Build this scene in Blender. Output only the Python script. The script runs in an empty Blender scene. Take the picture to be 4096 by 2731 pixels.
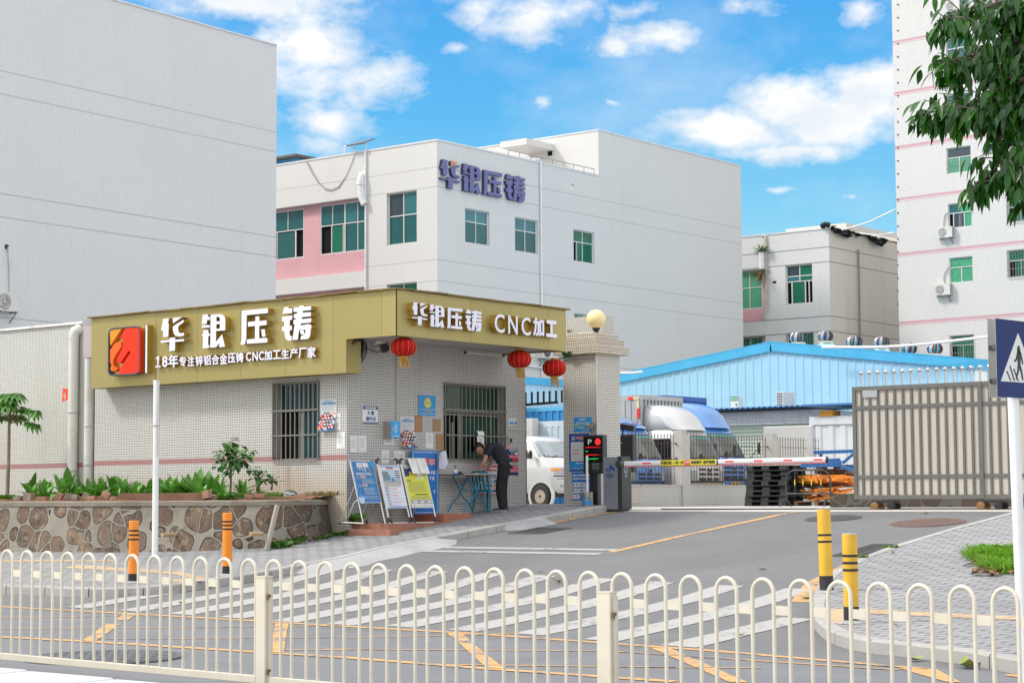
import bpy, bmesh, math, random
from mathutils import Vector, Matrix
from mathutils.geometry import tessellate_polygon
random.seed(7)
R = math.radians
C = bpy.context.scene.collection
SC = bpy.context.scene
# World frame: x runs along the street (to the right), y runs up the driveway, z up; metres.
EYE = 1.5
# ------------------------------------------------------------------ camera
TH, PIT, ROL, FPX = R(51.8), R(4.65683), R(.366886), 7617.84
ct, st = math.cos(TH), math.sin(TH)
def f2w(v): return Vector((st*v[0]-ct*v[1], ct*v[0]+st*v[1], v[2]))     # camera-heading frame -> world
_up = Vector((0, -math.sin(PIT), math.cos(PIT))); _fw = Vector((0, math.cos(PIT), math.sin(PIT))); _rt = Vector((1, 0, 0))
_r = f2w(_rt*math.cos(ROL)-_up*math.sin(ROL)); _u = f2w(_rt*math.sin(ROL)+_up*math.cos(ROL)); _f = f2w(_fw)
cd = bpy.data.cameras.new('camera'); cam = bpy.data.objects.new('camera', cd); C.objects.link(cam)
cd.sensor_width = 36; cd.lens = FPX/4096*36; cd.clip_start = .3; cd.clip_end = 3000
cam.matrix_world = Matrix(((_r.x, _u.x, -_f.x, 0), (_r.y, _u.y, -_f.y, 0), (_r.z, _u.z, -_f.z, EYE), (0, 0, 0, 1)))
SC.camera = cam
SC.render.resolution_x, SC.render.resolution_y = 1024, 682
# ------------------------------------------------------------------ exposure
SC.view_settings.view_transform = 'Standard'; SC.view_settings.look = 'None'
SC.view_settings.exposure = 0.28; SC.view_settings.gamma = 1
try: SC.cycles.max_bounces = 6; SC.cycles.use_denoising = True
except Exception: pass
# ------------------------------------------------------------------ sun
SUN = Vector((-1.15, -1.0, 1.55)).normalized()
sl = bpy.data.lights.new('sun', 'SUN'); sl.energy = 2.5; sl.angle = R(9); sl.color = (1, .955, .88)
so = bpy.data.objects.new('sun', sl); C.objects.link(so); so.rotation_euler = (-SUN).to_track_quat('-Z', 'Y').to_euler()
so.location = (0, 0, 60)
# ------------------------------------------------------------------ node helper
class N:
    def __init__(s, t): s.t = t
    def n(s, ty, **k):
        nd = s.t.nodes.new(ty)
        for a, v in k.items(): setattr(nd, a, v)
        return nd
    def put(s, sock, v):
        if hasattr(v, 'node'): s.t.links.new(v, sock)
        elif isinstance(v, tuple) and len(v) == 3 and sock.type == 'RGBA': sock.default_value = (*v, 1)
        else: sock.default_value = v
    def m(s, op, a, b=0.0, c=None, clamp=False):
        nd = s.n('ShaderNodeMath', operation=op, use_clamp=clamp)
        s.put(nd.inputs[0], a); s.put(nd.inputs[1], b)
        if c is not None: s.put(nd.inputs[2], c)
        return nd.outputs[0]
    def mix(s, f, a, b, bt='MIX'):
        nd = s.n('ShaderNodeMix', data_type='RGBA', blend_type=bt)
        s.put(nd.inputs[0], f); s.put(nd.inputs[6], a); s.put(nd.inputs[7], b)
        return nd.outputs[2]
    def ramp(s, f, stops, ip='LINEAR'):
        nd = s.n('ShaderNodeValToRGB'); cr = nd.color_ramp; cr.interpolation = ip
        while len(cr.elements) < len(stops): cr.elements.new(.5)
        for e, (p, c) in zip(cr.elements, stops): e.position = p; e.color = (*c, 1) if isinstance(c, tuple) else (c, c, c, 1)
        s.put(nd.inputs[0], f); return nd.outputs[0]
    def noise(s, vec, scale, detail=3, rough=.55, dist=0):
        nd = s.n('ShaderNodeTexNoise'); s.put(nd.inputs['Vector'], vec)
        nd.inputs['Scale'].default_value = scale; nd.inputs['Detail'].default_value = detail
        nd.inputs['Roughness'].default_value = rough; nd.inputs['Distortion'].default_value = dist
        return nd.outputs['Fac']
    def mapv(s, vec, sc=(1, 1, 1), loc=(0, 0, 0), rot=(0, 0, 0)):
        nd = s.n('ShaderNodeMapping'); s.put(nd.inputs[0], vec)
        nd.inputs['Scale'].default_value = sc; nd.inputs['Location'].default_value = loc; nd.inputs['Rotation'].default_value = rot
        return nd.outputs[0]
    def step(s, a, lo, hi):
        nd = s.n('ShaderNodeMapRange', clamp=True); s.put(nd.inputs[0], a)
        nd.inputs[1].default_value = lo; nd.inputs[2].default_value = hi
        return nd.outputs[0]
def srgb(r, g, b):
    f = lambda c: (c/255/12.92) if c/255 <= .04045 else ((c/255+.055)/1.055)**2.4
    return (f(r), f(g), f(b))
# ------------------------------------------------------------------ world: sky with clouds
W = bpy.data.worlds.new('World'); SC.world = W; W.use_nodes = True
w = N(W.node_tree); W.node_tree.nodes.clear()
tc = w.n('ShaderNodeTexCoord').outputs['Generated']
sx = w.n('ShaderNodeSeparateXYZ'); w.put(sx.inputs[0], tc)
el = w.m('MULTIPLY', w.m('ARCSINE', sx.outputs[2]), 57.2958)
az = w.m('MULTIPLY', w.m('ARCTAN2', sx.outputs[0], sx.outputs[1]), 57.2958)       # 0 = up the driveway, + = right
nis = w.n('ShaderNodeTexSky'); nis.sky_type = 'NISHITA'; nis.sun_disc = False
nis.sun_elevation = math.asin(SUN.z); nis.sun_rotation = math.atan2(SUN.x, SUN.y)
nisc = w.mix(1.0, nis.outputs[0], (.09, .09, .09), 'MULTIPLY')
e01 = w.m('DIVIDE', el, 60.0, clamp=True)
blue = w.ramp(e01, [(0, srgb(214, 240, 250)), (.085, srgb(196, 236, 250)), (.135, srgb(138, 215, 250)), (.19, srgb(92, 190, 248)), (.25, srgb(72, 172, 244)), (.34, srgb(62, 158, 238)), (1, srgb(70, 135, 215))])
blue = w.mix(.12, blue, nisc)
comb = w.n('ShaderNodeCombineXYZ'); w.put(comb.inputs[0], az); w.put(comb.inputs[1], el)
ae = comb.outputs[0]
warp = w.n('ShaderNodeTexNoise'); w.put(warp.inputs['Vector'], ae); warp.inputs['Scale'].default_value = .28; warp.inputs['Detail'].default_value = 5; warp.inputs['Roughness'].default_value = .62
wv = w.n('ShaderNodeVectorMath', operation='MULTIPLY_ADD'); w.put(wv.inputs[0], warp.outputs['Color']); wv.inputs[1].default_value = (2.6, 1.5, 0); wv.inputs[2].default_value = (-1.3, -.75, 0)
wadd = w.n('ShaderNodeVectorMath', operation='ADD'); w.put(wadd.inputs[0], ae); w.put(wadd.inputs[1], wv.outputs[0])
AE = wadd.outputs[0]
CLOUDS = []   # (az, el, half width, half height, strength) filled from sky positions below
def px2ae(x, y):
    d = f2w(ray0(x, y)); d.normalize()
    return math.degrees(math.atan2(d.x, d.y)), math.degrees(math.asin(d.z))
def ray0(x, y):   # a 4096-wide picture position -> heading-frame direction
    X, Y = (x-2048)/FPX, -(y-1365.5)/FPX
    xc, yc = X*math.cos(ROL)+Y*math.sin(ROL), -X*math.sin(ROL)+Y*math.cos(ROL)
    return Vector((xc, math.cos(PIT)-yc*math.sin(PIT), math.sin(PIT)+yc*math.cos(PIT)))
for x, y, hw, hh, s in ((1000, -20, 3.6, .9, 1.25), (1230, 190, 2.0, 1.9, .95), (1470, 330, 1.7, 1.0, .8), (1330, 480, 1.5, .8, .8), (1280, 560, 1.2, .5, .6), (2130, 60, 2.0, .95, .9), (1900, 20, 1.4, .8, .7), (1850, 190, .55, .25, .75),
                        (2620, 150, 1.6, .6, .9), (2480, 180, .9, .5, .85), (2540, 40, .9, .4, .75), (3000, 30, 1.4, .35, .55), (3430, 30, .8, .45, .75), (2210, 415, .4, .25, .7), (2470, 400, .5, .16, .5),
                        (3200, 420, 2.6, .9, 1.25), (2900, 520, 2.7, .85, 1.05), (3480, 360, 2.2, 1.2, 1.2), (3150, 600, 2.6, .45, .95), (3330, 480, 2.9, 1.0, 1.1), (3120, 770, .65, .15, .6), (3390, 765, .3, .1, .4)):
    CLOUDS.append((*px2ae(x, y), hw, hh, s))
fld = None
for (a0, e0, hw, hh, s) in CLOUDS:
    mp = w.mapv(AE, (1/hw, 1/hh, 0), (-a0/hw, -e0/hh, 0))
    ln = w.n('ShaderNodeVectorMath', operation='LENGTH'); w.put(ln.inputs[0], mp)
    v = w.m('MULTIPLY', w.m('SUBTRACT', 1.15, ln.outputs['Value'], clamp=False), s)
    fld = v if fld is None else w.m('MAXIMUM', fld, v)
fine = w.noise(w.mapv(ae, (1, 1.7, 1)), .75, 6, .6)
fine2 = w.noise(w.mapv(ae, (1, 1.5, 1), (7, 3, 0)), .16, 5, .6)
f1 = w.m('ADD', fld, w.m('MULTIPLY', w.m('SUBTRACT', fine, .5), 1.5))
cl_view = w.step(f1, .12, .85)
thin = w.m('MULTIPLY', w.step(fine2, .46, .72), .32)
cl_out = w.step(w.noise(tc, 2.2, 6, .6), .36, .56)                  # broken cloud added outside the view for more fill light
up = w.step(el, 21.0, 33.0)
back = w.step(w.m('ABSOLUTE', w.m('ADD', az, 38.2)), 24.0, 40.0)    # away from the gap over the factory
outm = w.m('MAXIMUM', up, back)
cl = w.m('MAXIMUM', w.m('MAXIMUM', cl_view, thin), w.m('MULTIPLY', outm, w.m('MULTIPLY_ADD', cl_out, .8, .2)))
shade = w.noise(w.mapv(ae, (1, 2.2, 1), (3, 1, 0)), .4, 4, .55)
cin = w.mix(w.step(shade, .38, .62), (.80, .86, .93), (1.0, 1.0, 1.0))
cout = w.mix(w.step(el, 0.0, 50.0), (1.5, 1.46, 1.40), (1.9, 1.87, 1.82))  # unseen clouds made brighter than the visible ones to lift the walls
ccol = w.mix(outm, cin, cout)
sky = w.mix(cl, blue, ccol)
below = w.step(el, -2.0, 0.0)
sky = w.mix(below, (.30, .30, .29), sky)
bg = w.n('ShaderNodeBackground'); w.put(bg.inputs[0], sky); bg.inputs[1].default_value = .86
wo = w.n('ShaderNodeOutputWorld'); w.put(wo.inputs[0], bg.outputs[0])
# ------------------------------------------------------------------ measuring helpers (picture -> planes of the site)
K = 4096/2352
def ray(x, y):
    d = f2w(ray0(x, y)); return d
def D(x, y): return (x*K, y*K)
def zf(x0, y0, k): return lambda x, y: (x0+x/k, y0+y/k)
PR = [(-50, -1.46), (8, -1.44), (15.5, -1.40), (19, -1.33), (20.5, -1.27), (23, -1.10), (27.4, -.64), (30.4, -.35), (31.5, -.29), (33, -.28), (900, -.28)]
def zg(b, a, h=0.0):
    wgt = min(1, max(0, (24-a)/8))
    for (a0, z0), (a1, z1) in zip(PR, PR[1:]):
        if a <= a1: break
    t = min(1, max(0, (a-a0)/(a1-a0)))
    return EYE+z0+(z1-z0)*t-.008*(min(15, max(-50, b))+20)*wgt+h
def onA(p, a): d = ray(*p); t = a/d.y; return Vector((d.x*t, a, EYE+d.z*t))
def onB(p, b): d = ray(*p); t = b/d.x; return Vector((b, d.y*t, EYE+d.z*t))
def onZ(p, z): d = ray(*p); t = (z-EYE)/d.z; return d*t+Vector((0, 0, EYE))
def onP(p, P0, n): d = ray(*p); o = Vector((0, 0, EYE)); t = (P0-o).dot(n)/d.dot(n); return o+d*t
def onG(p, h=0.0):
    d = ray(*p); t0 = 4.0
    for i in range(2000):
        t = 4+i*.05; q = d*t
        if EYE+q.z < zg(q.x, q.y, h):
            lo, hi = t-.05, t
            for _ in range(20):
                m = (lo+hi)/2; q = d*m
                if EYE+q.z < zg(q.x, q.y, h): hi = m
                else: lo = m
            q = d*hi; return Vector((q.x, q.y, EYE+q.z))
    q = d*60; return Vector((q.x, q.y, EYE+q.z))
# ------------------------------------------------------------------ materials
MATS = {}
def newmat(name):
    m = bpy.data.materials.new(name); m.use_nodes = True
    t = N(m.node_tree); m.node_tree.nodes.clear()
    p = t.n('ShaderNodeBsdfPrincipled'); o = t.n('ShaderNodeOutputMaterial'); t.put(o.inputs[0], p.outputs[0])
    return m, t, p
def bump(t, p, h, st=.3, dist=.01):
    b = t.n('ShaderNodeBump'); b.inputs['Strength'].default_value = st; b.inputs['Distance'].default_value = dist
    t.put(b.inputs['Height'], h); t.put(p.inputs['Normal'], b.outputs[0])
def mat(name, col, rough=.6, metal=0.0, var=.12, scale=6.0, dirt=0.0, dcol=(.12, .09, .06), emit=0.0, spec=.5, bmp=0.0, coat=0.0, streak=False):
    if name in MATS: return MATS[name]
    m, t, p = newmat(name)
    co = t.n('ShaderNodeTexCoord').outputs['Object']
    n1 = t.noise(co, scale, 4, .6)
    c = t.mix(t.step(n1, .3, .7), tuple(x*(1-var) for x in col), tuple(min(1, x*(1+var)) for x in col))
    if dirt:
        v = t.mapv(co, (3, 3, .25)) if streak else t.mapv(co, (1, 1, 1), (5, 2, 8))
        c = t.mix(t.m('MULTIPLY', t.step(t.noise(v, 2.3 if not streak else 2.0, 6, .68), .5, .78), dirt), c, dcol)
    t.put(p.inputs['Base Color'], c)
    t.put(p.inputs['Roughness'], t.m('ADD', rough-.06, t.m('MULTIPLY', n1, .12)))
    p.inputs['Metallic'].default_value = metal; p.inputs['Specular IOR Level'].default_value = spec
    if coat: p.inputs['Coat Weight'].default_value = coat; p.inputs['Coat Roughness'].default_value = .08
    if emit: t.put(p.inputs['Emission Color'], col); p.inputs['Emission Strength'].default_value = emit
    if bmp: bump(t, p, t.noise(co, scale*6, 4, .6), .4, bmp)
    MATS[name] = m; return m
def tile(name, base, grout, pitch, gw, bands=(), stain=.25, scol=(.30, .24, .17), rust=0.0, cell=.06, zoff=0.0, patch=.05, rough=.35, spot=None):
    m, t, p = newmat(name)
    co = t.n('ShaderNodeTexCoord').outputs['Object']
    s = t.n('ShaderNodeSeparateXYZ'); t.put(s.inputs[0], co)
    u = t.m('DIVIDE', t.m('ADD', s.outputs[0], s.outputs[1]), pitch); z = t.m('DIVIDE', t.m('ADD', s.outputs[2], zoff), pitch)
    fu, fz = t.m('FRACT', u), t.m('FRACT', z)
    g = t.m('MAXIMUM', t.m('LESS_THAN', fu, gw), t.m('LESS_THAN', fz, gw))
    cv = t.n('ShaderNodeCombineXYZ'); t.put(cv.inputs[0], t.m('FLOOR', u)); t.put(cv.inputs[1], t.m('FLOOR', z))
    wn = t.n('ShaderNodeTexWhiteNoise', noise_dimensions='2D'); t.put(wn.inputs['Vector'], cv.outputs[0])
    c = base
    for (z0, z1, bc) in bands:
        k = t.m('MULTIPLY', t.m('GREATER_THAN', s.outputs[2], z0), t.m('LESS_THAN', s.outputs[2], z1))
        c = t.mix(k, c, bc)
    c = t.mix(t.m('MULTIPLY', wn.outputs['Value'], cell*2), c, (.25, .24, .22))
    big = t.noise(co, .35, 3, .5)
    c = t.mix(t.m('MULTIPLY', t.step(big, .35, .7), patch*2), c, (.55, .56, .58))
    c = t.mix(g, c, grout)
    stv = t.noise(t.mapv(co, (1.6, 1.6, .09)), 1.0, 6, .7)
    c = t.mix(t.m('MULTIPLY', t.step(stv, .54, .8), stain), c, scol)
    if rust:
        rv = t.noise(t.mapv(co, (1.1, 1.1, .12), (3, 9, 1)), 1.0, 5, .6)
        c = t.mix(t.m('MULTIPLY', t.step(rv, .56, .74), rust), c, (.33, .17, .06))
    if spot:
        x0, x1, z0, z1 = spot; fx = t.m('MULTIPLY', t.step(s.outputs[0], x0-.25, x0+.25), t.step(s.outputs[0], x1+.25, x1-.25)); fz2 = t.m('MULTIPLY', t.step(s.outputs[2], z1, z1-.15), t.step(t.noise(t.mapv(co, (4, 4, .5)), 1.5, 5, .7), .38, .7))
        c = t.mix(t.m('MULTIPLY', t.m('MULTIPLY', fx, fz2), .8), c, (.30, .15, .07))
        lo = t.m('MULTIPLY', t.step(t.m('ADD', s.outputs[2], t.m('MULTIPLY', t.noise(co, 3, 4, .6), .5)), z0+.75, z0+.2), .45); c = t.mix(lo, c, (.42, .30, .16))
    t.put(p.inputs['Base Color'], c)
    t.put(p.inputs['Roughness'], t.m('ADD', rough, t.m('MULTIPLY', g, .4)))
    bump(t, p, t.m('SUBTRACT', 1.0, g), .35, .004)
    MATS[name] = m; return m
def glass(name, col, rough=.04, spec=.6):
    m, t, p = newmat(name)
    co = t.n('ShaderNodeTexCoord').outputs['Object']
    n = t.noise(co, .6, 3, .5)
    t.put(p.inputs['Base Color'], t.mix(n, tuple(x*.6 for x in col), tuple(x*1.4 for x in col)))
    p.inputs['Roughness'].default_value = rough; p.inputs['Specular IOR Level'].default_value = spec
    bump(t, p, t.noise(co, 1.3, 2, .5), .12, .02)
    MATS[name] = m; return m
# ------------------------------------------------------------------ mesh builder
class MB:
    def __init__(s): s.v = []; s.f = []; s.mi = []; s.cur = 0; s.mats = []
    def use(s, m):
        if m not in s.mats: s.mats.append(m)
        s.cur = s.mats.index(m); return s
    def add(s, vs, fs):
        o = len(s.v); s.v += [tuple(v) for v in vs]
        for f in fs: s.f.append(tuple(i+o for i in f)); s.mi.append(s.cur)
        return s
    def quad(s, a, b, c, d): return s.add([a, b, c, d], [(0, 1, 2, 3)])
    def box(s, x0, x1, y0, y1, z0, z1):
        x0, x1 = min(x0, x1), max(x0, x1); y0, y1 = min(y0, y1), max(y0, y1); z0, z1 = min(z0, z1), max(z0, z1)
        return s.add([(x0, y0, z0), (x1, y0, z0), (x1, y1, z0), (x0, y1, z0), (x0, y0, z1), (x1, y0, z1), (x1, y1, z1), (x0, y1, z1)],
                     [(3, 2, 1, 0), (4, 5, 6, 7), (0, 1, 5, 4), (1, 2, 6, 5), (2, 3, 7, 6), (3, 0, 4, 7)])
    def obox(s, O, X, Y, Z):          # corner + three edge vectors
        O, X, Y, Z = Vector(O), Vector(X), Vector(Y), Vector(Z)
        p = [O, O+X, O+X+Y, O+Y, O+Z, O+X+Z, O+X+Y+Z, O+Y+Z]
        fs = [(3, 2, 1, 0), (4, 5, 6, 7), (0, 1, 5, 4), (1, 2, 6, 5), (2, 3, 7, 6), (3, 0, 4, 7)]
        if X.cross(Y).dot(Z) < 0: fs = [tuple(reversed(f)) for f in fs]
        return s.add(p, fs)
    def bar(s, a, b, w, h=None, up=(0, 0, 1)):
        a, b = Vector(a), Vector(b); h = h or w; d = (b-a).normalized(); u = Vector(up)
        if abs(d.dot(u)) > .98: u = Vector((0, 1, 0))
        x = d.cross(u).normalized(); y = x.cross(d).normalized()
        return s.obox(a-x*w/2-y*h/2, x*w, y*h, b-a)
    def loft(s, loops, cap=True, closed=True):
        n = len(loops[0]); vs = [p for l in loops for p in l]; fs = []
        for i in range(len(loops)-1):
            for j in range(n if closed else n-1):
                k = (j+1) % n; fs.append((i*n+j, i*n+k, (i+1)*n+k, (i+1)*n+j))
        if cap and closed: fs.append(tuple(reversed(range(n)))); fs.append(tuple(range((len(loops)-1)*n, len(loops)*n)))
        return s.add(vs, fs)
    def tube(s, pts, r, n=8, cap=True):
        pts = [Vector(p) for p in pts]; L = []; prev = None
        for i, p in enumerate(pts):
            d = (pts[min(i+1, len(pts)-1)]-pts[max(i-1, 0)]).normalized()
            if prev is None:
                x = d.cross(Vector((0, 0, 1)))
                if x.length < .05: x = d.cross(Vector((0, 1, 0)))
            else: x = prev-d*prev.dot(d)
            x.normalize(); prev = x; y = d.cross(x)
            rr = r[i] if isinstance(r, (list, tuple)) else r
            L.append([p+(x*math.cos(2*math.pi*k/n)+y*math.sin(2*math.pi*k/n))*rr for k in range(n)])
        return s.loft(L, cap)
    def cyl(s, a, b, r, n=16, r2=None): return s.tube([a, b], [r, r if r2 is None else r2], n)
    def lathe(s, c, prof, n=20, axis='z', cap=True):     # prof: (r, h)
        c = Vector(c); L = []
        for r, h in prof:
            l = []
            for k in range(n):
                q = 2*math.pi*k/n; a, b = r*math.cos(q), r*math.sin(q)
                l.append(c+(Vector((a, b, h)) if axis == 'z' else Vector((h, a, b)) if axis == 'x' else Vector((b, h, a))))
            L.append(l)
        return s.loft(L, cap)
    def ball(s, c, r, n=14, sq=1.0, sz=1.0):
        m = n//2; return s.lathe(c, [(max(.001, r*math.sin(math.pi*i/m))*sq, -r*sz*math.cos(math.pi*i/m)) for i in range(m+1)], n)
    def poly(s, loops, O, X, Y, Nn, d0, d1):   # loops: [outer, hole, ...] of (u, v); prism from d0 to d1 along Nn
        O, X, Y, Nn = Vector(O), Vector(X), Vector(Y), Vector(Nn)
        tri = tessellate_polygon([[Vector((u, v, 0)) for u, v in l] for l in loops])
        flat = [q for l in loops for q in l]; n = len(flat)
        P = lambda q, d: O+X*q[0]+Y*q[1]+Nn*d
        vs = [P(q, d1) for q in flat]+[P(q, d0) for q in flat]; fs = []
        for a, b, c in tri:
            A, B, Cc = vs[a], vs[b], vs[c]
            if (B-A).cross(Cc-A).dot(Nn) < 0: a, c = c, a
            fs.append((a, b, c)); fs.append((c+n, b+n, a+n))
        if abs(d1-d0) > 1e-6:
            o = 0
            for l in loops:
                for i in range(len(l)):
                    j = (i+1) % len(l); fs.append((o+i, o+j, o+j+n, o+i+n))
                o += len(l)
        return s.add(vs, fs)
    def xf(s, M, start=0):
        s.v[start:] = [tuple(M @ Vector(v)) for v in s.v[start:]]; return s
    def build(s, name, m=None, parent=None, smooth=False, bevel=0.0, world=True, seg=2):
        me = bpy.data.meshes.new(name); me.from_pydata(s.v, [], s.f)
        if m is not None and not s.mats: s.mats = [m]
        for k in s.mats: me.materials.append(k)
        if len(s.mats) > 1: me.polygons.foreach_set('material_index', s.mi)
        bm = bmesh.new(); bm.from_mesh(me); bmesh.ops.recalc_face_normals(bm, faces=bm.faces) if s.__dict__.get('fixn', True) else None
        bm.to_mesh(me); bm.free()
        if smooth: me.polygons.foreach_set('use_smooth', [True]*len(me.polygons)); me.set_sharp_from_angle(angle=R(40))
        o = bpy.data.objects.new(name, me); C.objects.link(o)
        if bevel:
            b = o.modifiers.new('bevel', 'BEVEL'); b.width = bevel; b.segments = seg; b.limit_method = 'ANGLE'; b.angle_limit = R(35)
        if parent is not None:
            o.parent = parent
            if world and parent.type == 'EMPTY': o.matrix_parent_inverse = parent.matrix_basis.inverted()
        return o
    # ---- lettering fitted into a box on a surface
    def text(s, body, O, X, Y, box, d0=.002, d1=.004, bold=.0, stretch=True, align='C'):
        if bold > .012:
            e = bold-.010; ks = [(0, 0), (e, 0), (-e, 0), (0, e), (0, -e)]
        else: ks = [(0, 0)]
        g0, f0 = glyphs(body, min(bold, .010)); vs, fs, dz = [], [], []
        for q, (ex, ey) in enumerate(ks):
            o = len(vs); vs += [(v[0]+ex, v[1]+ey) for v in g0]; fs += [tuple(i+o for i in f) for f in f0]; dz += [q*.0003]*len(g0)
        if not vs: return s
        xs = [v[0] for v in vs]; ys = [v[1] for v in vs]; x0, x1, y0, y1 = min(xs), max(xs), min(ys), max(ys)
        bx0, by0, bx1, by1 = box; kx = (bx1-bx0)/max(1e-6, x1-x0); ky = (by1-by0)/max(1e-6, y1-y0)
        if not stretch: kx = ky = min(kx, ky)
        ox = bx0 if align == 'L' else (bx0+bx1)/2-kx*(x1-x0)/2
        oy = (by0+by1)/2-ky*(y1-y0)/2
        O, X, Y = Vector(O), Vector(X), Vector(Y); Nn = X.cross(Y)
        n = len(vs); P = []
        for d in (d1, d0): P += [O+X*(ox+(v[0]-x0)*kx)+Y*(oy+(v[1]-y0)*ky)+Nn*(d+z) for v, z in zip(vs, dz)]
        F = list(fs); cnt = {}
        for f in fs:
            for i in range(len(f)):
                e = (f[i], f[(i+1) % len(f)]); cnt[e] = 1
        if abs(d1-d0) > .012 or True:
            for (i, j) in list(cnt):
                if (j, i) not in cnt: F.append((i, i+n, j+n, j))
        return s.add(P, F)
_G = {}
def glyphs(body, bold=0.0):
    k = (body, bold)
    if k in _G: return _G[k]
    cu = bpy.data.curves.new('t', 'FONT'); cu.body = body; cu.size = 1; cu.offset = bold; cu.resolution_u = 3
    ob = bpy.data.objects.new('t', cu); C.objects.link(ob)
    dg = bpy.context.evaluated_depsgraph_get(); dg.update()
    me = bpy.data.meshes.new_from_object(ob.evaluated_get(dg))
    vs = [tuple(v.co) for v in me.vertices]; fs = [tuple(p.vertices) if p.normal.z > 0 else tuple(reversed(p.vertices)) for p in me.polygons]
    # weld
    ix = {}; mp = []; nv = []
    for v in vs:
        q = (round(v[0], 5), round(v[1], 5))
        if q not in ix: ix[q] = len(nv); nv.append(v)
        mp.append(ix[q])
    fs = [tuple(mp[i] for i in f) for f in fs]; fs = [f for f in fs if len(set(f)) == len(f)]
    C.objects.unlink(ob); bpy.data.objects.remove(ob); bpy.data.curves.remove(cu); bpy.data.meshes.remove(me)
    _G[k] = (nv, fs); return _G[k]
def tag(o, label=None, cat=None, group=None, kind=None):
    if label: o['label'] = label
    if cat: o['category'] = cat
    if group: o['group'] = group
    if kind: o['kind'] = kind
    return o
def thing(name, label, cat, loc=(0, 0, 0), group=None, rz=0.0):
    o = bpy.data.objects.new(name, None); C.objects.link(o); o.location = loc; o.rotation_euler = (0, 0, rz); o.empty_display_size = .2
    o.matrix_basis = Matrix.Translation(loc) @ Matrix.Rotation(rz, 4, 'Z')
    return tag(o, label, cat, group)
def copy_tree(o, parent=None):
    c = o.copy(); C.objects.link(c)
    if parent is not None: c.parent = parent; c.matrix_parent_inverse = o.matrix_parent_inverse.copy()
    for ch in [x for x in bpy.data.objects if x.parent == o]: copy_tree(ch, c)
    return c
def struct(o): o['kind'] = 'structure'; return o
X3, Y3, Z3 = Vector((1, 0, 0)), Vector((0, 1, 0)), Vector((0, 0, 1))
# ================================================================== SETTING
def ground_mat(name, c0, c1, rough=.9, scale=2.0, spk=.25, patch=None, crack=False, bricks=None, stains=.3):
    m, t, p = newmat(name)
    co = t.n('ShaderNodeTexCoord').outputs['Object']
    n1 = t.noise(co, scale*.25, 5, .6); n2 = t.noise(co, 55, 2, .7); n3 = t.noise(co, 160, 2, .5)
    c = t.mix(t.step(n1, .3, .7), c0, c1)
    if bricks:
        b = t.n('ShaderNodeTexBrick'); t.put(b.inputs['Vector'], t.mapv(co, (1, 1, 1), (0, 0, 0), (0, 0, bricks[4])))
        b.offset = .5; b.inputs['Scale'].default_value = 1; b.inputs['Brick Width'].default_value = bricks[0]; b.inputs['Row Height'].default_value = bricks[1]
        b.inputs['Mortar Size'].default_value = bricks[2]; b.inputs['Mortar Smooth'].default_value = .2; b.inputs['Bias'].default_value = 0
        t.put(b.inputs['Color1'], (1, 1, 1)); t.put(b.inputs['Color2'], (.78, .78, .8)); t.put(b.inputs['Mortar'], bricks[3])
        c = t.mix(1, c, b.outputs['Color'], 'MULTIPLY'); bump(t, p, b.outputs['Fac'], -.25, .006)
    c = t.mix(t.m('MULTIPLY', t.step(n2, .35, .75), spk), c, tuple(x*.45 for x in c0))
    c = t.mix(t.m('MULTIPLY', t.step(n3, .5, .8), spk), c, tuple(min(1, x*1.9) for x in c1))
    st = t.noise(t.mapv(co, (.5, .9, .5), (4, 1, 0)), 1.2, 6, .7)
    c = t.mix(t.m('MULTIPLY', t.step(st, .52, .76), stains), c, tuple(x*.5 for x in c0))
    if crack:
        vo = t.n('ShaderNodeTexVoronoi', feature='DISTANCE_TO_EDGE'); wv2 = t.n('ShaderNodeTexNoise'); t.put(wv2.inputs['Vector'], co); wv2.inputs['Scale'].default_value = .8; wv2.inputs['Detail'].default_value = 4
        ad = t.n('ShaderNodeVectorMath', operation='ADD'); t.put(ad.inputs[0], co); t.put(ad.inputs[1], wv2.outputs['Color'])
        t.put(vo.inputs['Vector'], ad.outputs[0]); vo.inputs['Scale'].default_value = .14
        c = t.mix(t.m('MULTIPLY', t.m('LESS_THAN', vo.outputs['Distance'], .0035), .6), c, (.03, .03, .03))
    if name == 'asphalt':
        sy = t.n('ShaderNodeSeparateXYZ'); t.put(sy.inputs[0], co); c = t.mix(t.m('MULTIPLY', t.step(t.m('ADD', sy.outputs[1], t.m('MULTIPLY', t.noise(co, .9, 4), .5)), 15.75, 15.55), .75), c, t.mix(t.noise(t.mapv(co, (.35, 2.2, 1)), 1.2, 5, .65), (.12, .125, .135), (.21, .215, .23)))
        c = t.mix(t.m('MULTIPLY', t.step(t.noise(t.mapv(co, (1.6, .22, 1)), .8, 5, .6), .5, .75), .3), c, (.085, .085, .087))
    t.put(p.inputs['Base Color'], c); p.inputs['Roughness'].default_value = rough
    if not bricks: bump(t, p, n2, .5, .004)
    MATS[name] = m; return m
ASPH = ground_mat('asphalt', (.135, .135, .138), (.175, .175, .178), .82, 2.5, .75)
CONC = ground_mat('concrete', (.42, .40, .37), (.52, .50, .47), .88, 2, .3, crack=True)
PAVE = ground_mat('paving', (.285, .285, .29), (.35, .35, .355), .9, 2, .3, bricks=(.30, .15, .013, (.12, .12, .125), 0.0))
KERB = ground_mat('kerbstone', (.34, .33, .31), (.42, .41, .39), .9, 4, .3, stains=.5)
CEMENT = ground_mat('cement', (.33, .33, .33), (.41, .41, .41), .92, 8, .5, stains=.5)
YARD = CONC
def frange(a, b, st): n = max(1, int(math.ceil((b-a)/st))); return [a+(b-a)*i/n for i in range(n+1)]
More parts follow.
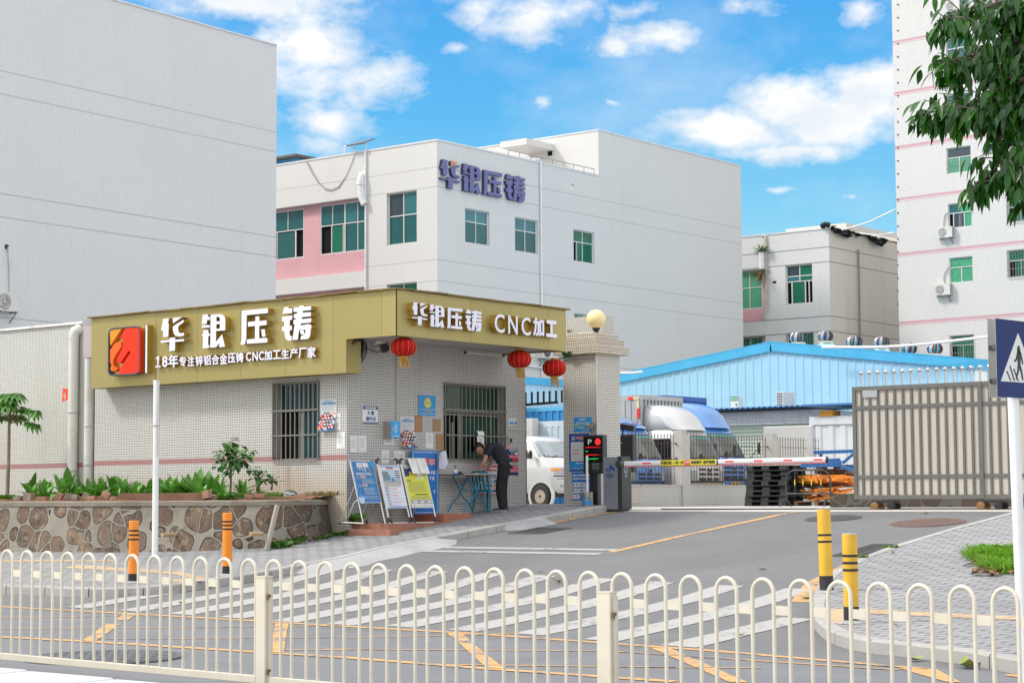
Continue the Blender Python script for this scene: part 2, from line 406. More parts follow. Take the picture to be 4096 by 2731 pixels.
def sheet(name, rows, m, h, bst=2.0, ast=.5, lab=None):
    """rows: (a, b0, b1) with a rising; a surface draped on the terrain"""
    A = []
    for (a0, l0, r0), (a1, l1, r1) in zip(rows, rows[1:]):
        ks = frange(0, 1, ast/max(ast, a1-a0))
        for k in ks[:-1]: A.append((a0+(a1-a0)*k, l0+(l1-l0)*k, r0+(r1-r0)*k))
    A.append(rows[-1]); n = max(1, int(max(abs(r-l) for _, l, r in A)/bst)); mb = MB(); mb.fixn = False
    vs = [(l+(r-l)*j/n, a, zg(l+(r-l)*j/n, a, h)) for a, l, r in A for j in range(n+1)]
    fs = [(i*(n+1)+j, i*(n+1)+j+1, (i+1)*(n+1)+j+1, (i+1)*(n+1)+j) for i in range(len(A)-1) for j in range(n)]
    mb.add(vs, fs); return struct(mb.build(name, m))
g = MB(); g.fixn = False
rows = [-80, 0, 8, 15.5, 19, 20.5, 23, 27.4, 30.4, 31.5, 33, 60, 300, 900]; cols = [-900, -300, -60, -40, -25, -15, -5, 10, 40, 300, 900]
g.add([(b, a, zg(b, a, -.07 if a < 31.2 else 0)) for a in rows for b in cols], [(i*11+j, i*11+j+1, i*11+j+12, i*11+j+11) for i in range(13) for j in range(10)])
struct(g.build('ground', YARD))
sheet('road', [(-3, -60, 40), (31.25, -60, 40)], ASPH, 0.0)
# kerb lines (b, a)
KL = [(-60, 17.05), (-30, 17.12), (-22.9, 17.16), (-21.5, 17.27), (-20.9, 17.5), (-20.65, 17.9), (-20.68, 18.4), (-20.95, 19.3), (-21.15, 20.2), (-21.36, 21.3), (-21.6, 22.6), (-21.85, 24), (-21.92, 26), (-21.92, 28), (-21.95, 29.8), (-22.05, 31.3)]
KR = [(40, 12.6), (12, 13.7), (0, 14.55), (-6.6, 15.24), (-7.3, 15.75), (-8.0, 16.03), (-8.55, 16.18), (-9.0, 16.5), (-9.5, 17.1), (-10.15, 18.05), (-10.85, 19.25), (-11.55, 20.6), (-12.05, 21.65), (-12.4, 22.5), (-12.72, 23.9), (-12.86, 25), (-12.92, 27), (-12.95, 31.0)]
PH = .12
sheet('pavement_left', [(a, -60-.01*i, b-.1) for i, (b, a) in enumerate(KL)]+[(33, -60, -22.1)], PAVE, PH, 1.0)
sheet('pavement_right', [(a, b+.1, 41) for b, a in KR]+[(31.4, -12.85, 41)], PAVE, PH, 1.0)
def kerb(name, line, side):
    mb = MB(); pts = [Vector((b, a, 0)) for b, a in line]
    L = [0]
    for p, q in zip(pts, pts[1:]): L.append(L[-1]+(q-p).length)
    def at(s):
        for i in range(len(L)-1):
            if s <= L[i+1]: return pts[i]+(pts[i+1]-pts[i])*((s-L[i])/(L[i+1]-L[i]))
        return pts[-1]
    s = 0
    while s < L[-1]-.05:
        e = min(L[-1], s+.8); lp = []
        for k in (0.012, .5, .988):
            q = s+(e-s)*k; c = at(q); d = (at(min(L[-1], q+.2))-at(max(0, q-.2))).normalized(); nrm = Vector((-d.y, d.x, 0))*side
            o, i = c, c+nrm*.15; zt = zg(c.x, c.y, PH+.008); zb = zt-.32
            lp.append([(o.x, o.y, zb), (o.x, o.y, zt-.02), (o.x+nrm.x*.02, o.y+nrm.y*.02, zt), (i.x, i.y, zt), (i.x, i.y, zb)])
        mb.loft(lp); s = e
    return struct(mb.build(name, KERB))
kerb('kerb_left', [p for p in KL if p[0] > -45], 1)
kerb('kerb_right', [p for p in KR if p[0] < 14][::1], -1)
# concrete apron in front of the gate and the sliding gate's rail
sheet('gate_apron', [(31.0, -22.2, 41), (33.2, -22.2, 41)], ground_mat('apron_concrete', (.43, .41, .37), (.53, .50, .46), .9, 3, .3, stains=.4), .006)
rl = MB()
rl.box(-21.6, 6, 32.28, 32.34, EYE-.285, EYE-.255); tag(rl.build('gate_rail', mat('rail_steel', (.05, .048, .05), .45, .6)), 'dark steel ground rail of the sliding gate', 'rail')
# ---- paint on the road
def mark(mb, P, n=8, h=.006):
    a, b, c, d = [Vector((p[0], p[1])) for p in P]; vs = []
    for i in range(n+1):
        t = i/n
        for q in (a.lerp(d, t), b.lerp(c, t)): vs.append((q.x, q.y, zg(q.x, q.y, h)))
    mb.add(vs, [(2*i, 2*i+1, 2*i+3, 2*i+2) for i in range(n)])
def paint(name, col, wear):
    m, t, p = newmat(name); co = t.n('ShaderNodeTexCoord').outputs['Object']
    n1 = t.noise(co, 9, 6, .75); n2 = t.noise(co, 1.3, 4, .6)
    k = t.step(t.m('ADD', n1, t.m('MULTIPLY', n2, .8)), 1.12-wear, 1.22-wear*.8)
    t.put(p.inputs['Base Color'], t.mix(k, t.mix(n2, tuple(x*.85 for x in col), col), (.15, .15, .15))); p.inputs['Roughness'].default_value = .75
    return m
WHITE = paint('road_white', (.40, .395, .375), .15); YEL = paint('road_yellow', (.62, .35, .13), .22)
mk = MB(); mk.fixn = False
bots = [-20.3, -19.27, -18.25, -17.2, -16.2, -15.17, -14.38, -13.47, -12.58, -11.56, -10.62]
tops = [-22.4, -21.3, -20.3, -19.25, -18.2, -16.99, -15.79, -14.73, -13.62, -12.55, -11.45]
z5 = zf(0, 1900, 1.68); z6 = zf(1300, 1900, 1.68); z7 = zf(2600, 1900, 1.5722)
BOT = [onG(z5(*p)) for p in ((465, 888), (815, 910), (1150, 932), (1490, 955), (1850, 980))]+[onG(z6(*p)) for p in ((35, 1000), (430, 1015), (850, 1040), (1290, 1065), (1765, 1105))]+[onG(z7(90, 1072))]
TOP = [onG(z5(1235, 755)), onG(z5(2180, 628))]+[onG(z6(*p)) for p in ((330, 633), (690, 645), (1060, 657), (1410, 672), (1800, 692), (2190, 713))]+[onG(z7(*p)) for p in ((425, 692), (850, 712), (830, 895))]
for i, (b, t_) in enumerate(zip(BOT, TOP)):
    mark(mk, [(b.x-.06, b.y), (b.x+.38, b.y-.02), (t_.x+.42, t_.y), (t_.x, t_.y)], 14)
struct(mk.build('crosswalk_stripes', WHITE))
mk = MB(); mk.fixn = False
for a in (25.14, 24.66): mark(mk, [(-21.62, a), (-17.72, a), (-17.72, a+.2), (-21.62, a+.2)], 6)
struct(mk.build('stop_lines', WHITE))
mk = MB(); mk.fixn = False
mark(mk, [(-17.75, 24.95), (-17.6, 24.95), (-17.6, 30.9), (-17.75, 30.9)], 20)
mark(mk, [(-21.9, 17.0), (-21.75, 17.0), (-21.6, 17.02), (-22, 17.02)], 4)
for (a0, a1) in ((27.6, 28.1), (28.5, 31.0), (24.2, 24.5)): mark(mk, [(-21.86, a0), (-21.7, a0), (-21.7, a1), (-21.86, a1)], 8)
for (a0, a1, o) in ((20.5, 21.4, 0), (21.4, 22.3, 0), (22.3, 23.2, 0), (23.2, 24.2, 0)):
    def kb(a):
        for (x0, y0), (x1, y1) in zip(KR, KR[1:]):
            if y0 <= a <= y1: return x0+(x1-x0)*(a-y0)/(y1-y0)
    mark(mk, [(kb(a0)-.32, a0), (kb(a0)-.04, a0), (kb(a1)-.04, a1), (kb(a1)-.32, a1)], 4)
def line2(p, q, wd):
    p, q = Vector(p[:2]), Vector(q[:2]); d = (q-p).normalized(); n = Vector((-d.y, d.x))*wd/2
    mark(mk, [p-n, p+n, q+n, q-n], 30)
# yellow box of thin lines across the street
def lg_(za, a, zb, b, wd): line2(onG(za(*a)), onG(zb(*b)), wd)
lg_(z5, (-700, 845), z5, (1300, 955), .12); lg_(z5, (1300, 955), z6, (0, 1008), .12); lg_(z6, (0, 1008), z6, (1000, 1065), .12); lg_(z6, (1000, 1065), z7, (400, 1105), .12); lg_(z7, (400, 1105), z7, (1760, 1221), .12)
lg_(z5, (-900, 1040), z5, (600, 1118), .14); lg_(z5, (600, 1118), z5, (2352, 1228), .14); lg_(z6, (168, 1228), z6, (1080, 1300), .14); lg_(z6, (1080, 1300), z6, (2352, 1388), .14)
lg_(z5, (-600, 972), z5, (1000, 942), .06); lg_(z5, (-600, 1040), z5, (880, 1026), .05); lg_(z5, (880, 1026), z6, (168, 1010), .05); lg_(z5, (640, 1102), z5, (2352, 1090), .05); lg_(z6, (168, 1092), z6, (1300, 1062), .05); lg_(z6, (0, 1170), z6, (1900, 1182), .06); lg_(z6, (1900, 1182), z7, (1560, 1226), .06); lg_(z5, (1700, 1172), z5, (2352, 1176), .05); lg_(z6, (860, 1274), z6, (2352, 1292), .06); lg_(z7, (0, 1208), z7, (700, 1213), .05)
def strip(pts, zz):
    q = [onG(zz(*p)) for p in pts]; mark(mk, [(v.x, v.y) for v in q], 8)
strip([(545, 1118), (640, 1118), (810, 1000), (715, 1000)], z5); strip([(780, 975), (860, 975), (915, 935), (820, 935)], z5)
strip([(1810, 1195), (1905, 1200), (1930, 1045), (1840, 1045)], z5); strip([(1840, 1045), (1930, 1045), (1940, 998), (1850, 995)], z5)
strip([(1090, 1300), (1215, 1306), (975, 1118), (885, 1115)], z6); strip([(885, 1115), (975, 1118), (930, 1060), (815, 1055)], z6)
strip([(500, 1302), (620, 1306), (130, 1090), (0, 1085)], z7); strip([(1860, 1300), (1960, 1305), (1790, 1215), (1560, 1215)], z7); strip([(2230, 1252), (2352, 1258), (2352, 1275), (2240, 1262)], z7)
struct(mk.build('yellow_road_lines', YEL))
# cement ramp fillet along the left kerb
mb = MB(); mb.fixn = False
def fillet(a0, a1, wd):
    n = 24; vs = []
    for i in range(n+1):
        a = a0+(a1-a0)*i/n; k = min(1, min(i, n-i)/3.0)
        for (x0, y0), (x1, y1) in zip(KL[5:], KL[6:]):
            if y0 <= a <= y1: b = x0+(x1-x0)*(a-y0)/(y1-y0)
        wv_ = wd*(.9+.08*math.sin(i*1.1)+.05*random.random())*max(.05, k)
        vs += [(b-.03, a, zg(b, a, PH-.004-.1*(1-k))), (b+wv_*.4, a, zg(b, a, .085*k+.006)), (b+wv_, a+.02, zg(b+wv_, a, .006))]
    mb.add(vs, [(3*i+j, 3*i+j+1, 3*i+j+4, 3*i+j+3) for i in range(n) for j in range(2)])
fillet(21.5, 26.2, .55); fillet(27.5, 28.9, .42)
struct(mb.build('cement_kerb_ramp', CEMENT, smooth=True))
# tactile paving
TAC = ground_mat('tactile', (.48, .34, .20), (.58, .42, .26), .9, 6, .3, bricks=(.3, .3, .012, (.4, .36, .3), 0), stains=.25)
mk = MB(); mk.fixn = False
zr = zf(3100, 2000, 2.1446)
def pv(pts, zz=None, h=PH):
    q = [onG(zz(*p), h) for p in pts]; mark(mk, [(v.x, v.y) for v in q], 8, PH+.005)
pv([(440, 985), (440, 945), (600, 925), (600, 1060)], zr); pv([(445, 985), (600, 1060), (560, 1068), (470, 1040)], zr)
pv([(600, 965), (600, 925), (2110, 1000), (2110, 1032)], zr)
pv([(0, 582), (0, 570), (760, 570), (760, 580)], z5); pv([(420, 622), (520, 600), (1220, 650), (1180, 668)], z5); pv([(1220, 650), (1380, 690), (1370, 712), (1180, 668)], z5); pv([(1170, 700), (1380, 690), (1370, 712), (1160, 722)], z5)
struct(mk.build('tactile_paving', TAC))
# ---- drains, manhole covers, leaves, kerb weeds
IRON = mat('cast_iron', (.10, .095, .09), .7, .5, dirt=.6, dcol=(.16, .10, .07), scale=9)
def drain(c, label, wd, ln, rz=0.0):
    z = zg(c.x, c.y); t = thing('drain_grate', label, 'drain grate', (c.x, c.y, z), 'iron drain grates in the driveway', rz)
    sl_ = math.atan((zg(c.x, c.y+.5)-zg(c.x, c.y-.5)))
    f = MB(); h = .012
    for x0, x1, y0, y1 in ((-wd/2, wd/2, -ln/2, -ln/2+.05), (-wd/2, wd/2, ln/2-.05, ln/2), (-wd/2, -wd/2+.05, -ln/2+.05, ln/2-.05), (wd/2-.05, wd/2, -ln/2+.05, ln/2-.05)): f.box(x0, x1, y0, y1, 0, h)
    b = MB(); n = int(ln/.09)
    for i in range(1, n): b.box(-wd/2+.05, wd/2-.05, -ln/2+ln*i/n-.018, -ln/2+ln*i/n+.018, 0, h*.9)
    b.box(-.02, .02, -ln/2+.05, ln/2-.05, 0, h*.8)
    p_ = MB(); p_.box(-wd/2+.05, wd/2-.05, -ln/2+.05, ln/2-.05, -.002, .003)
    Mx = Matrix.Rotation(sl_, 4, 'X')
    f.xf(Mx).build('frame', IRON, t, world=False); b.xf(Mx).build('bars', IRON, t, world=False); p_.xf(Mx).build('pit', mat('pit_shade', (.008, .008, .008), .9), t, world=False)  # flat black plate gives the shade below the grate
drain(Vector((-13.35, 25.6, 0)), 'iron drain grate beside the right pavement kerb', .75, 1.4); drain(Vector((-21.1, 27.6, 0)), 'iron drain grate by the left kerb of the driveway', .8, .9)
def manhole(c, r, label, m):
    z = zg(c.x, c.y); sl_ = math.atan(zg(c.x, c.y+.5)-zg(c.x, c.y-.5)); mb = MB(); mb.use(m)
    mb.lathe((0, 0, 0), [(r, -.02), (r, .008), (r*.9, .008), (r*.9, .004), (r*.86, .004), (r*.86, .009), (.001, .009)], 28)
    for i in range(-4, 5):
        for j in range(-4, 5):
            if math.hypot(i, j) < 4.4: mb.box(i*r*.18-.02, i*r*.18+.02, j*r*.18-.02, j*r*.18+.02, .006, .013)
    mb.xf(Matrix.Translation((c.x, c.y, z+.004)) @ Matrix.Rotation(sl_, 4, 'X')); tag(mb.build('manhole_cover', m), label, 'manhole cover', 'manhole covers in the road')
manhole(onG(zr(1310, 195)), .62, 'rusty round manhole cover in the driveway near the right pavement', mat('iron_rust', (.15, .10, .085), .8, .2, dirt=.5, dcol=(.2, .09, .05)))
manhole(onG(zr(500, 157)), .5, 'dark round manhole cover behind the leaning yellow bollard', IRON)
manhole(onG(z5(690, 1225)), .75, 'large dark manhole cover in the street behind the railing', mat('iron_dark', (.11, .115, .125), .7, .3, dirt=.4))
LF = [mat('leaf_yellow', (.45, .38, .08), .6), mat('leaf_olive', (.28, .33, .08), .6), mat('leaf_brown', (.25, .12, .05), .7)]
def fallen(c, ln, h, mi, label):
    mb = MB(); mb.fixn = False; a = random.random()*6.28; ux, uy = math.cos(a), math.sin(a); n = 6; vs = []; cv = .15+.3*random.random()
    for i in range(n+1):
        t = i/n; wd = math.sin(math.pi*min(1, t*.94+.03))*ln*.24; l = (t-.5)*ln; z = cv*ln*(2*t-1)**2*.6+.012
        for s_ in (-1, 0, 1): vs.append((c.x+ux*l-uy*wd*s_, c.y+uy*l+ux*wd*s_, zg(c.x, c.y, h)+z+abs(s_)*wd*.35))
    mb.add(vs, [(3*i+j, 3*i+j+1, 3*i+j+4, 3*i+j+3) for i in range(n) for j in range(2)])
    tag(mb.build('fallen_leaf', LF[mi], smooth=True), label, 'leaf', 'fallen leaves on the ground')
for (zz, x, y, ln, h, mi) in ((zr, 270, 848, .2, 0, 1), (zr, 535, 1183, .14, 0, 1), (zr, 590, 1190, .09, 0, 0), (zr, 850, 1243, .16, 0, 0), (zr, 930, 1262, .16, 0, 0), (zr, 855, 1297, .14, 0, 1), (zr, 1205, 1380, .2, 0, 1), (zr, 1280, 1357, .12, 0, 0), (zr, 1650, 1440, .3, 0, 1), (zr, 1715, 1425, .2, 0, 2), (zr, 1990, 1457, .14, 0, 1), (zr, 755, 1265, .07, 0, 2), (zr, 1010, 453, .12, PH, 2), (zr, 1035, 1077, .07, PH, 2), (zr, 1290, 120, .16, 0, 0), (z7, 708, 593, .16, 0, 0), (z7, 565, 1010, .13, 0, 0), (z6, 1565, 712, .16, 0, 1), (z6, 1570, 727, .14, 0, 2), (z6, 1448, 655, .1, 0, 2), (z5, 2005, 652, .14, 0, 1), (z5, 1010, 778, .14, 0, 0), (z5, 905, 770, .16, 0, 0), (z5, 1215, 865, .12, 0, 1), (z5, 1540, 730, .12, 0, 2), (z5, 365, 797, .14, 0, 2), (z5, 265, 800, .1, 0, 2)):
    c = onG(zz(x, y), h); fallen(c, ln, h, mi, ('yellow dry', 'olive green', 'small brown')[mi]+(' fallen leaf on the right pavement' if h else ' fallen leaf lying on the grey asphalt'))
# ================================================================== STREET RAILING
CREAM = mat('cream_paint', (.60, .56, .465), .38, 0, .05, 5, dirt=.35, dcol=(.50, .40, .24), coat=.2)
fb = lambda n: -13.20+.2570*n
fa = lambda n: 9.947+.0045*n
ft = lambda n: EYE-.417-.00309*n
STEELD = mat('steel_dark', (.12, .12, .12), .5, .7)
labs = {-12: 'cream road railing panel furthest left, at the picture edge', 0: 'cream road railing panel between the left picture edge and the first post', 12: 'cream road railing panel between the two square posts', 24: 'cream road railing panel right of the second square post'}
for n0 in (-12, 0, 12, 24):
    t = thing('road_railing', labs[n0], 'railing', (fb(n0+5.5), fa(n0+5.5), zg(fb(n0+5.5), fa(n0+5.5))), 'railing panels along the road')
    r_ = MB(); a_, b_ = n0-.35, n0+11.35
    zr0, zr1 = ft(a_)-.905, ft(b_)-.905
    r_.bar((fb(a_), fa(a_), zr0+.028), (fb(b_), fa(b_), zr1+.028), .04, .056)
    r_.build('bottom_rail', CREAM, t, bevel=.005)
    for k in range(12):
        n = n0+k; x, y, z = fb(n), fa(n), ft(n); h = MB(); rr = .0745; zz = z-.905+.056
        pts = [(x-rr, y, zz)]+[(x-rr*math.cos(math.pi*i/12), y, z-.0125-rr+rr*math.sin(math.pi*i/12)*1.12) for i in range(13)]+[(x+rr, y, zz)]
        h.tube(pts, .0128, 10); h.build('hoop', CREAM, t, smooth=True)
        if k < 11:
            p_ = MB(); x2 = fb(n+1); p_.obox((x+rr+.011, y-.004, z-.215), (x2-x-2*rr-.022, 0, -.003), (0, .008, 0), (0, 0, .056)); p_.build('tie_plate', CREAM, t)
for n, lab in ((-.5, 'cream square railing post at the left picture edge'), (11.62, 'cream square railing post, left one in the picture'), (23.55, 'cream square railing post, right one in the picture')):
    x, y, z = fb(n), fa(n), ft(n)-.13; zb = zg(x, y)
    if n < 0: x -= .05
    t = thing('railing_post', lab, 'post', (x, y, zb), 'square posts of the road railing')
    p_ = MB(); p_.box(x-.05, x+.05, y-.04, y+.04, zb, z); p_.build('post', CREAM, t, bevel=.006)
    c_ = MB(); c_.box(x-.052, x+.052, y-.042, y+.042, z, z+.012); c_.build('cap', CREAM, t)
    l_ = MB(); l_.box(x+.052, x+.072, y-.012, y+.02, zb+.1, z-.02); l_.build('side_flange', CREAM, t)
    for zz in (z-.13, zb+.25):
        b_ = MB(); b_.cyl((x+.068, y-.03, zz), (x+.068, y-.005, zz), .011, 8); b_.box(x+.06, x+.076, y-.032, y-.024, zz-.03, zz); b_.build('bolt', mat('rusty_bolt', (.16, .10, .06), .7, .4), t)
# white painted kerb on the camera's side of the railing
nk = MB()
for i in range(-34, 2):
    x = i*1.0; nk.box(x+.006, x+.994, 8.3, 9.28, zg(x, 9)-.3, zg(x, 9)+.2)
tag(struct(nk.build('kerb_near', mat('white_kerb', (.52, .52, .52), .7, 0, .06, 3, dirt=.25, dcol=(.4, .38, .34)), bevel=.03)))
sheet('median_paving', [(-6, -60, 40), (8.6, -60, 40)], CONC, .14)
# ================================================================== BOLLARDS
ORANGE = mat('orange_paint', (.80, .24, .012), .42, 0, .08, 4, dirt=.25, dcol=(.55, .22, .03), coat=.15)
YELLOWB = mat('yellow_paint', (.72, .42, .025), .42, 0, .1, 5, dirt=.55, dcol=(.35, .26, .10), coat=.15)
BLACKP = mat('black_paint', (.015, .015, .017), .5, 0, .3, 8, dirt=.3, dcol=(.12, .11, .10))
def bollard(base, h, r, m, rings, lab, grp, lean=(0, 0), cap=None, foot=.15):
    t = thing('bollard', lab, 'bollard', base, grp); t['tmp'] = 1; del t['tmp']
    Mx = Matrix.Translation(base) @ Matrix.Rotation(lean[0], 4, 'Y') @ Matrix.Rotation(lean[1], 4, 'X')
    b = MB(); b.lathe((0, 0, 0), [(r, -.05), (r, h-.008), (r-.008, h)], 28); b.xf(Mx).build('post', m, t, smooth=True)
    if cap: b = MB(); b.lathe((0, 0, 0), [(r*.98, h), (r*.98, h+.004), (.001, h+.004)], 28); b.xf(Mx).build('cap', cap, t)
    b = MB(); b.lathe((0, 0, 0), [(r+.002, -.05), (r+.002, h*foot)], 28); b.xf(Mx).build('black_foot', BLACKP, t, smooth=True)
    for z in rings: b = MB(); b.lathe((0, 0, 0), [(r+.0015, h*z-.013), (r+.0015, h*z+.013)], 28); b.xf(Mx).build('black_ring', BLACKP, t, smooth=True)
    b = MB(); b.lathe((0, 0, 0), [(r+.07, .0), (r+.06, .012), (r, .03)], 20); b.xf(Matrix.Translation(base)).build('mortar_collar', CEMENT, t)
bollard(onG(D(306, 1338), PH), .90, .072, ORANGE, (.84, .77, .70), 'orange bollard with three black rings, left of the white pole', 'orange bollards on the left pavement', (0.004, 0))
bollard(onG(D(522, 1321), PH), .945, .074, ORANGE, (.86, .80, .74), 'orange bollard with three black rings, right of the white pole near the kerb corner', 'orange bollards on the left pavement', (-.004, 0))
WCAP = mat('cap_white', (.7, .69, .65), .6)
bollard(onG(D(1899, 1360), PH), 1.0, .082, YELLOWB, (.69, .61), 'scratched yellow bollard with two black rings, leaning to the left', 'yellow bollards on the right pavement', (-.032, -.02), WCAP, .2)
bollard(onG(D(1956, 1430), PH), .905, .077, YELLOWB, (.755, .675, .595), 'upright yellow bollard with three black rings, nearer the railing', 'yellow bollards on the right pavement', (-.004, -.0), WCAP, .185)
# ================================================================== POLES AND CROSSING SIGN
WPOLE = mat('pole_white', (.76, .77, .78), .35, 0, .04, 3, dirt=.3, dcol=(.42, .40, .36), coat=.2)
pb = onG(D(356, 1277), PH); ph = onA(D(356, 873), pb.y).z
t = thing('white_pole', 'slim white metal pole standing on the pavement before the stone wall', 'pole', pb)
m_ = MB(); m_.lathe(pb, [(.055, 0), (.053, ph-pb.z-.012), (.057, ph-pb.z-.012), (.057, ph-pb.z)], 20); m_.build('tube', WPOLE, t, smooth=True)
m_ = MB(); zc = onA(D(356, 978), pb.y).z; m_.lathe(pb, [(.058, zc-pb.z-.012), (.060, zc-pb.z), (.058, zc-pb.z+.012)], 20); m_.build('strap', mat('strap_grey', (.35, .34, .3), .6), t)
m_ = MB(); m_.tube([pb+Vector((.065, -.03, zc-pb.z-.55)), pb+Vector((.07, -.03, zc-pb.z-.1)), pb+Vector((.066, -.03, zc-pb.z)), pb+Vector((.075, -.03, zc-pb.z+.5)), pb+Vector((.066, -.03, ph-pb.z+.05)), pb+Vector((.09, -.03, ph-pb.z+.35))], .007, 6); m_.build('loose_wire', mat('wire_beige', (.45, .40, .3), .6), t)
# crossing sign on the right pavement
py = 14.1; pbx = onA(D(2349, 1455), 13.3); sp = Vector((pbx.x, 13.3, zg(pbx.x, 13.3, PH)))
t = thing('crossing_sign', 'blue pedestrian crossing sign on a white pole at the right edge', 'road sign', sp)
stop = onA(D(2327, 912), 13.3); dx = (stop.x-pbx.x)/(stop.z-pbx.z)
m_ = MB(); m_.tube([(sp.x-dx*(pbx.z-sp.z), 13.3, sp.z), (stop.x+dx*.5, 13.3, stop.z+.5)], .042, 24); m_.build('pole', WPOLE, t, smooth=True)
vd = Vector((stop.x, 13.3, stop.z)); P0 = vd+Vector((0, 0, .02))
fa_ = R(-22)      # face of the blue plate turned a little right of the view line
look = Vector((stop.x, 13.3, 0)).normalized(); right = Vector((look.y, -look.x, 0))
def plate(x0px, x1px, ytop0, ytop1, ybot0, ybot1, dd0, dd1):
    # corners by depth along the view line so that the plate turns in plan
    q = []
    for x, y, dd in ((x0px, ybot0, dd0), (x1px, ybot1, dd1), (x1px, ytop1, dd1), (x0px, ytop0, dd0)):
        d = ray(*D(x, y)); s_ = (Vector((stop.x, 13.3)).length+dd)/Vector((d.x, d.y)).length; q.append(d*s_+Vector((0, 0, EYE)))
    return q
q = plate(2291, 2389, 731, 748, 911, 916, -.30, .21)
O = q[0]; X = (q[1]-q[0]); X.z = 0; wd = .60; X.normalize(); Y = Z3.copy(); NN = X.cross(Y); ht = (q[3]-q[0]).z
m_ = MB(); m_.obox(O-NN*.004, X*wd, Y*ht, NN*.004); m_.build('plate', mat('alu_back', (.36, .35, .33), .4, .6), t)
SB = mat('sign_blue', (.0008, .018, .125), .45, 0, .03, spec=.3); SW = mat('sign_white', (.70, .72, .72), .4, 0, .03); SK = mat('sign_black', (.008, .008, .01), .4)
m_ = MB(); m_.use(SB).obox(O+NN*.001, X*wd, Y*ht, NN*.002)
cx_, s_ = wd/2, wd
m_.use(SW).poly([[(.045, .115), (wd-.045, .115), (cx_, ht-.09)]], O, X, Y, NN, .003, .0045)
mx = SK; m_.use(mx)
hd = [(cx_+.022*math.cos(i*.3142), ht*.62+.034*math.sin(i*.3142)) for i in range(20)]
m_.poly([hd], O, X, Y, NN, .0045, .006)
k = wd/.6
bodyp = [(.285, .355), (.315, .358), (.335, .335), (.36, .26), (.352, .248), (.342, .252), (.325, .30), (.322, .245), (.345, .19), (.355, .135), (.337, .132), (.318, .19), (.302, .215), (.29, .185), (.262, .135), (.246, .142), (.272, .2), (.282, .25), (.278, .29), (.262, .268), (.235, .262), (.232, .275), (.255, .285)]
m_.poly([[(x, y) for x, y in bodyp]], O, X, Y, NN, .0045, .006)
for i, (x0, y0) in enumerate(((.105, .225), (.155, .25), (.21, .225), (.39, .225), (.44, .25), (.49, .225))):
    dxx = .045 if i < 3 else -.03
    xb = x0 if i < 3 else x0
    top = .235-.02*abs(i-2.5)/2.5
    xs = [.12, .165, .215, .37, .42, .465][i]; sl2 = [.05, .055, .06, .03, .03, .03][i]
    hh = [.07, .11, .09, .10, .11, .07][i]
    m_.poly([[(xs+sl2*.0, .122+hh), (xs+.018, .122+hh), (xs+.018+sl2, .122), (xs+sl2, .122)]], O, X, Y, NN, .0046, .0058)
m_.build('face', None, t)
q2 = plate(2272, 2330, 731, 722, 912, 914, .02, .45)
O2 = q2[0]; X2 = q2[1]-q2[0]; X2.z = 0; X2.normalize(); N2 = X2.cross(Z3)
m_ = MB(); m_.obox(O2, X2*.6, Z3*(q2[3]-q2[0]).z, N2*.004); m_.build('rear_plate', mat('alu_back', (.36, .35, .33), .4, .6), t)
m_ = MB()
for zz in (.12, ht-.2): m_.bar(O+X*.0+Vector((0, 0, zz))-NN*.02, O+X*wd*.95+Vector((0, 0, zz))-NN*.02, .02, .03)
for zz in (.12, ht-.2): m_.bar(O2+X2*.02+Vector((0, 0, zz))+N2*.015, O2+X2*.55+Vector((0, 0, zz))+N2*.015, .02, .03)
m_.build('mounting_rail', STEELD, t)
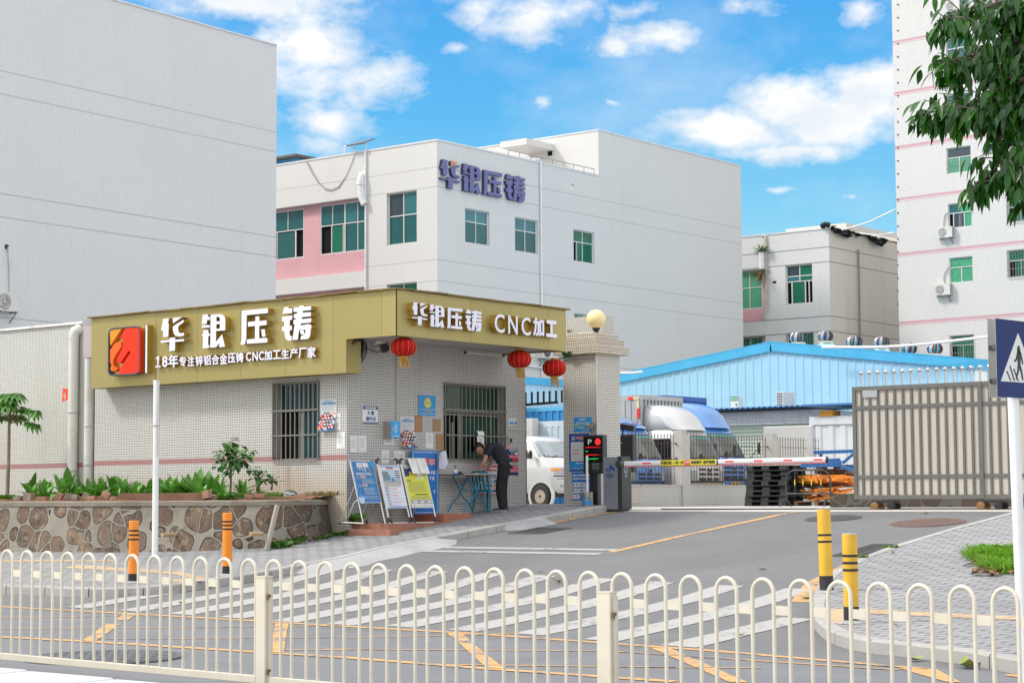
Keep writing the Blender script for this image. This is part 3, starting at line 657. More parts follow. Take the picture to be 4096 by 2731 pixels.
# ================================================================== STONE RETAINING WALL AND PLANTER
def stone_mat():
    m, t, p = newmat('rubble_stone'); co = t.n('ShaderNodeTexCoord').outputs['Object']
    nz = t.n('ShaderNodeTexNoise'); t.put(nz.inputs['Vector'], co); nz.inputs['Scale'].default_value = 1.3; nz.inputs['Detail'].default_value = 2
    ad = t.n('ShaderNodeVectorMath', operation='MULTIPLY_ADD'); t.put(ad.inputs[0], nz.outputs['Color']); ad.inputs[1].default_value = (.35, .35, .35); t.put(ad.inputs[2], t.mapv(co, (1, .8, 1)))
    vo = t.n('ShaderNodeTexVoronoi', feature='DISTANCE_TO_EDGE'); t.put(vo.inputs['Vector'], ad.outputs[0]); vo.inputs['Scale'].default_value = 2.55; vo.inputs['Randomness'].default_value = .9
    vc = t.n('ShaderNodeTexVoronoi', feature='F1'); t.put(vc.inputs['Vector'], ad.outputs[0]); vc.inputs['Scale'].default_value = 2.55; vc.inputs['Randomness'].default_value = .9
    j = t.m('ADD', vo.outputs['Distance'], t.m('MULTIPLY', t.m('SUBTRACT', t.noise(co, 5, 3), .5), .05))
    j = t.m('MINIMUM', j, t.m('MULTIPLY', t.m('SUBTRACT', .67, vc.outputs['Distance']), .55))
    mort = t.m('LESS_THAN', j, .040)
    rim = t.m('LESS_THAN', j, .062)
    hs = t.n('ShaderNodeSeparateColor'); t.put(hs.inputs[0], vc.outputs['Color'])
    sc = t.ramp(hs.outputs[0], [(0, (.15, .085, .055)), (.3, (.10, .075, .055)), (.55, (.19, .12, .075)), (.8, (.13, .09, .065)), (1, (.22, .155, .10))])
    n1 = t.noise(co, 4, 6, .7); n2 = t.noise(co, 2.2, 5, .65, 1.5); n3 = t.noise(co, 26, 3, .7)
    sc = t.mix(t.step(n2, .56, .60), sc, (.26, .20, .14))
    sc = t.mix(t.m('MULTIPLY', t.step(n1, .50, .60), .8), sc, (.05, .045, .04))
    sc = t.mix(t.m('MULTIPLY', t.step(n3, .5, .8), .5), sc, (.42, .36, .28))
    mc = t.mix(n1, (.19, .17, .14), (.33, .30, .25))
    s = t.n('ShaderNodeSeparateXYZ'); t.put(s.inputs[0], co)
    c = t.mix(rim, sc, (.035, .03, .027)); c = t.mix(mort, c, mc)
    moss = t.noise(t.mapv(co, (.7, .7, .7), (3, 3, 3)), 1.0, 5, .7)
    c = t.mix(t.m('MULTIPLY', t.step(moss, .5, .72), .4), c, (.035, .032, .026))
    # darker stretch of the return near the guard house
    c = t.mix(t.m('MULTIPLY', t.step(t.m('ADD', s.outputs[1], t.m('MULTIPLY', n1, .8)), 24.9, 26.0), .7), c, (.03, .027, .024))
    t.put(p.inputs['Base Color'], c); p.inputs['Roughness'].default_value = .92
    h = t.m('ADD', t.m('MULTIPLY', mort, 1.2), t.m('MULTIPLY', n1, .5)); bump(t, p, h, .7, .035)
    return m
STONE = stone_mat()
WL = [(-60, 22.3), (-31, 22.85), (-28, 23.1), (-26, 23.45), (-25.1, 23.75), (-24.55, 24.1), (-24.35, 24.7), (-24.42, 25.3), (-24.75, 25.85)]
top = EYE-.035
t = thing('stone_wall', 'low rubble stone retaining wall with pale mortar along the pavement', 'wall', (-27, 23.2, zg(-27, 23.2, PH)))
def walk(line, st):
    P = [Vector(p) for p in line]; out = []
    for p, q in zip(P, P[1:]):
        n = max(1, int((q-p).length/st)); out += [p.lerp(q, i/n) for i in range(n)]
    return out+[P[-1]]
W_ = walk(WL, .3); m_ = MB(); L = []
for i, p in enumerate(W_):
    d = (W_[min(i+1, len(W_)-1)]-W_[max(0, i-1)]).normalized(); n = Vector((d.y, -d.x))
    j = .02*math.sin(i*1.3)+.015*math.sin(i*3.1)
    a0 = p+n*(.0+j); zb = zg(p.x, p.y, PH)-.15
    L.append([(p.x+n.x*.16, p.y+n.y*.16, zb), (p.x+n.x*(.06+j), p.y+n.y*(.06+j), (zb+top)/2), (p.x, p.y, top-.09), (p.x-n.x*.3, p.y-n.y*.3, top-.09), (p.x-n.x*.3, p.y-n.y*.3, zb)])
m_.loft(L); m_.build('masonry', STONE, t)
m_ = MB(); L = []
for i, p in enumerate(W_):
    d = (W_[min(i+1, len(W_)-1)]-W_[max(0, i-1)]).normalized(); n = Vector((d.y, -d.x)); e = .02*math.sin(i*2.1)
    L.append([(p.x+n.x*.02, p.y+n.y*.02, top-.09), (p.x+n.x*.025, p.y+n.y*.025, top-.015+e*.3), (p.x-n.x*.02, p.y-n.y*.02, top+e*.4), (p.x-n.x*.34, p.y-n.y*.34, top), (p.x-n.x*.34, p.y-n.y*.34, top-.09)])
m_.loft(L); m_.build('coping', ground_mat('coping_cement', (.20, .17, .14), (.31, .27, .22), .95, 3, .4, stains=.7), t)
for x, zz in ((1115, 400), (1708, 393), (560, 455)):
    p = onA(zf(0, 1900, 1.68)(x, zz), 23.1 if x < 1600 else 23.5); m_ = MB(); m_.lathe((p.x, p.y, p.z), [(.024, -.09), (.036, -.09), (.036, .2), (.024, .2)], 14, 'y')
    m_.build('weep_pipe', mat('weep', (.42, .30, .17), .8), t)
m_ = MB(); s0 = onA(zf(0, 1900, 1.68)(1880, 200), 23.95); s1 = onA(zf(0, 1900, 1.68)(1830, 500), 23.85); m_.bar(s1-Vector((0, .14, 0)), s0-Vector((.0, .06, -.0)), .10, .06); m_.build('mortar_seam', ground_mat('seam', (.30, .28, .24), (.40, .37, .32), .95, 5, .3), t)
# soil bed
SOIL = ground_mat('soil', (.20, .095, .05), (.27, .14, .08), .97, 6, .6, stains=.4)
W2 = [p for p in walk([(-60, 22.4), (-31, 22.95), (-28, 23.2), (-26, 23.55), (-25.2, 23.85), (-24.72, 24.2), (-24.52, 24.7), (-24.58, 25.3), (-24.85, 25.8)], .3)]
vs = []; ny = 8
for p in W2:
    for j in range(ny+1):
        y = p.y+.2+(25.92-p.y-.2)*j/ny; x = p.x-.1*(1 if p.y > 23.9 else 0)
        vs.append((x, y, top-.02+.11*(j/ny)+random.uniform(-.018, .018)+(.03*math.sin(x*2.3+y*3))*(j/ny)))
m_ = MB(); m_.fixn = False; m_.add(vs, [(i*(ny+1)+j, (i+1)*(ny+1)+j, (i+1)*(ny+1)+j+1, i*(ny+1)+j+1) for i in range(len(W2)-1) for j in range(ny)])
m_.fixn = True
so_ = m_.build('soil_bed', SOIL, None, smooth=True); struct(so_)
def bedz(y): return top+.02+.09*max(0, min(1, (y-23.2)/2.7))
def onBed(p):   # picture point -> on the bed surface
    z = bedz(24.5)
    for _ in range(6):
        q = onZ(p, z) if abs(ray(*p).z) > 2e-4 else onA(p, 24.5)
        y = max(23.4, min(25.7, q.y)); z = bedz(y)
    y = max(23.4, min(25.7, q.y)); q = onA(p, y); return Vector((q.x, y, bedz(y)))
BRICK = mat('red_brick', (.28, .145, .10), .9, 0, .2, 7, dirt=.5, dcol=(.30, .24, .20), bmp=.02)
EDGE = mat('edging_board', (.16, .085, .05), .9, 0, .25, 3, dirt=.6, dcol=(.08, .05, .03), streak=False, bmp=.02)
def bedA(x, y, a): return onA(zf(0, 1900, 1.68)(x, y), a)
for (x0, x1, a, lab) in ((140, 800, 24.1, 'brown edging board of the planter, left length'), (800, 1370, 23.95, 'brown edging board of the planter, right length')):
    p0, p1 = bedA(x0, 160, a), bedA(x1, 160, a); m_ = MB(); z0 = bedz(a)-.05
    m_.obox((p0.x, a, z0), (p1.x-p0.x, 0, 0), (0, .05, 0), (0, 0, .15 if x0 > 500 else .10)); tag(m_.build('edging_board', EDGE, bevel=.006), lab, 'edging board', 'edging boards of the planter bed')
def brick(x, y, a, sz, rz, ry, lab, m=BRICK):
    p = bedA(x, y, a); z = bedz(a)+sz[2]*.5*0-.005; m_ = MB(); sz = [q_*.82 for q_ in sz]; m_.box(-sz[0]/2, sz[0]/2, -sz[1]/2, sz[1]/2, 0, sz[2])
    for i, v in enumerate(m_.v): m_.v[i] = tuple(c_+random.uniform(-.008, .008) for c_ in v)
    m_.xf(Matrix.Translation((p.x, a, z+abs(math.sin(ry))*sz[0]*.5)) @ Matrix.Rotation(rz, 4, 'Z') @ Matrix.Rotation(ry, 4, 'Y'))
    tag(m_.build('brick', m, bevel=.006), lab, 'brick', 'loose bricks and stones on the planter')
ROCK = mat('grey_stone', (.22, .175, .145), .95, 0, .3, 6, dirt=.5, bmp=.03)
for x, sz, rz, ry, lab, m in ((120, (.22, .12, .1), .3, 0, 'pinkish round stone at the left end of the bed', ROCK), (195, (.26, .14, .17), .1, 0, 'thick brown block before the edging board', ROCK), (290, (.34, .12, .08), 0, 0, 'long flat brick left of the stones', BRICK), (390, (.17, .1, .14), .5, .5, 'tilted roof tile piece among the stones', BRICK), (450, (.15, .12, .14), .9, .3, 'grey pointed stone in the middle of the row', ROCK),
                              (505, (.18, .1, .1), .2, .2, 'pale broken stone beside the pointed stone', ROCK), (570, (.14, .1, .13), .4, .4, 'small grey stone right of the pale one', ROCK), (620, (.27, .11, .09), 0, 0, 'flat brick left of the tilted pale brick', BRICK), (705, (.2, .1, .15), .3, .5, 'tilted pale brick leaning on the edging', BRICK), (765, (.2, .1, .06), 0, 0, 'thin brick right of the tilted brick', BRICK)):
    brick(x, 175, 23.55, sz, rz, ry, lab, m)
for x, y, a, sz, rz, ry, lab in ((1395, 160, 23.72, (.22, .11, .17), -.15, -.12, 'lower brick of the small stack beside the shrub'), (1420, 140, 23.85, (.28, .11, .07), .2, .15, 'upper brick of the small stack beside the shrub'), (1680, 155, 24.05, (.24, .12, .06), .25, .1, 'left brick of the pair before the weeds'), (1748, 155, 24.1, (.24, .12, .085), .4, .06, 'right brick of the pair before the weeds'), (2030, 160, 24.6, (.3, .12, .055), .1, 0, 'thin red brick beside the cap')):
    brick(x, y, a, sz, rz, ry, lab)
# cap and crumpled paper on the bed
p = bedA(1945, 140, 24.6); m_ = MB(); m_.lathe((p.x, p.y, bedz(24.6)+.02), [(.14, 0), (.145, .03), (.11, .075), (.03, .095), (.001, .097)], 16); m_.use(MATS.setdefault('cap_green', mat('cap_green', (.05, .085, .07), .8)))
m_.obox((p.x+.08, p.y-.08, bedz(24.6)+.02), (.28, .05, .02), (-.02, .16, 0), (0, 0, .012)); tag(m_.build('cap', mat('cap_green', (.05, .085, .07), .8), smooth=True), 'dark green peaked cap lying on the planter soil', 'cap')
p = bedA(1945, 165, 24.35); m_ = MB(); vs = [(p.x+.16*math.cos(i*.9)*random.uniform(.6, 1), p.y+.1*math.sin(i*.9), bedz(24.3)+random.uniform(0, .11)) for i in range(14)]; m_.add(vs, [(i, (i+1) % 14, (i+5) % 14) for i in range(14)]); tag(m_.build('crumpled_paper', mat('paper_white', (.72, .72, .70), .8)), 'crumpled white paper under the green cap', 'paper')
# ---- plants
GREEN = {}
def leafmat(name, c, rough=.45, var=.35):
    m, t, p = newmat(name); co = t.n('ShaderNodeTexCoord').outputs['Object']; g_ = t.n('ShaderNodeNewGeometry')
    n1 = t.noise(co, 7, 3, .6); rnd = g_.outputs['Random Per Island']
    k = t.m('MULTIPLY_ADD', rnd, .7, t.m('MULTIPLY', n1, .3))
    cc = t.mix(k, tuple(x*(1-var) for x in c), tuple(x*(1+var*1.6) for x in c))
    cc = t.mix(t.m('MULTIPLY', t.m('GREATER_THAN', rnd, .93), .5), cc, (c[0]*3.2, c[1]*2.2, c[2]*1.2))
    t.put(p.inputs['Base Color'], cc); p.inputs['Roughness'].default_value = rough; p.inputs['Specular IOR Level'].default_value = .5
    tr = t.n('ShaderNodeBsdfTranslucent'); t.put(tr.inputs[0], t.mix(1, cc, (1.3, 1.6, .5), 'MULTIPLY'))
    ms = t.n('ShaderNodeMixShader'); ms.inputs[0].default_value = .22; t.put(ms.inputs[1], p.outputs[0]); t.put(ms.inputs[2], tr.outputs[0])
    o = [x for x in m.node_tree.nodes if x.type == 'OUTPUT_MATERIAL'][0]; t.put(o.inputs[0], ms.outputs[0]); return m
def leaf(mb, base, dirv, ln, wd, droop=.3, fold=.25, n=5, shape=.45, up=Z3):
    d = Vector(dirv).normalized(); sd = d.cross(Vector(up))
    if sd.length < .05: sd = d.cross(X3)
    sd.normalize(); nn = sd.cross(d); vs = []
    for i in range(n+1):
        t = i/n; ex = 1.0 if shape == .5 else .72 if shape < .5 else 1.35; wq = wd*math.sin(math.pi*min(.985, max(.015, t**ex)))
        c = Vector(base)+d*ln*t*(1-.15*droop*t)-Z3*droop*ln*t*t
        vs += [c-sd*wq/2+nn*fold*wq*.5, c, c+sd*wq/2+nn*fold*wq*.5]
    mb.add(vs, [(3*i+j, 3*i+j+1, 3*i+j+4, 3*i+j+3) for i in range(n) for j in range(2)])
LGREEN = leafmat('leaf_lettuce', (.085, .22, .035)); DGREEN = leafmat('leaf_shrub', (.055, .145, .040)); WEED = leafmat('leaf_weed', (.075, .165, .03), .6); PAPA = leafmat('leaf_papaya', (.06, .19, .022)); DRY = leafmat('grass_dry', (.16, .13, .05), .8)
STEM = mat('plant_stem', (.14, .13, .07), .8)
def rosette(c, h, n, lab, wide=.085):
    mb = MB(); mb.fixn = False
    for i in range(n):
        a = i*2.4+random.random(); t_ = random.uniform(.1, .95); rad = Vector((math.cos(a), math.sin(a), 0)); ln = h*random.uniform(.75, 1.15)
        leaf(mb, c+rad*.02, rad*(1.1-t_)+Z3*(t_*1.2), ln, wide*random.uniform(.8, 1.2)*h/.4, droop=.15+.5*(1.1-t_), fold=.3, n=6, shape=.5)
    return tag(mb.build('leafy_plant', LGREEN, smooth=True), lab, 'plant', 'broad leaved plants in the planter bed')
zp = zf(0, 1560, 3.1357); zq = zf(700, 1780, 3.2667)
desc = ['at the left end of the bed', 'left of the first drain pipe', 'before the first drain pipe', 'before the second drain pipe', 'under the red band, third from the second pipe', 'left of the white pole', 'just left of the white pole', 'behind the white pole', 'right of the white pole', 'second right of the white pole', 'third right of the white pole', 'left of the shrub', 'touching the left side of the shrub', 'behind the brick stack', 'right of the shrub stem', 'low, beside the right seedling', 'between the two drain pipes', 'left of the tallest leaf cluster', 'in the middle of the bed front', 'drooping over the edging board']
for i, (z_, x, y, h, n) in enumerate(((zp, 390, 1290, .62, 9), (zp, 580, 1240, .5, 8), (zp, 760, 1250, .62, 9), (zp, 850, 1260, .68, 8), (zp, 1130, 1280, .5, 10), (zp, 1290, 1280, .5, 13), (zp, 1420, 1290, .55, 13), (zp, 1550, 1280, .58, 13), (zp, 1700, 1280, .5, 12), (zp, 1860, 1290, .52, 13), (zp, 2060, 1280, .55, 14), (zp, 2150, 1280, .6, 13),
        (zq, 60, 600, .62, 12), (zq, 190, 600, .6, 11), (zq, 300, 600, .66, 12), (zq, 400, 600, .58, 12), (zq, 500, 600, .55, 11), (zq, 590, 610, .5, 11), (zq, 880, 620, .45, 9), (zp, 1220, 1310, .45, 12))):
    p = onA(z_(x, y), 25.1-.5*(i % 3)*.6); y_ = p.y; p.z = bedz(y_)
    ro = rosette(p, h*1.1, n+9, 'broad leaved green plant '+desc[i])
    for q in range(2 if x > 350 else 0):
        c = ro.copy(); C.objects.link(c); a = random.uniform(.8, 5.4); dp = Vector((random.uniform(.14, .36)*(-1)**q, random.uniform(-.25, .3), -.03)); k = random.uniform(.62, .85)
        c.matrix_basis = Matrix.Translation(p+dp) @ Matrix.Rotation(a, 4, 'Z') @ Matrix.Diagonal((k, k, k, 1)) @ Matrix.Translation(-p); c['label'] = 'smaller leafy plant crowding the row between the tall ones'
def shrub(c, h, w_, n, lab, m, lw=.11, name='shrub', cat='shrub', lf=.15):
    t = thing(name, lab, cat, c); s_ = MB(); lv = MB(); lv.fixn = False; tips = []
    s_.tube([c, c+Vector((.02, 0, h*.3)), c+Vector((0, .02, h*.5))], [.022, .018, .014], 7)
    for i in range(7):
        a = i*2.4; rr = w_*random.uniform(.45, 1); e = c+Vector((math.cos(a)*rr, math.sin(a)*rr*.8, h*random.uniform(.55, .95))); b0 = c+Vector((0, 0, h*random.uniform(.25, .5)))
        s_.tube([b0, b0.lerp(e, .5)+Z3*.04, e], [.011, .008, .005], 5); tips += [b0.lerp(e, k) for k in (.55, .75, .9, 1)]
    for i in range(n):
        p = random.choice(tips)+Vector((random.gauss(0, .05), random.gauss(0, .05), random.gauss(0, .04))); a = random.random()*6.28
        leaf(lv, p, (math.cos(a), math.sin(a), random.uniform(-.5, .5)), random.uniform(.7, 1.2)*lf, lw*random.uniform(.8, 1.2), .4, .25, 5, .4)
    s_.build('stem', STEM, t); lv.build('foliage', m, t, smooth=True)
p = onA(zq(720, 600), 24.6); p.z = bedz(24.6); shrub(p, 1.12, .42, 105, 'bushy green shrub with lobed leaves growing from the planter', DGREEN, .13, lf=.2)
p = onA(zq(1090, 560), 24.9); p.z = bedz(24.9); shrub(p, .55, .25, 26, 'small seedling with a few broad leaves beside the weeds', DGREEN, .11, 'seedling', 'plant')
p = onA(zq(1260, 540), 25.3); p.z = bedz(25.3)+.1; shrub(p, .28, .22, 20, 'low creeping seedling near the stained wall', DGREEN, .09, 'seedling', 'plant', .12)
def tuft(name, pts, h, n, m, lab, w_=.012, cat='weeds', spread=.18, blade=True):
    mb = MB(); mb.fixn = False
    for c in pts:
        for i in range(n):
            a = random.random()*6.28; r_ = spread*math.sqrt(random.random()); b = c+Vector((math.cos(a)*r_, math.sin(a)*r_*.7, -.01)); k = random.uniform(.4, 1.1)
            leaf(mb, b, (math.cos(a*3)*.6, math.sin(a*3)*.6, 1), h*k, w_*(1 if blade else random.uniform(2, 4)), .35, .1, 3, .5)
    o = mb.build(name, m); o['kind'] = 'stuff'; tag(o, lab, cat); return o
def bedp(z_, x, y, a): q = onA(z_(x, y), a); q.z = bedz(a); return q
tuft('weeds', [bedp(zp, x, 1290, 24.4) for x in range(480, 1150, 45)]+[bedp(zp, x, 1295, 24.6) for x in range(1100, 2190, 60)], .26, 48, WEED, 'low weeds growing between the planter plants', .024, blade=False, spread=.24)
tuft('weeds', [bedp(zp, x, 1310, 24.3) for x in range(-60, 240, 40)], .2, 30, WEED, 'low weeds around the foot of the papaya tree', .02, blade=False)
tuft('grass_clump', [bedp(zq, x, 660, 24.5) for x in (780, 860, 900, 960)], .2, 60, WEED, 'grassy weeds right of the shrub', .011)
tuft('grass_clump', [bedp(zq, x, 650, 24.5) for x in (1250, 1310, 1360)], .22, 70, WEED, 'fresh grass clump before the stained wall', .011)
tuft('dry_grass', [bedp(zq, x, 640, 25.0) for x in (1800, 1880, 1960, 2040, 2100)], .2, 70, DRY, 'dry grass at the right end of the planter', .011)
tuft('dry_grass', [bedp(zq, x, 620, 24.8) for x in (1080, 1150, 1210)], .2, 60, DRY, 'heap of dry roots beside the seedling', .012)
def gp(z_, x, y): return onG(z_(x, y), PH)
tuft('weeds', [gp(zq, x, y) for x, y in ((1500, 1300), (1560, 1280), (1620, 1270), (1400, 1335), (1330, 1345))], .3, 26, WEED, 'green weeds at the foot of the stone wall return', .035, blade=False, spread=.14)
tuft('weeds', [gp(zq, x, y) for x, y in ((1800, 1240), (1900, 1225), (2050, 1190), (2180, 1180))], .2, 24, WEED, 'creeping weeds beside the brick step', .03, blade=False, spread=.14)
p = onB(zq(2220, 1060), -24.2); tuft('weeds', [Vector((-24.25, 26.05, zg(-24.2, 26, PH)+.2))], .4, 40, WEED, 'leafy weed in the corner of the guard house', .04, blade=False, spread=.14)
for x, y, lab in ((1000, 405, 'small weed on the right kerb'), (760, 492, 'tiny weed on the right kerb')): tuft('weeds', [onG(zr(x, y), PH)], .1, 30, WEED, lab, .02, blade=False, spread=.12 if x > 900 else .06)
GRASS = leafmat('grass_green', (.14, .29, .025), .6)
gpts = [onG(zr(x, y), PH) for x, y in [(1720+random.random()*520, 440+random.random()*200) for _ in range(170)] if (x-1720)/420 > abs(y-480)/260-.1]
tuft('grass_patch', gpts, .3, 60, GRASS, 'patch of tall green grass beside the white sign pole', .012, 'grass', .2)
mb = MB(); mb.fixn = False
for _ in range(130):
    q = onG(zr(1700+random.random()*440, 500+random.random()*160), PH); a = random.random()*6.28
    leaf(mb, q+Z3*.03, (math.cos(a), math.sin(a), random.uniform(0, .7)), random.uniform(.08, .2), .07, .3, .4, 4)
o = mb.build('dry_leaves', LF[2]); o['kind'] = 'stuff'; tag(o, 'dry brown leaves scattered along the grass patch', 'leaves')
# papaya
zt = zf(0, 1560, 3.1357)
pb_ = onA(zt(90, 1270), 25.0); pb_.z = bedz(25.0); pt = onA(zt(115, 400), 25.0)
t = thing('papaya_tree', 'young papaya tree with a bare stem by the left wall', 'tree', pb_)
m_ = MB(); m_.tube([pb_, pb_.lerp(pt, .5)+Vector((.015, 0, 0)), pt], [.045, .038, .03], 10); m_.build('trunk', mat('papaya_bark', (.22, .20, .14), .85, 0, .25, 8, dirt=.5), t, smooth=True)
lv = MB(); lv.fixn = False; st_ = MB()
def palmate(c, dirv, sz):
    d = Vector(dirv).normalized(); sd = d.cross(Z3).normalized()
    for k in range(-3, 4):
        a = k*.5; dd = (d*math.cos(a)+sd*math.sin(a)); l_ = sz*(1-.09*abs(k))
        leaf(lv, c, dd+Z3*.05, l_, sz*.34, .55, .15, 6, .5)
        for s2 in (-1, 1): leaf(lv, c+dd*l_*.35-Z3*l_*.06, dd+sd*s2*.9*math.cos(a)-d*s2*.9*math.sin(a), l_*.42, sz*.16, .5, .1, 4, .5)
for i in range(15):
    a = i*2.39; e = pt+Vector((math.cos(a)*random.uniform(.1, .42), math.sin(a)*random.uniform(.1, .4), random.uniform(.1, .62)))
    st_.tube([pt, pt.lerp(e, .5)+Z3*.05, e], [.012, .009, .006], 5); palmate(e, Vector((math.cos(a), math.sin(a), -.25)), random.uniform(.26, .36))
for x, y in ((390, 260), (440, 250), (370, 400), (430, 420), (10, 330)):
    e = onA(zt(x, y), 25.0-.1); st_.tube([pt-Z3*.03, pt.lerp(e, .55)+Z3*.03, e], [.01, .008, .005], 5); palmate(e, Vector(((1 if x > 100 else -1), -.3, -.6)), .26)
st_.build('leaf_stalks', STEM, t); lv.build('crown', PAPA, t, smooth=True)
# ================================================================== GUARD HOUSE
BW, AW, AE_ = -24.3, 25.9, 31.32       # right wall plane, front wall plane, far end
pkz0 = onA(D(500, 1063), AW).z; pkz1 = onA(D(500, 1051), AW).z
GT = tile('tile_guard', (.62, .605, .565), (.15, .145, .13), .0505, .17, [(pkz0, pkz1, (.45, .155, .165))], .22, (.30, .25, .17), .2, .07, spot=(onA(D(640, 1100), AW).x, onA(D(690, 1100), AW).x, EYE+.05, onA(D(650, 1060), AW).z))
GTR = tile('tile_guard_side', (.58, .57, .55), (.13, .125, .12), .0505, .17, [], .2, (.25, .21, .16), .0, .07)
GTL = tile('tile_annex', (.63, .635, .585), (.17, .17, .16), .0505, .16, [(pkz0-.02, pkz1-.02, (.42, .155, .18))], .32, (.36, .32, .22), .35, .06)
def facade(mb, O, X, Wd, Ht, holes, dep):
    """front wall from O along X with rectangular openings; reveals go back by dep along -N"""
    O = Vector(O); Nn = X.cross(Z3); us = sorted({0, Wd}|{h[0] for h in holes}|{h[1] for h in holes}); zs = sorted({0, Ht}|{h[2] for h in holes}|{h[3] for h in holes})
    P = lambda u, z, d=0: O+X*u+Z3*z-Nn*d
    for u0, u1 in zip(us, us[1:]):
        for z0, z1 in zip(zs, zs[1:]):
            um, zm = (u0+u1)/2, (z0+z1)/2
            if not any(h[0] < um < h[1] and h[2] < zm < h[3] for h in holes): mb.quad(P(u0, z0), P(u1, z0), P(u1, z1), P(u0, z1))
    for h in holes:
        a, b, c, d = h[:4]
        mb.quad(P(a, c), P(b, c), P(b, c, dep), P(a, c, dep)); mb.quad(P(a, d, dep), P(b, d, dep), P(b, d), P(a, d))
        mb.quad(P(a, c), P(a, c, dep), P(a, d, dep), P(a, d)); mb.quad(P(b, c, dep), P(b, c), P(b, d), P(b, d, dep))
DARK = mat('opening_shade', (.012, .013, .014), .9, spec=.1)  # near-black colour that carries the shade inside openings
ALU = mat('aluminium', (.52, .52, .52), .4, .35, .05, 3, dirt=.25, dcol=(.3, .28, .25))
BARS = mat('grille_bars', (.23, .22, .20), .5, .35, .1, 6, dirt=.4, dcol=(.16, .13, .1))
def window(parent, O, X, Wd, Ht, panes, mull, trans, dep, gl, fr=None, bars=0, barm=None, rails=(), fw=.05, proud=.03, barvert=True, nm='window'):
    """O is the opening's lower left corner on the wall face; fractions 0..1 inside the opening"""
    fr = fr or ALU; O = Vector(O); Nn = X.cross(Z3); Q = O-Nn*dep
    P = lambda u, z, d=0: Q+X*(u*Wd)+Z3*(z*Ht)+Nn*d
    f = MB()
    bar = lambda a, b: f.obox(a, b[0], b[1], b[2])
    f.obox(P(0, 0), X*Wd, Nn*.05, Z3*fw); f.obox(P(0, 1)-Z3*fw, X*Wd, Nn*.05, Z3*fw)
    f.obox(P(0, 0)+Z3*fw, X*fw, Nn*.048, Z3*(Ht-2*fw)); f.obox(P(1, 0)-X*fw+Z3*fw, X*fw, Nn*.048, Z3*(Ht-2*fw))
    for z in trans: f.obox(P(0, z)+X*fw-Z3*fw*.45, X*(Wd-2*fw), Nn*.052, Z3*fw*.9)
    for (u, z0, z1, k) in mull: f.obox(P(u, z0)-X*fw*.45*k+Z3*.004, X*fw*.9*k, Nn*.046, Z3*((z1-z0)*Ht-.008))
    fo = f.build(nm, fr, parent)
    for (u0, u1, z0, z1, g_) in panes:
        p_ = MB(); p_.obox(P(u0, z0)+Nn*.012, X*((u1-u0)*Wd), Nn*.008, Z3*((z1-z0)*Ht)); o = p_.build('pane', g_, fo)
    d_ = MB(); d_.quad(P(0, 0, -.06), P(1, 0, -.06), P(1, 1, -.06), P(0, 1, -.06)); d_.build('room_shade_sheet', DARK, fo)  # flat dark sheet in place of the unlit room
    if bars:
        b_ = MB()
        for i in range(bars+1):
            u = .012+(1-.024)*i/bars; b_.bar(O+X*(u*Wd)+Nn*proud, O+X*(u*Wd)+Nn*proud+Z3*Ht, .018, .018)
        for z in (0.01, .99)+tuple(rails): b_.obox(O+Z3*(z*Ht-.012)+Nn*(proud+.0095), X*Wd, Nn*.02, Z3*.024)
        b_.build('bar_grille', barm or BARS, fo)
    return fo
gh = thing('guard_house', 'white tiled guard house with a gold fascia at the factory gate', 'guard house', (-27.5, 28.5, zg(-27.5, 28.5, PH)))
bl = onA(D(217, 1000), AW).x
zb0 = zg(-24.3, 26, 0)-.4; ztop = EYE+3.35
w0, w1 = onA(D(627, 1059), AW), onA(D(734, 873), AW)
v0, v1 = onB(D(1019, 1057), BW), onB(D(1160, 887), BW)
wl = (w0.x-bl, w1.x-bl, w0.z-zb0, w1.z-zb0); wr = (v0.y-AW, v1.y-AW, v0.z-zb0, v1.z-zb0)
m_ = MB(); facade(m_, (bl, AW, zb0), X3, BW-bl, ztop-zb0, [wl], .22); m_.quad((bl, AW, zb0), (bl, AE_, zb0), (bl, AE_, ztop), (bl, AW, ztop)); m_.build('front_wall', GT, gh)
m_ = MB(); facade(m_, (BW, AW, zb0), Y3, AE_-AW, ztop-zb0, [wr], .22); m_.quad((BW, AE_, zb0), (bl, AE_, zb0), (bl, AE_, ztop), (BW, AE_, ztop)); m_.build('side_wall', GTR, gh)
GG = glass('glass_guard', (.006, .05, .055), .05, .45); GG2 = glass('glass_guard_green', (.006, .06, .03), .05, .4); GGR = glass('glass_green_lit', (.03, .22, .10), .08, .4)
FRG = mat('frame_grey', (.30, .29, .27), .5, .3, .1, 5, dirt=.4, dcol=(.12, .1, .09))
window(gh, (w0.x, AW, w0.z), X3, w1.x-w0.x, w1.z-w0.z, [(.03, .97, .66, .97, GG), (.5, .97, .03, .62, GG)], [(.5, .03, .62, 1.6)], [.64], .2, GG, FRG, 10, BARS, (.32, .635), .045)
window(gh, (BW, v0.y, v0.z), Y3, v1.y-v0.y, v1.z-v0.z, [(.03, .97, .665, .97, GG2), (.40, .86, .03, .57, GG2), (.5, .7, .12, .34, GGR), (.86, .97, .03, .6, GG2), (.38, .42, .1, .5, mat('curtain_mint', (.30, .55, .42), .8))], [(.36, .03, .62, 2.2), (.86, .03, .62, 1), (.24, .03, .5, 1)], [.64, .6], .2, GG2, FRG, 15, BARS, (.325, .655), .045)
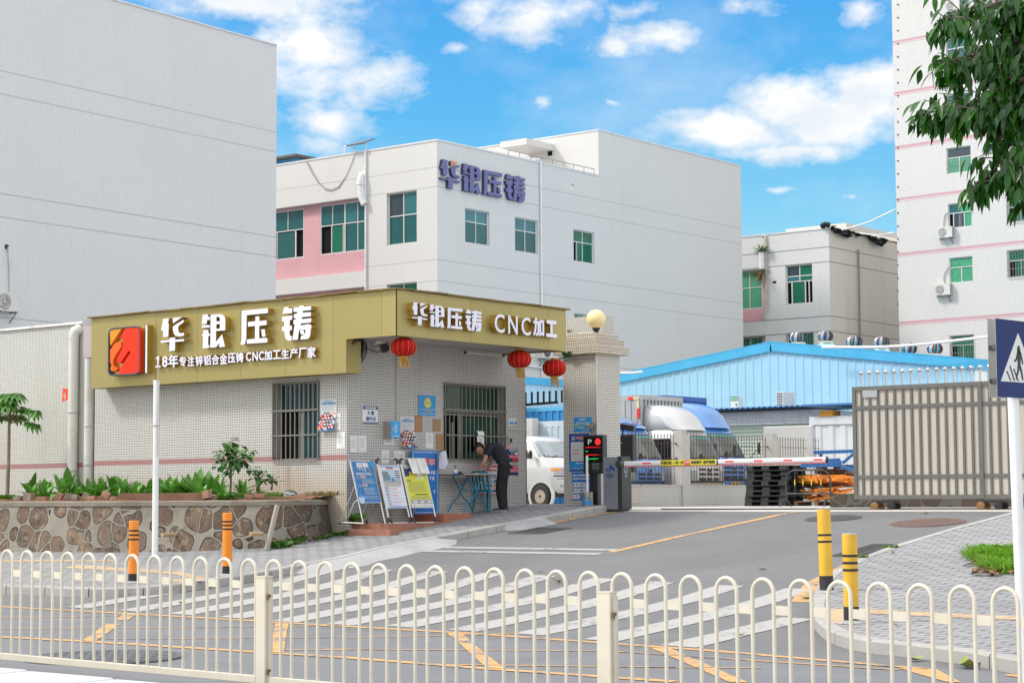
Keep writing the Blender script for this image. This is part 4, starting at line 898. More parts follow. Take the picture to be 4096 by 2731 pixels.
# flat roof with canopy slab over the gate side
BC, AC, ACE = -22.72, 25.5, 30.62      # canopy right face, fascia front face, canopy far end
FZ1 = onA(D(560, 698), AC).z; FZ0 = onA(D(500, 874), AC).z; CZ0 = onB(D(1100, 788), BC).z
SOFF = mat('soffit', (.42, .38, .36), .8, 0, .08, 2, dirt=.3)
m_ = MB(); m_.box(bl+.05, BC-.03, AC+.04, ACE-.03, CZ0+.03, FZ1-.12); m_.build('roof_slab', SOFF, gh)
def gold_mat():
    m, t, p = newmat('gold_panel'); co = t.n('ShaderNodeTexCoord').outputs['Object']; s = t.n('ShaderNodeSeparateXYZ'); t.put(s.inputs[0], co)
    u = t.m('DIVIDE', t.m('ADD', s.outputs[0], s.outputs[1]), 1.22); fu = t.m('FRACT', u)
    cv = t.n('ShaderNodeTexWhiteNoise', noise_dimensions='1D'); t.put(cv.inputs['W'], t.m('FLOOR', u))
    br = t.noise(t.mapv(co, (.5, .5, 60)), 1.0, 3, .6); big = t.noise(co, .6, 2, .5)
    c = t.mix(t.m('MULTIPLY_ADD', cv.outputs['Value'], .35, t.m('MULTIPLY', br, .5)), (.335, .275, .095), (.42, .35, .15))
    c = t.mix(t.m('MULTIPLY', big, .25), c, (.33, .27, .10))
    c = t.mix(t.m('LESS_THAN', fu, .006), c, (.12, .09, .03))
    t.put(p.inputs['Base Color'], c); p.inputs['Metallic'].default_value = .55; t.put(p.inputs['Roughness'], t.m('MULTIPLY_ADD', br, .12, .38))
    bump(t, p, big, .25, .03); return m
GOLD = gold_mat(); GOLDS = mat('gold_return', (.52, .36, .09), .3, .75, .1, 4)
fl = onA(D(210, 800), AC).x; fe = onA(D(795, 850), AC).x
m_ = MB(); m_.poly([[(fl, FZ0), (fe, FZ0), (fe, CZ0), (BC, CZ0), (BC, FZ1), (fl, FZ1)]], (0, AC, 0), X3, Z3, -Y3, -.03, 0); m_.build('front_fascia', GOLD, gh)
m_ = MB(); m_.box(BC-.03, BC, AC+.001, ACE, CZ0+.001, FZ1-.001); m_.build('side_fascia', GOLD, gh)
for bx in ((fl, fl+.03, AC+.03, AW-.002, FZ0, FZ1), (fe-.03, fe, AC+.031, AW-.003, FZ0+.001, CZ0), (fl+.03, fe-.03, AC+.031, AW-.002, FZ0+.001, FZ0+.02), (bl, BC-.031, ACE-.03, ACE, CZ0, FZ1)): m_ = MB(); m_.box(*bx); m_.build('fascia_return', GOLD, gh)
TRIM = mat('fascia_trim', (.22, .15, .05), .6, .4, .25, 6, dirt=.6, dcol=(.08, .06, .05))
m_ = MB(); n = 9
for i in range(n):
    x0, x1 = fl-.08+(BC-fl+.14)*i/n, fl-.08+(BC-fl+.14)*(i+1)/n-.005; j = random.uniform(0, .02); m_.obox((x0, AC-.07, FZ1+.002), (x1-x0, 0, .012*math.sin(i*2)), (0, .5, .01), (0, 0, .028))
for i in range(5):
    y0, y1 = AC+.43+(ACE-AC-.35)*i/5, AC+.43+(ACE-AC-.35)*(i+1)/5-.005; m_.obox((BC-.5, y0, FZ1+.005), (.57, 0, -.006), (0, y1-y0, .01*math.cos(i*2)), (0, 0, .028))
m_.build('roof_trim', TRIM, gh)
m_ = MB(); m_.box(bl-.1, BC+.02, AC-.02, ACE+.02, FZ1-.11, FZ1-.002); m_ = MB(); m_.box(bl, BC-.04, AC+.04, ACE-.035, FZ1-.115, FZ1-.01); m_.build('roof', CEMENT, gh)
# ---- sign letters
zs2 = zf(1640, 1190, 7.35)
GL = {'hua': [[[(105, 137), (215, 150), (195, 250), (212, 256), (205, 514), (108, 505), (105, 365), (65, 355)]], [[(290, 160), (465, 180), (290, 265)]],
              [[(492, 235), (492, 282), (395, 340), (388, 385), (393, 440), (410, 475), (440, 490), (500, 495), (500, 552), (400, 545), (345, 525), (310, 470), (292, 385), (292, 330)]],
              [[(65, 568), (230, 585), (230, 545), (335, 555), (335, 600), (500, 618), (500, 662), (335, 642), (333, 815), (228, 805), (232, 622), (65, 610)]]],
      'yin': [[[(598, 197), (692, 210), (686, 255), (725, 264), (725, 332), (683, 300), (665, 385), (578, 375)]], [[(585, 400), (725, 425), (725, 470), (600, 447), (582, 465)]],
              [[(610, 497), (700, 510), (700, 575), (725, 582), (725, 632), (700, 625), (697, 820), (725, 800), (712, 858), (600, 850), (606, 605), (583, 600), (583, 572), (608, 572)]],
              [[(740, 230), (880, 245), (945, 265), (988, 315), (1002, 390), (1000, 578), (837, 560), (838, 770), (945, 645), (1000, 890), (895, 880), (905, 800), (835, 872), (738, 860)], [(842, 288), (888, 298), (905, 330), (908, 385), (842, 378)], [(842, 430), (908, 438), (905, 525), (842, 518)]]],
      'ya': [[[(1105, 295), (1537, 340), (1535, 425), (1187, 390), (1182, 820), (1160, 908), (1085, 900), (1105, 820)]],
             [[(1335, 447), (1395, 455), (1397, 540), (1517, 550), (1513, 632), (1397, 622), (1397, 845), (1530, 862), (1530, 940), (1195, 905), (1195, 828), (1330, 838), (1330, 612), (1210, 600), (1212, 515), (1335, 530)]],
             [[(1430, 695), (1485, 700), (1500, 835), (1445, 825)]]],
      'zhu': [[[(1665, 355), (1730, 360), (1735, 390), (1795, 400), (1790, 485), (1638, 465)]],
              [[(1632, 518), (1795, 530), (1790, 605), (1755, 605), (1752, 705), (1790, 710), (1788, 790), (1752, 790), (1757, 880), (1790, 900), (1785, 975), (1740, 970), (1695, 935), (1675, 860), (1672, 785), (1632, 775), (1632, 700), (1668, 700), (1668, 605), (1632, 600)]],
              [[(1815, 393), (1900, 405), (1905, 382), (1975, 390), (1975, 412), (2090, 425), (2088, 495), (1962, 482), (1957, 515), (2085, 530), (2085, 605), (1947, 592), (1942, 625), (2093, 640), (2090, 715), (1930, 700), (1928, 735), (2050, 735), (2093, 760), (2097, 815), (2085, 830), (2080, 940), (2062, 982), (2040, 997), (1928, 985), (1940, 920), (1990, 912), (2002, 885), (2005, 825), (1905, 805), (1885, 980), (1800, 970), (1835, 700), (1815, 690), (1815, 615), (1862, 605), (1862, 592), (1822, 585), (1822, 515), (1880, 503), (1880, 480), (1815, 470)]],
              [[(1915, 815), (1975, 825), (1990, 905), (1935, 895)]]]}
BF = BC+.13
UNIT = {}
for k, strokes in GL.items():
    S2 = [[[(lambda v: (v.y, v.z))(onB(zs2(*q), BF)) for q in l] for l in st] for st in strokes]
    xs = [q[0] for st in S2 for l in st for q in l]; ys = [q[1] for st in S2 for l in st for q in l]
    UNIT[k] = ([[[((q[0]-min(xs))/(max(xs)-min(xs)), (q[1]-min(ys))/(max(ys)-min(ys))) for q in l] for l in st] for st in S2], (min(xs), max(xs), min(ys), max(ys)))
LW = mat('letter_face', (.74, .74, .86), .35, 0, .02, coat=.2); LEDGE = mat('letter_edge', (.05, .045, .045), .5)
def sign_letter(parent, k, O, X, Nn, box, dep, face, side, edge=True):
    x0, x1, y0, y1 = box; mb = MB(); fm = MB()
    for i, st in enumerate(UNIT[k][0]):
        L = [[(x0+u*(x1-x0), y0+v*(y1-y0)) for u, v in l] for l in st]
        mb.poly(L, O, X, Z3, Nn, .0, dep)
        c = [(sum(q[0] for q in L[0])/len(L[0]), sum(q[1] for q in L[0])/len(L[0]))][0]
        fc = face if not (k == 'hua' and i == 1 and edge == 'tri') else TRI
        fm.use(fc).poly(L, O, X, Z3, Nn, dep+.001, dep+.008)
    lo = mb.build('letter', side, parent); fm.build('letter_face', None, lo)
def text_letters(parent, body, O, X, box, dep, face, side, bold):
    box = (box[0], box[2], box[1], box[3])
    def sh(m, a, b):
        if body == '1':
            w_, h_ = box[2]-box[0], box[3]-box[1]; m.poly([[(box[0]+u*w_, box[1]+v*h_) for u, v in ((0, 0), (1, 0), (1, .14), (.68, .14), (.68, 1), (.42, 1), (.05, .86), (.05, .72), (.36, .8), (.36, .14), (0, .14))]], O, X, Z3, X.cross(Z3), a, b)
        else: m.text(body, O, X, Z3, box, a, b, bold)
    mb = MB(); sh(mb, 0, dep); lo = mb.build('letter', side, parent)
    fm = MB(); sh(fm, dep+.003, dep+.010); fm.build('letter_face', face, lo)
# front sign: logo, divider, big characters, small line
sg = thing('front_sign', 'raised white letters and red square logo on the long gold fascia', 'sign', (-27, AC-.05, FZ0+.7))
zl = zf(400, 1180, 2.6133)
AF = AC-.13
def fbox(x0, x1, y0l, y1l, xm, a=AF):   # px left, right; y bottom/top measured at xm
    p0, p1 = onA(zl(x0, 400), a), onA(zl(x1, 400), a); q0, q1 = onA(zl(xm, y0l), a), onA(zl(xm, y1l), a); return (p0.x, p1.x, q0.z, q1.z)
for k, x0, x1, yb, yt, xm in (('hua', 640, 880, 583, 240, 755), ('yin', 1065, 1312, 550, 197, 1180), ('ya', 1470, 1757, 507, 150, 1620), ('zhu', 1905, 2212, 470, 115, 2060)):
    sign_letter(sg, k, (0, AC, 0), X3, -Y3, fbox(x0, x1, yb, yt, xm), .13, LW, GOLDS)
AF2 = AC-.07
for ch, x0, x1, yb, yt in [('1', 587, 640, 755, 640), ('8', 655, 712, 752, 637), ('年', 720, 822, 755, 620), ('专', 832, 908, 745, 640), ('注', 920, 990, 745, 640), ('锌', 1003, 1080, 742, 632), ('铝', 1088, 1165, 732, 628), ('合', 1172, 1250, 728, 622), ('金', 1257, 1335, 722, 612), ('压', 1342, 1420, 710, 606), ('铸', 1425, 1505, 705, 598), ('C', 1530, 1585, 690, 598), ('N', 1598, 1655, 688, 592), ('C', 1665, 1718, 682, 588), ('加', 1722, 1800, 682, 578), ('工', 1808, 1895, 668, 575), ('生', 1900, 1980, 665, 565), ('产', 1988, 2072, 660, 555), ('厂', 2080, 2165, 660, 550), ('家', 2172, 2258, 655, 540)]:
    text_letters(sg, ch, (0, AC, 0), X3, fbox(x0, x1, yb, yt, (x0+x1)/2, AF2), .07, LW, GOLDS, .025)
bx = fbox(478, 498, 815, 312, 488); m_ = MB(); m_.box(bx[0], bx[1], AC-.13, AC, bx[2], bx[3]); dv = m_.build('divider', GOLDS, sg); m_ = MB(); m_.box(bx[0]+.006, bx[1]-.006, AC-.138, AC-.131, bx[2]+.006, bx[3]-.006); m_.build('divider_face', LW, dv)
bx = fbox(98, 425, 838, 335, 260); lw_, lh = bx[1]-bx[0], bx[3]-bx[2]
def rr(x0, x1, y0, y1, r, n=6):
    P = []
    for cx0, cy0, a0 in ((x1-r, y0+r, -90), (x1-r, y1-r, 0), (x0+r, y1-r, 90), (x0+r, y0+r, 180)):
        P += [(cx0+r*math.cos(R(a0+90*i/n)), cy0+r*math.sin(R(a0+90*i/n))) for i in range(n+1)]
    return P
LO = Vector((bx[0], AC, bx[2])); LR = mat('logo_red', (.72, .035, .010), .5, 0, .06, .8, spec=.2); LOr = mat('logo_orange', (.75, .13, .016), .5, 0, .05, spec=.2); LAm = mat('logo_amber', (.68, .27, .025), .5, 0, .05, spec=.2)
m_ = MB(); m_.poly([rr(0, lw_, 0, lh, .13)], LO, X3, Z3, -Y3, 0, .075); lo = m_.build('logo', GOLDS, sg)
zz_ = lambda x, y: ((onA(zl(x, y), AC-.16)-LO).x, (onA(zl(x, y), AC-.16)-LO).z)
m_ = MB(); m_.use(mat('logo_rim', (.06, .07, .09), .5)).poly([rr(0, lw_, 0, lh, .13), rr(.028, lw_-.028, .028, lh-.028, .11)], LO, X3, Z3, -Y3, .075, .165)
m_.use(LAm).poly([[zz_(*p) for p in ((102, 385), (120, 365), (225, 352), (108, 530))]], LO, X3, Z3, -Y3, .076, .16)
m_.use(LR).poly([[zz_(*p) for p in ((262, 350), (400, 338), (420, 370), (418, 780), (405, 812), (190, 828), (215, 755), (320, 600), (300, 580), (215, 705), (190, 712), (172, 685), (180, 655), (228, 565), (243, 510), (238, 470), (222, 450), (205, 455))]], LO, X3, Z3, -Y3, .076, .16)
m_.use(LOr).poly([[zz_(*p) for p in ((106, 570), (160, 500), (190, 488), (212, 490), (222, 510), (218, 545), (165, 625), (138, 680), (135, 725), (150, 750), (188, 765), (165, 790), (120, 795), (106, 770), (120, 735), (105, 700))]], LO, X3, Z3, -Y3, .076, .16)
m_.build('logo_face', None, lo)
# side sign
sg = thing('side_sign', 'raised white letters ending in CNC on the short gold fascia facing the driveway', 'sign', (BC+.05, 28, CZ0+.4))
for k in ('hua', 'yin', 'ya', 'zhu'): sign_letter(sg, k, (BC, 0, 0), Y3, X3, UNIT[k][1], .13, LW, GOLDS)
zc4 = zf(1700, 1050, 3.92)
def sbox(x0, x1, xm, yb, yt): p0, p1, q0, q1 = onB(zc4(x0, 950), BF), onB(zc4(x1, 950), BF), onB(zc4(xm, yb), BF), onB(zc4(xm, yt), BF); return (p0.y, p1.y, q0.z, q1.z)
for ch, x0, x1, yb, yt, bo in (('C', 1088, 1242, 1100, 808, .01), ('N', 1302, 1447, 1122, 832, .01), ('C', 1508, 1650, 1143, 858, .01), ('加', 1690, 1862, 1158, 868, .035), ('工', 1893, 2063, 1172, 908, .05)):
    text_letters(sg, ch, (BC, 0, 0), Y3, sbox(x0, x1, (x0+x1)/2, yb, yt), .13, LW, GOLDS, bo)
# ---- annex wall on the left, with drain pipes
an = thing('annex_wall', 'tall white tiled wall with a red band left of the guard house', 'wall', (-36, 26.2, EYE))
m_ = MB(); za = onA(D(110, 751), 26.1).z; m_.box(-60, bl-.12, 26.1, 26.6, zb0-.3, za); m_.build('masonry', GTL, an)
m_ = MB(); m_.box(-60, bl-.1, 26.05, 26.65, za, za+.05); m_.build('coping', mat('coping_white', (.72, .72, .70), .7, dirt=.4), an)
ZT = tile('t_dark', (.2, .2, .2), (.03, .03, .03), .05, .16)
PVC = mat('pvc_pipe', (.62, .62, .57), .45, 0, .05, 4, dirt=.5, dcol=(.38, .36, .30), coat=.1)
PVC2 = mat('pvc_clip', (.5, .5, .46), .6)
zp1 = zf(0, 900, 3.1357)
for xt, yt, xb, lab in ((945, 1420, 905, 'grey white drain pipe with an elbow on the annex wall, left one'), (1140, 1470, 1115, 'grey white drain pipe beside the guard house corner, right one')):
    ptop = onA(zp1(xt, yt), 26.0); pbt = onA(zp(xb, 1170), 26.0)
    t = thing('drain_pipe', lab, 'pipe', (pbt.x, 26.0, pbt.z), 'drain pipes on the annex wall')
    m_ = MB(); xm = (ptop.x+pbt.x)/2; m_.tube([(xm, 25.98, EYE-.1), (xm, 25.98, ptop.z)], .105, 18); m_.build('tube', PVC, t, smooth=True)
    m_ = MB(); m_.tube([(xm, 25.98, ptop.z-.02), (xm, 25.98, ptop.z+.08), (xm+.02, 26.0, ptop.z+.15), (xm+.05, 26.06, ptop.z+.19), (xm+.06, 26.16, ptop.z+.19)], .112, 18); m_.build('elbow', PVC, t, smooth=True)
    for z in (onA(zp(900, 280), 26).z+(.0 if xt < 1000 else -.3), onA(zp(900, 1010 if xt < 1000 else 940), 26).z):
        m_ = MB(); m_.lathe((xm, 25.98, z), [(.106, -.03), (.113, -.02), (.113, .02), (.106, .03)], 18); m_.build('collar', PVC2, t, smooth=True)
m_ = MB(); m_.use(mat('sticker_red', (.75, .06, .03), .6)); p = onA(zp(785, 60), 26.095); m_.poly([[(0, 0), (.30, .05), (.28, .26), (.02, .28)], [(.07, .04), (.09, .18), (.12, .18), (.12, .06)], [(.18, .07), (.18, .11), (.26, .12), (.26, .08)], [(.18, .17), (.18, .21), (.25, .21), (.25, .17)]], (p.x-.02, 26.1, p.z-.14), X3, Z3, -Y3, .001, .003)
m_.use(mat('sticker_yellow', (.75, .40, .04), .6)).poly([[(.04, .08), (.06, .08), (.1, .2), (.08, .2)]], (p.x-.02, 26.1, p.z-.14), X3, Z3, -Y3, .003, .005)
tag(m_.build('torn_sticker'), 'torn red and yellow sticker on the annex wall', 'sticker')
# ================================================================== THINGS ON THE GUARD HOUSE WALLS
def paper(name, col, rough=.7): return mat(name, col, rough, 0, .04, 3)
P_WHITE = paper('paper_white', (.68, .68, .67), .8); P_NOTE = paper('paper_note', (.60, .61, .62), .8); P_BLUE = paper('print_blue', (.01, .16, .50), .5); P_SKY = paper('print_sky', (.015, .27, .62), .5); P_NAVY = paper('print_navy', (.012, .03, .13), .5); P_RED = paper('print_red', (.62, .03, .03), .55)
P_PINK = paper('print_pink', (.72, .20, .24), .6); P_YEL = paper('print_yellow', (.72, .62, .04), .55); P_LIME = paper('print_lime', (.60, .62, .03), .55); P_BLK = paper('print_black', (.02, .02, .03), .6); P_GREY = paper('print_grey', (.38, .39, .40), .7); P_PALE = paper('print_pale', (.42, .55, .68), .6); P_ORG = paper('print_orange', (.70, .25, .05), .6); P_GRN = paper('print_green', (.03, .30, .10), .6); P_SKIN = paper('print_skin', (.70, .45, .35), .6); P_TAN = paper('print_tan', (.45, .38, .22), .7); P_DBL = paper('print_deep_blue', (.012, .07, .30), .45)
CARD = mat('cardboard', (.36, .22, .11), .9, 0, .08, 4, dirt=.2)
class Board:
    def __init__(s, O, X, Y, Wd, Ht, th, base, bent=0.0):
        s.O, s.X, s.Y, s.W, s.H = Vector(O), Vector(X).normalized(), Vector(Y).normalized(), Wd, Ht; s.N = s.X.cross(s.Y); s.d = th+.001; s.m = MB(); s.m.use(base).obox(s.O, s.X*Wd, s.Y*Ht, s.N*th)
    def rect(s, u0, u1, v0, v1, m, lift=True):
        if lift: s.d += .0012
        s.m.use(m).obox(s.O+s.X*(u0*s.W)+s.Y*(v0*s.H)+s.N*(s.d-.0006), s.X*((u1-u0)*s.W), s.Y*((v1-v0)*s.H), s.N*.0008); return s
    def poly(s, pts, m):
        s.d += .0012; s.m.use(m).poly([[(u*s.W, v*s.H) for u, v in pts]], s.O, s.X, s.Y, s.N, s.d-.0006, s.d); return s
    def disc(s, u, v, r, m, n=14, ky=1.0): return s.poly([(u+r*math.cos(2*math.pi*i/n), v+r*ky*s.W/s.H*math.sin(2*math.pi*i/n)) for i in range(n)], m)
    def text(s, b, u0, u1, v0, v1, m, bold=.02, stretch=True, align='C'):
        s.m.use(m).text(b, s.O, s.X, s.Y, (u0*s.W, v0*s.H, u1*s.W, v1*s.H) if False else (u0*s.W, v0*s.H, u1*s.W, v1*s.H), s.d+.0002, s.d+.0012, bold, stretch, align); return s
    def lines(s, u0, u1, v0, v1, n, m, fill=.45, ragged=.25, seed=1):
        rnd = random.Random(seed); s.d += .0012; s.m.use(m)
        for i in range(n):
            v = v1-(v1-v0)*(i+.5)/n; h = (v1-v0)/n*fill; u = u0; e = u1-(u1-u0)*ragged*rnd.random()
            while u < e:
                wd = min(e-u, (u1-u0)*rnd.uniform(.06, .22)); s.m.obox(s.O+s.X*(u*s.W)+s.Y*((v-h/2)*s.H)+s.N*(s.d-.0005), s.X*(wd*s.W), s.Y*(h*s.H), s.N*.0006); u += wd+(u1-u0)*.02
        return s
    def frame(s, wd, m):
        a, b = wd/s.W, wd/s.H; s.d += .0012
        for r_ in ((0, 1, 0, b), (0, 1, 1-b, 1), (0, a, b, 1-b), (1-a, 1, b, 1-b)): s.rect(*r_, m, False)
        return s
    def done(s, name, lab=None, cat=None, grp=None, parent=None):
        o = s.m.build(name, None, parent)
        return tag(o, lab, cat, grp) if lab else o
zA = zf(1240, 1540, 4.523); zB = zf(1760, 1520, 4.9); zC = zf(1720, 1720, 4.355); zD = zf(1380, 1800, 4.9); zE = zf(2260, 1640, 3.5643)
def onBbox(z_, x0, y0, x1, y1, b=None): b = BW+.003 if b is None else b; p, q = onB(z_(x0, y1), b), onB(z_(x1, y0), b); p2 = onB(z_(x0, y0), b); return Vector((b, p.y, p.z)), q.y-p.y, ((q.z+p2.z)/2-p.z) if abs(q.z-p2.z) < .3 else q.z-p.z
def onAbox(z_, x0, y0, x1, y1, a): p, q = onA(z_(x0, y1), a), onA(z_(x1, y0), a); return Vector((p.x, a, p.z)), q.x-p.x, q.z-p.z
def wallB(z_, x0, y0, x1, y1, base, th=.003, b=None): O, w_, h_ = onBbox(z_, x0, y0, x1, y1, b); return Board(O, Y3, Z3, w_, h_, th, base)
def people_poster(B):
    B.text('防疫防控四必须', .12, .92, .83, .91, P_SKY, .03); B.text('加强防护 复工复产', .28, .74, .925, .955, P_SKY, .02); B.lines(.12, .88, .58, .79, 6, P_GREY, .22, .4, 3)
    rnd = random.Random(5); cols = [P_RED, P_PINK, P_NAVY, P_SKY, P_RED, P_ORG, P_BLK, P_PALE, P_WHITE]
    for r_ in range(5):
        for c in range(5):
            u, v = .12+.19*c+(.08 if r_ % 2 else 0), .50-.10*r_-(.06 if (c+r_) % 3 == 0 and r_ == 0 else 0)
            if u > .93: continue
            B.disc(u, v-.035, .13, cols[(r_*3+c*2+rnd.randrange(3)) % 9], 10, .8); B.disc(u, v+.02, .085, [P_BLK, P_NAVY, P_RED, P_ORG][rnd.randrange(4)], 10); B.disc(u+.01, v, .055, P_SKIN if rnd.random() < .5 else P_WHITE, 9)
    B.rect(.02, .98, .005, .03, P_SKY); return B
O, w_, h_ = onAbox(zA, 183, 250, 487, 828, AW-.005); people_poster(Board(O, X3, Z3, w_, h_, .003, P_NOTE)).done('poster', 'epidemic prevention poster with a crowd of faces beside the barred front window', 'poster', 'posters and notices on the guard house')
people_poster(wallB(zA, 1632, 575, 1885, 1132, P_NOTE)).done('poster', 'epidemic prevention poster with a crowd of faces right of the blue letter box', 'poster', 'posters and notices on the guard house')
def notice(z_, x0, y0, x1, y1, lab, side='B', n=9, seed=1, curl=0):
    if side == 'B': B = wallB(z_, x0, y0, x1, y1, P_WHITE, .002)
    else: O, w_, h_ = onAbox(z_, x0, y0, x1, y1, AW-.004); B = Board(O, X3, Z3, w_, h_, .002, P_WHITE)
    B.rect(.4, .6, .87, .9, P_GREY); B.lines(.14, .86, .3, .8, n, P_GREY, .25, .4, seed); B.done('notice', lab, 'notice', 'posters and notices on the guard house')
notice(zA, 485, 845, 635, 1145, 'white paper notice under the poster, at the front corner', 'A', 9, 2); notice(zA, 490, 505, 552, 805, 'narrow blank paper half behind the front poster', 'A', 3, 3)
for i, (x0, y0, x1, y1, lab) in enumerate(((727, 915, 862, 1215, 'left of two worn paper notices above the easels'), (877, 908, 1020, 1218, 'right of two worn paper notices above the easels'), (2095, 860, 2222, 1142, 'curled paper notice under the brown cardboards'), (1300, 1180, 1430, 1420, 'pale paper notice behind the middle easel'), (1515, 1190, 1585, 1400, 'narrow torn paper strip between two notices'), (1595, 1195, 1715, 1440, 'paper notice left of the tall blue board'), (1345, 955, 1520, 1075, 'small paper sheet below the letter box'))): notice(zA, x0, y0, x1, y1, lab, 'B', 8, 10+i)
for z_, x0, y0, x1, y1, lab in ((zA, 1893, 548, 2028, 845, 'tall brown cardboard piece under the blue emblem sign'), (zA, 2225, 618, 2362, 828, 'square brown cardboard left of the barred window'), (zC, 108, 62, 238, 345, 'lower brown cardboard against the barred window')):
    wallB(z_, x0, y0, x1, y1, CARD, .006).done('cardboard', lab, 'cardboard', 'cardboard pieces taped to the wall')
B = wallB(zA, 945, 387, 1215, 683, P_WHITE, .02); B.rect(0, 1, .82, 1, P_DBL); B.text('深圳', .14, .40, .86, .96, P_WHITE, .03); B.text('警察', .60, .86, .86, .96, P_WHITE, .03); B.disc(.5, .91, .06, P_YEL); B.rect(0, 1, 0, .06, P_DBL); B.text('义 警', .27, .73, .49, .74, P_DBL, .02); B.text('值守点', .18, .84, .14, .40, P_DBL, .02)
B.done('police_post_sign', 'white and navy volunteer police sign on the side wall', 'sign')
B = wallB(zA, 1962, 182, 2260, 546, P_SKY, .02); B.frame(.006, P_PALE)
B.poly([(.5+.17*math.cos(a)*1.0, .72+.155*math.sin(a)) for a in [R(i*20) for i in range(18)]], P_YEL)
B.poly([(.30, .72), (.36, .62), (.42, .56), (.5, .54), (.58, .56), (.64, .62), (.70, .72), (.71, .58), (.66, .46), (.62, .44), (.60, .39), (.40, .39), (.38, .44), (.34, .46), (.29, .58)], P_YEL); B.poly([(.5+.13*math.cos(R(i*20)), .72+.135*math.sin(R(i*20))) for i in range(18)], P_SKY); B.poly([(.5+.105*math.cos(R(i*20)), .735+.12*math.sin(R(i*20))) for i in range(18)], P_YEL)
B.lines(.06, .94, .27, .33, 1, P_PALE, .7, 0, 4); B.text('请您一起来维护', .3, .72, .185, .245, P_LIME, .02); B.lines(.06, .94, .08, .13, 1, P_PALE, .7, 0, 5); B.done('emblem_sign', 'square blue sign with a yellow shield emblem on the side wall', 'sign')
# letter box
O, w_, h_ = onBbox(zA, 1470, 650, 1628, 948, BW+.2); t = thing('letter_box', 'grey steel letter box with a bright blue front on the side wall', 'letter box', (BW+.1, O.y, O.z))
m_ = MB(); m_.box(BW, BW+.196, O.y, O.y+w_, O.z, O.z+h_); m_.build('box', mat('steel_sheet', (.34, .33, .31), .45, .5, .08, 5, dirt=.3), t, bevel=.004)
B = Board((BW+.197, O.y, O.z), Y3, Z3, w_, h_, .003, paper('print_bright', (.01, .36, .75), .5)); B.disc(.55, .55, .24, P_PALE); B.disc(.55, .55, .19, MATS['print_bright'])
for i, ch in enumerate('反诈骗宣传箱'): B.text(ch, .42, .62, .82-.105*i, .90-.105*i, P_WHITE, .02)
B.text('西乡警务室', .12, .9, .06, .14, P_WHITE, .03); B.rect(.12, .26, .4, .62, P_GREY); B.done('front_panel', None, None, None, t)
# conduits, lamp, coil of cable, floodlight
CON = mat('conduit', (.55, .53, .48), .6, 0, .06, 4, dirt=.3)
t = thing('conduit', 'vertical pale conduit on the side wall above the letter box', 'conduit', (BW+.02, onB(zA(1560, 300), BW).y, EYE+1)); m_ = MB(); yy = onB(zA(1560, 300), BW).y; m_.tube([(BW+.02, yy, onB(zA(1560, 650), BW).z), (BW+.02, yy, CZ0-.1)], .014, 8); m_.build('tube', CON, t)
m_ = MB(); m_.box(BW, BW+.03, yy-.02, yy+.02, onB(zA(1560, 215), BW).z-.01, onB(zA(1560, 215), BW).z+.01); m_.build('clip', CON, t)
zL = zf(1480, 1320, 2.8683)
a0, a1 = onB(zL(1095, 255), BW+.09), onB(zL(1535, 285), BW+.09)
t = thing('tube_lamp', 'fluorescent tube lamp under the canopy on the side wall', 'lamp', (BW+.06, a0.y, a0.z)); zl_ = (a0.z+a1.z)/2
m_ = MB(); m_.box(BW, BW+.06, a0.y, a1.y, zl_, zl_+.05); m_.build('batten', mat('lamp_white', (.62, .58, .55), .5), t, bevel=.005)
m_ = MB(); m_.cyl((BW+.08, a0.y+.04, zl_-.012), (BW+.08, a1.y-.04, zl_-.012), .016, 10); m_.build('tube', mat('tube_glass', (.75, .70, .66), .3), t)
for e in (a0.y-.01, a1.y-.02): m_ = MB(); m_.box(BW+.06, BW+.1, e, e+.035, zl_-.035, zl_+.02); m_.build('end_cap', BLACKP, t)
t = thing('wire_conduit', 'thin pale cable run along the side wall under the canopy', 'cable', (BW+.02, AW+1, zl_)); m_ = MB(); m_.tube([(BW+.015, AW+.02, zl_+.09), (BW+.015, a0.y, zl_+.03)], .014, 6); m_.build('upper_run', CON, t)
m_ = MB(); m_.tube([(BW+.015, a1.y, zl_+.03), (BW+.015, AE_, zl_+.0), (BW+.2, AE_+.3, zl_-.0), (-23.5, 31.7, zl_-.02)], .014, 6); m_.build('bridge_run', CON, t)
cc = onB((1300+203/1.68, 1100+515/1.68), BW+.25); mb = MB()
for i in range(14):
    rr0, rz = random.uniform(.17, .27), random.uniform(.20, .31); off = Vector((random.uniform(-.06, .06), random.uniform(-.05, .05), random.uniform(-.04, .03)))
    mb.tube([cc+off+Vector((.35*rr0*math.sin(k*.4488), rr0*math.cos(k*.4488)*1.0, rz*math.sin(k*.4488))) for k in range(15)], .008, 5)
mb.tube([cc+Vector((0, -.2, .2)), cc+Vector((0, -.1, .33)), (cc.x, cc.y, CZ0+.02)], .012, 5); mb.tube([cc+Vector((.0, .2, .1)), cc+Vector((0, .6, .02)), cc+Vector((0, 1.0, .18)), cc+Vector((0, 1.25, .2))], .009, 5)
tag(mb.build('cable_coil', mat('black_cable', (.02, .02, .022), .5), smooth=True), 'coil of black cable hanging under the canopy corner', 'cable coil')
fl_ = onB((1300+410/1.68, 1100+495/1.68), BW+.3); t = thing('floodlight', 'small black floodlight and bracket beside the first lantern', 'floodlight', fl_)
m_ = MB(); m_.obox(fl_+Vector((-.02, -.1, -.09)), (.06, .05, .04), (-.04, .16, .02), (-.03, -.03, .15)); m_.build('head', BLACKP, t, bevel=.006); m_ = MB(); m_.tube([fl_, fl_+Vector((-.1, .02, .06)), fl_+Vector((-.28, .02, .1))], .014, 6); m_.build('bracket', BLACKP, t)
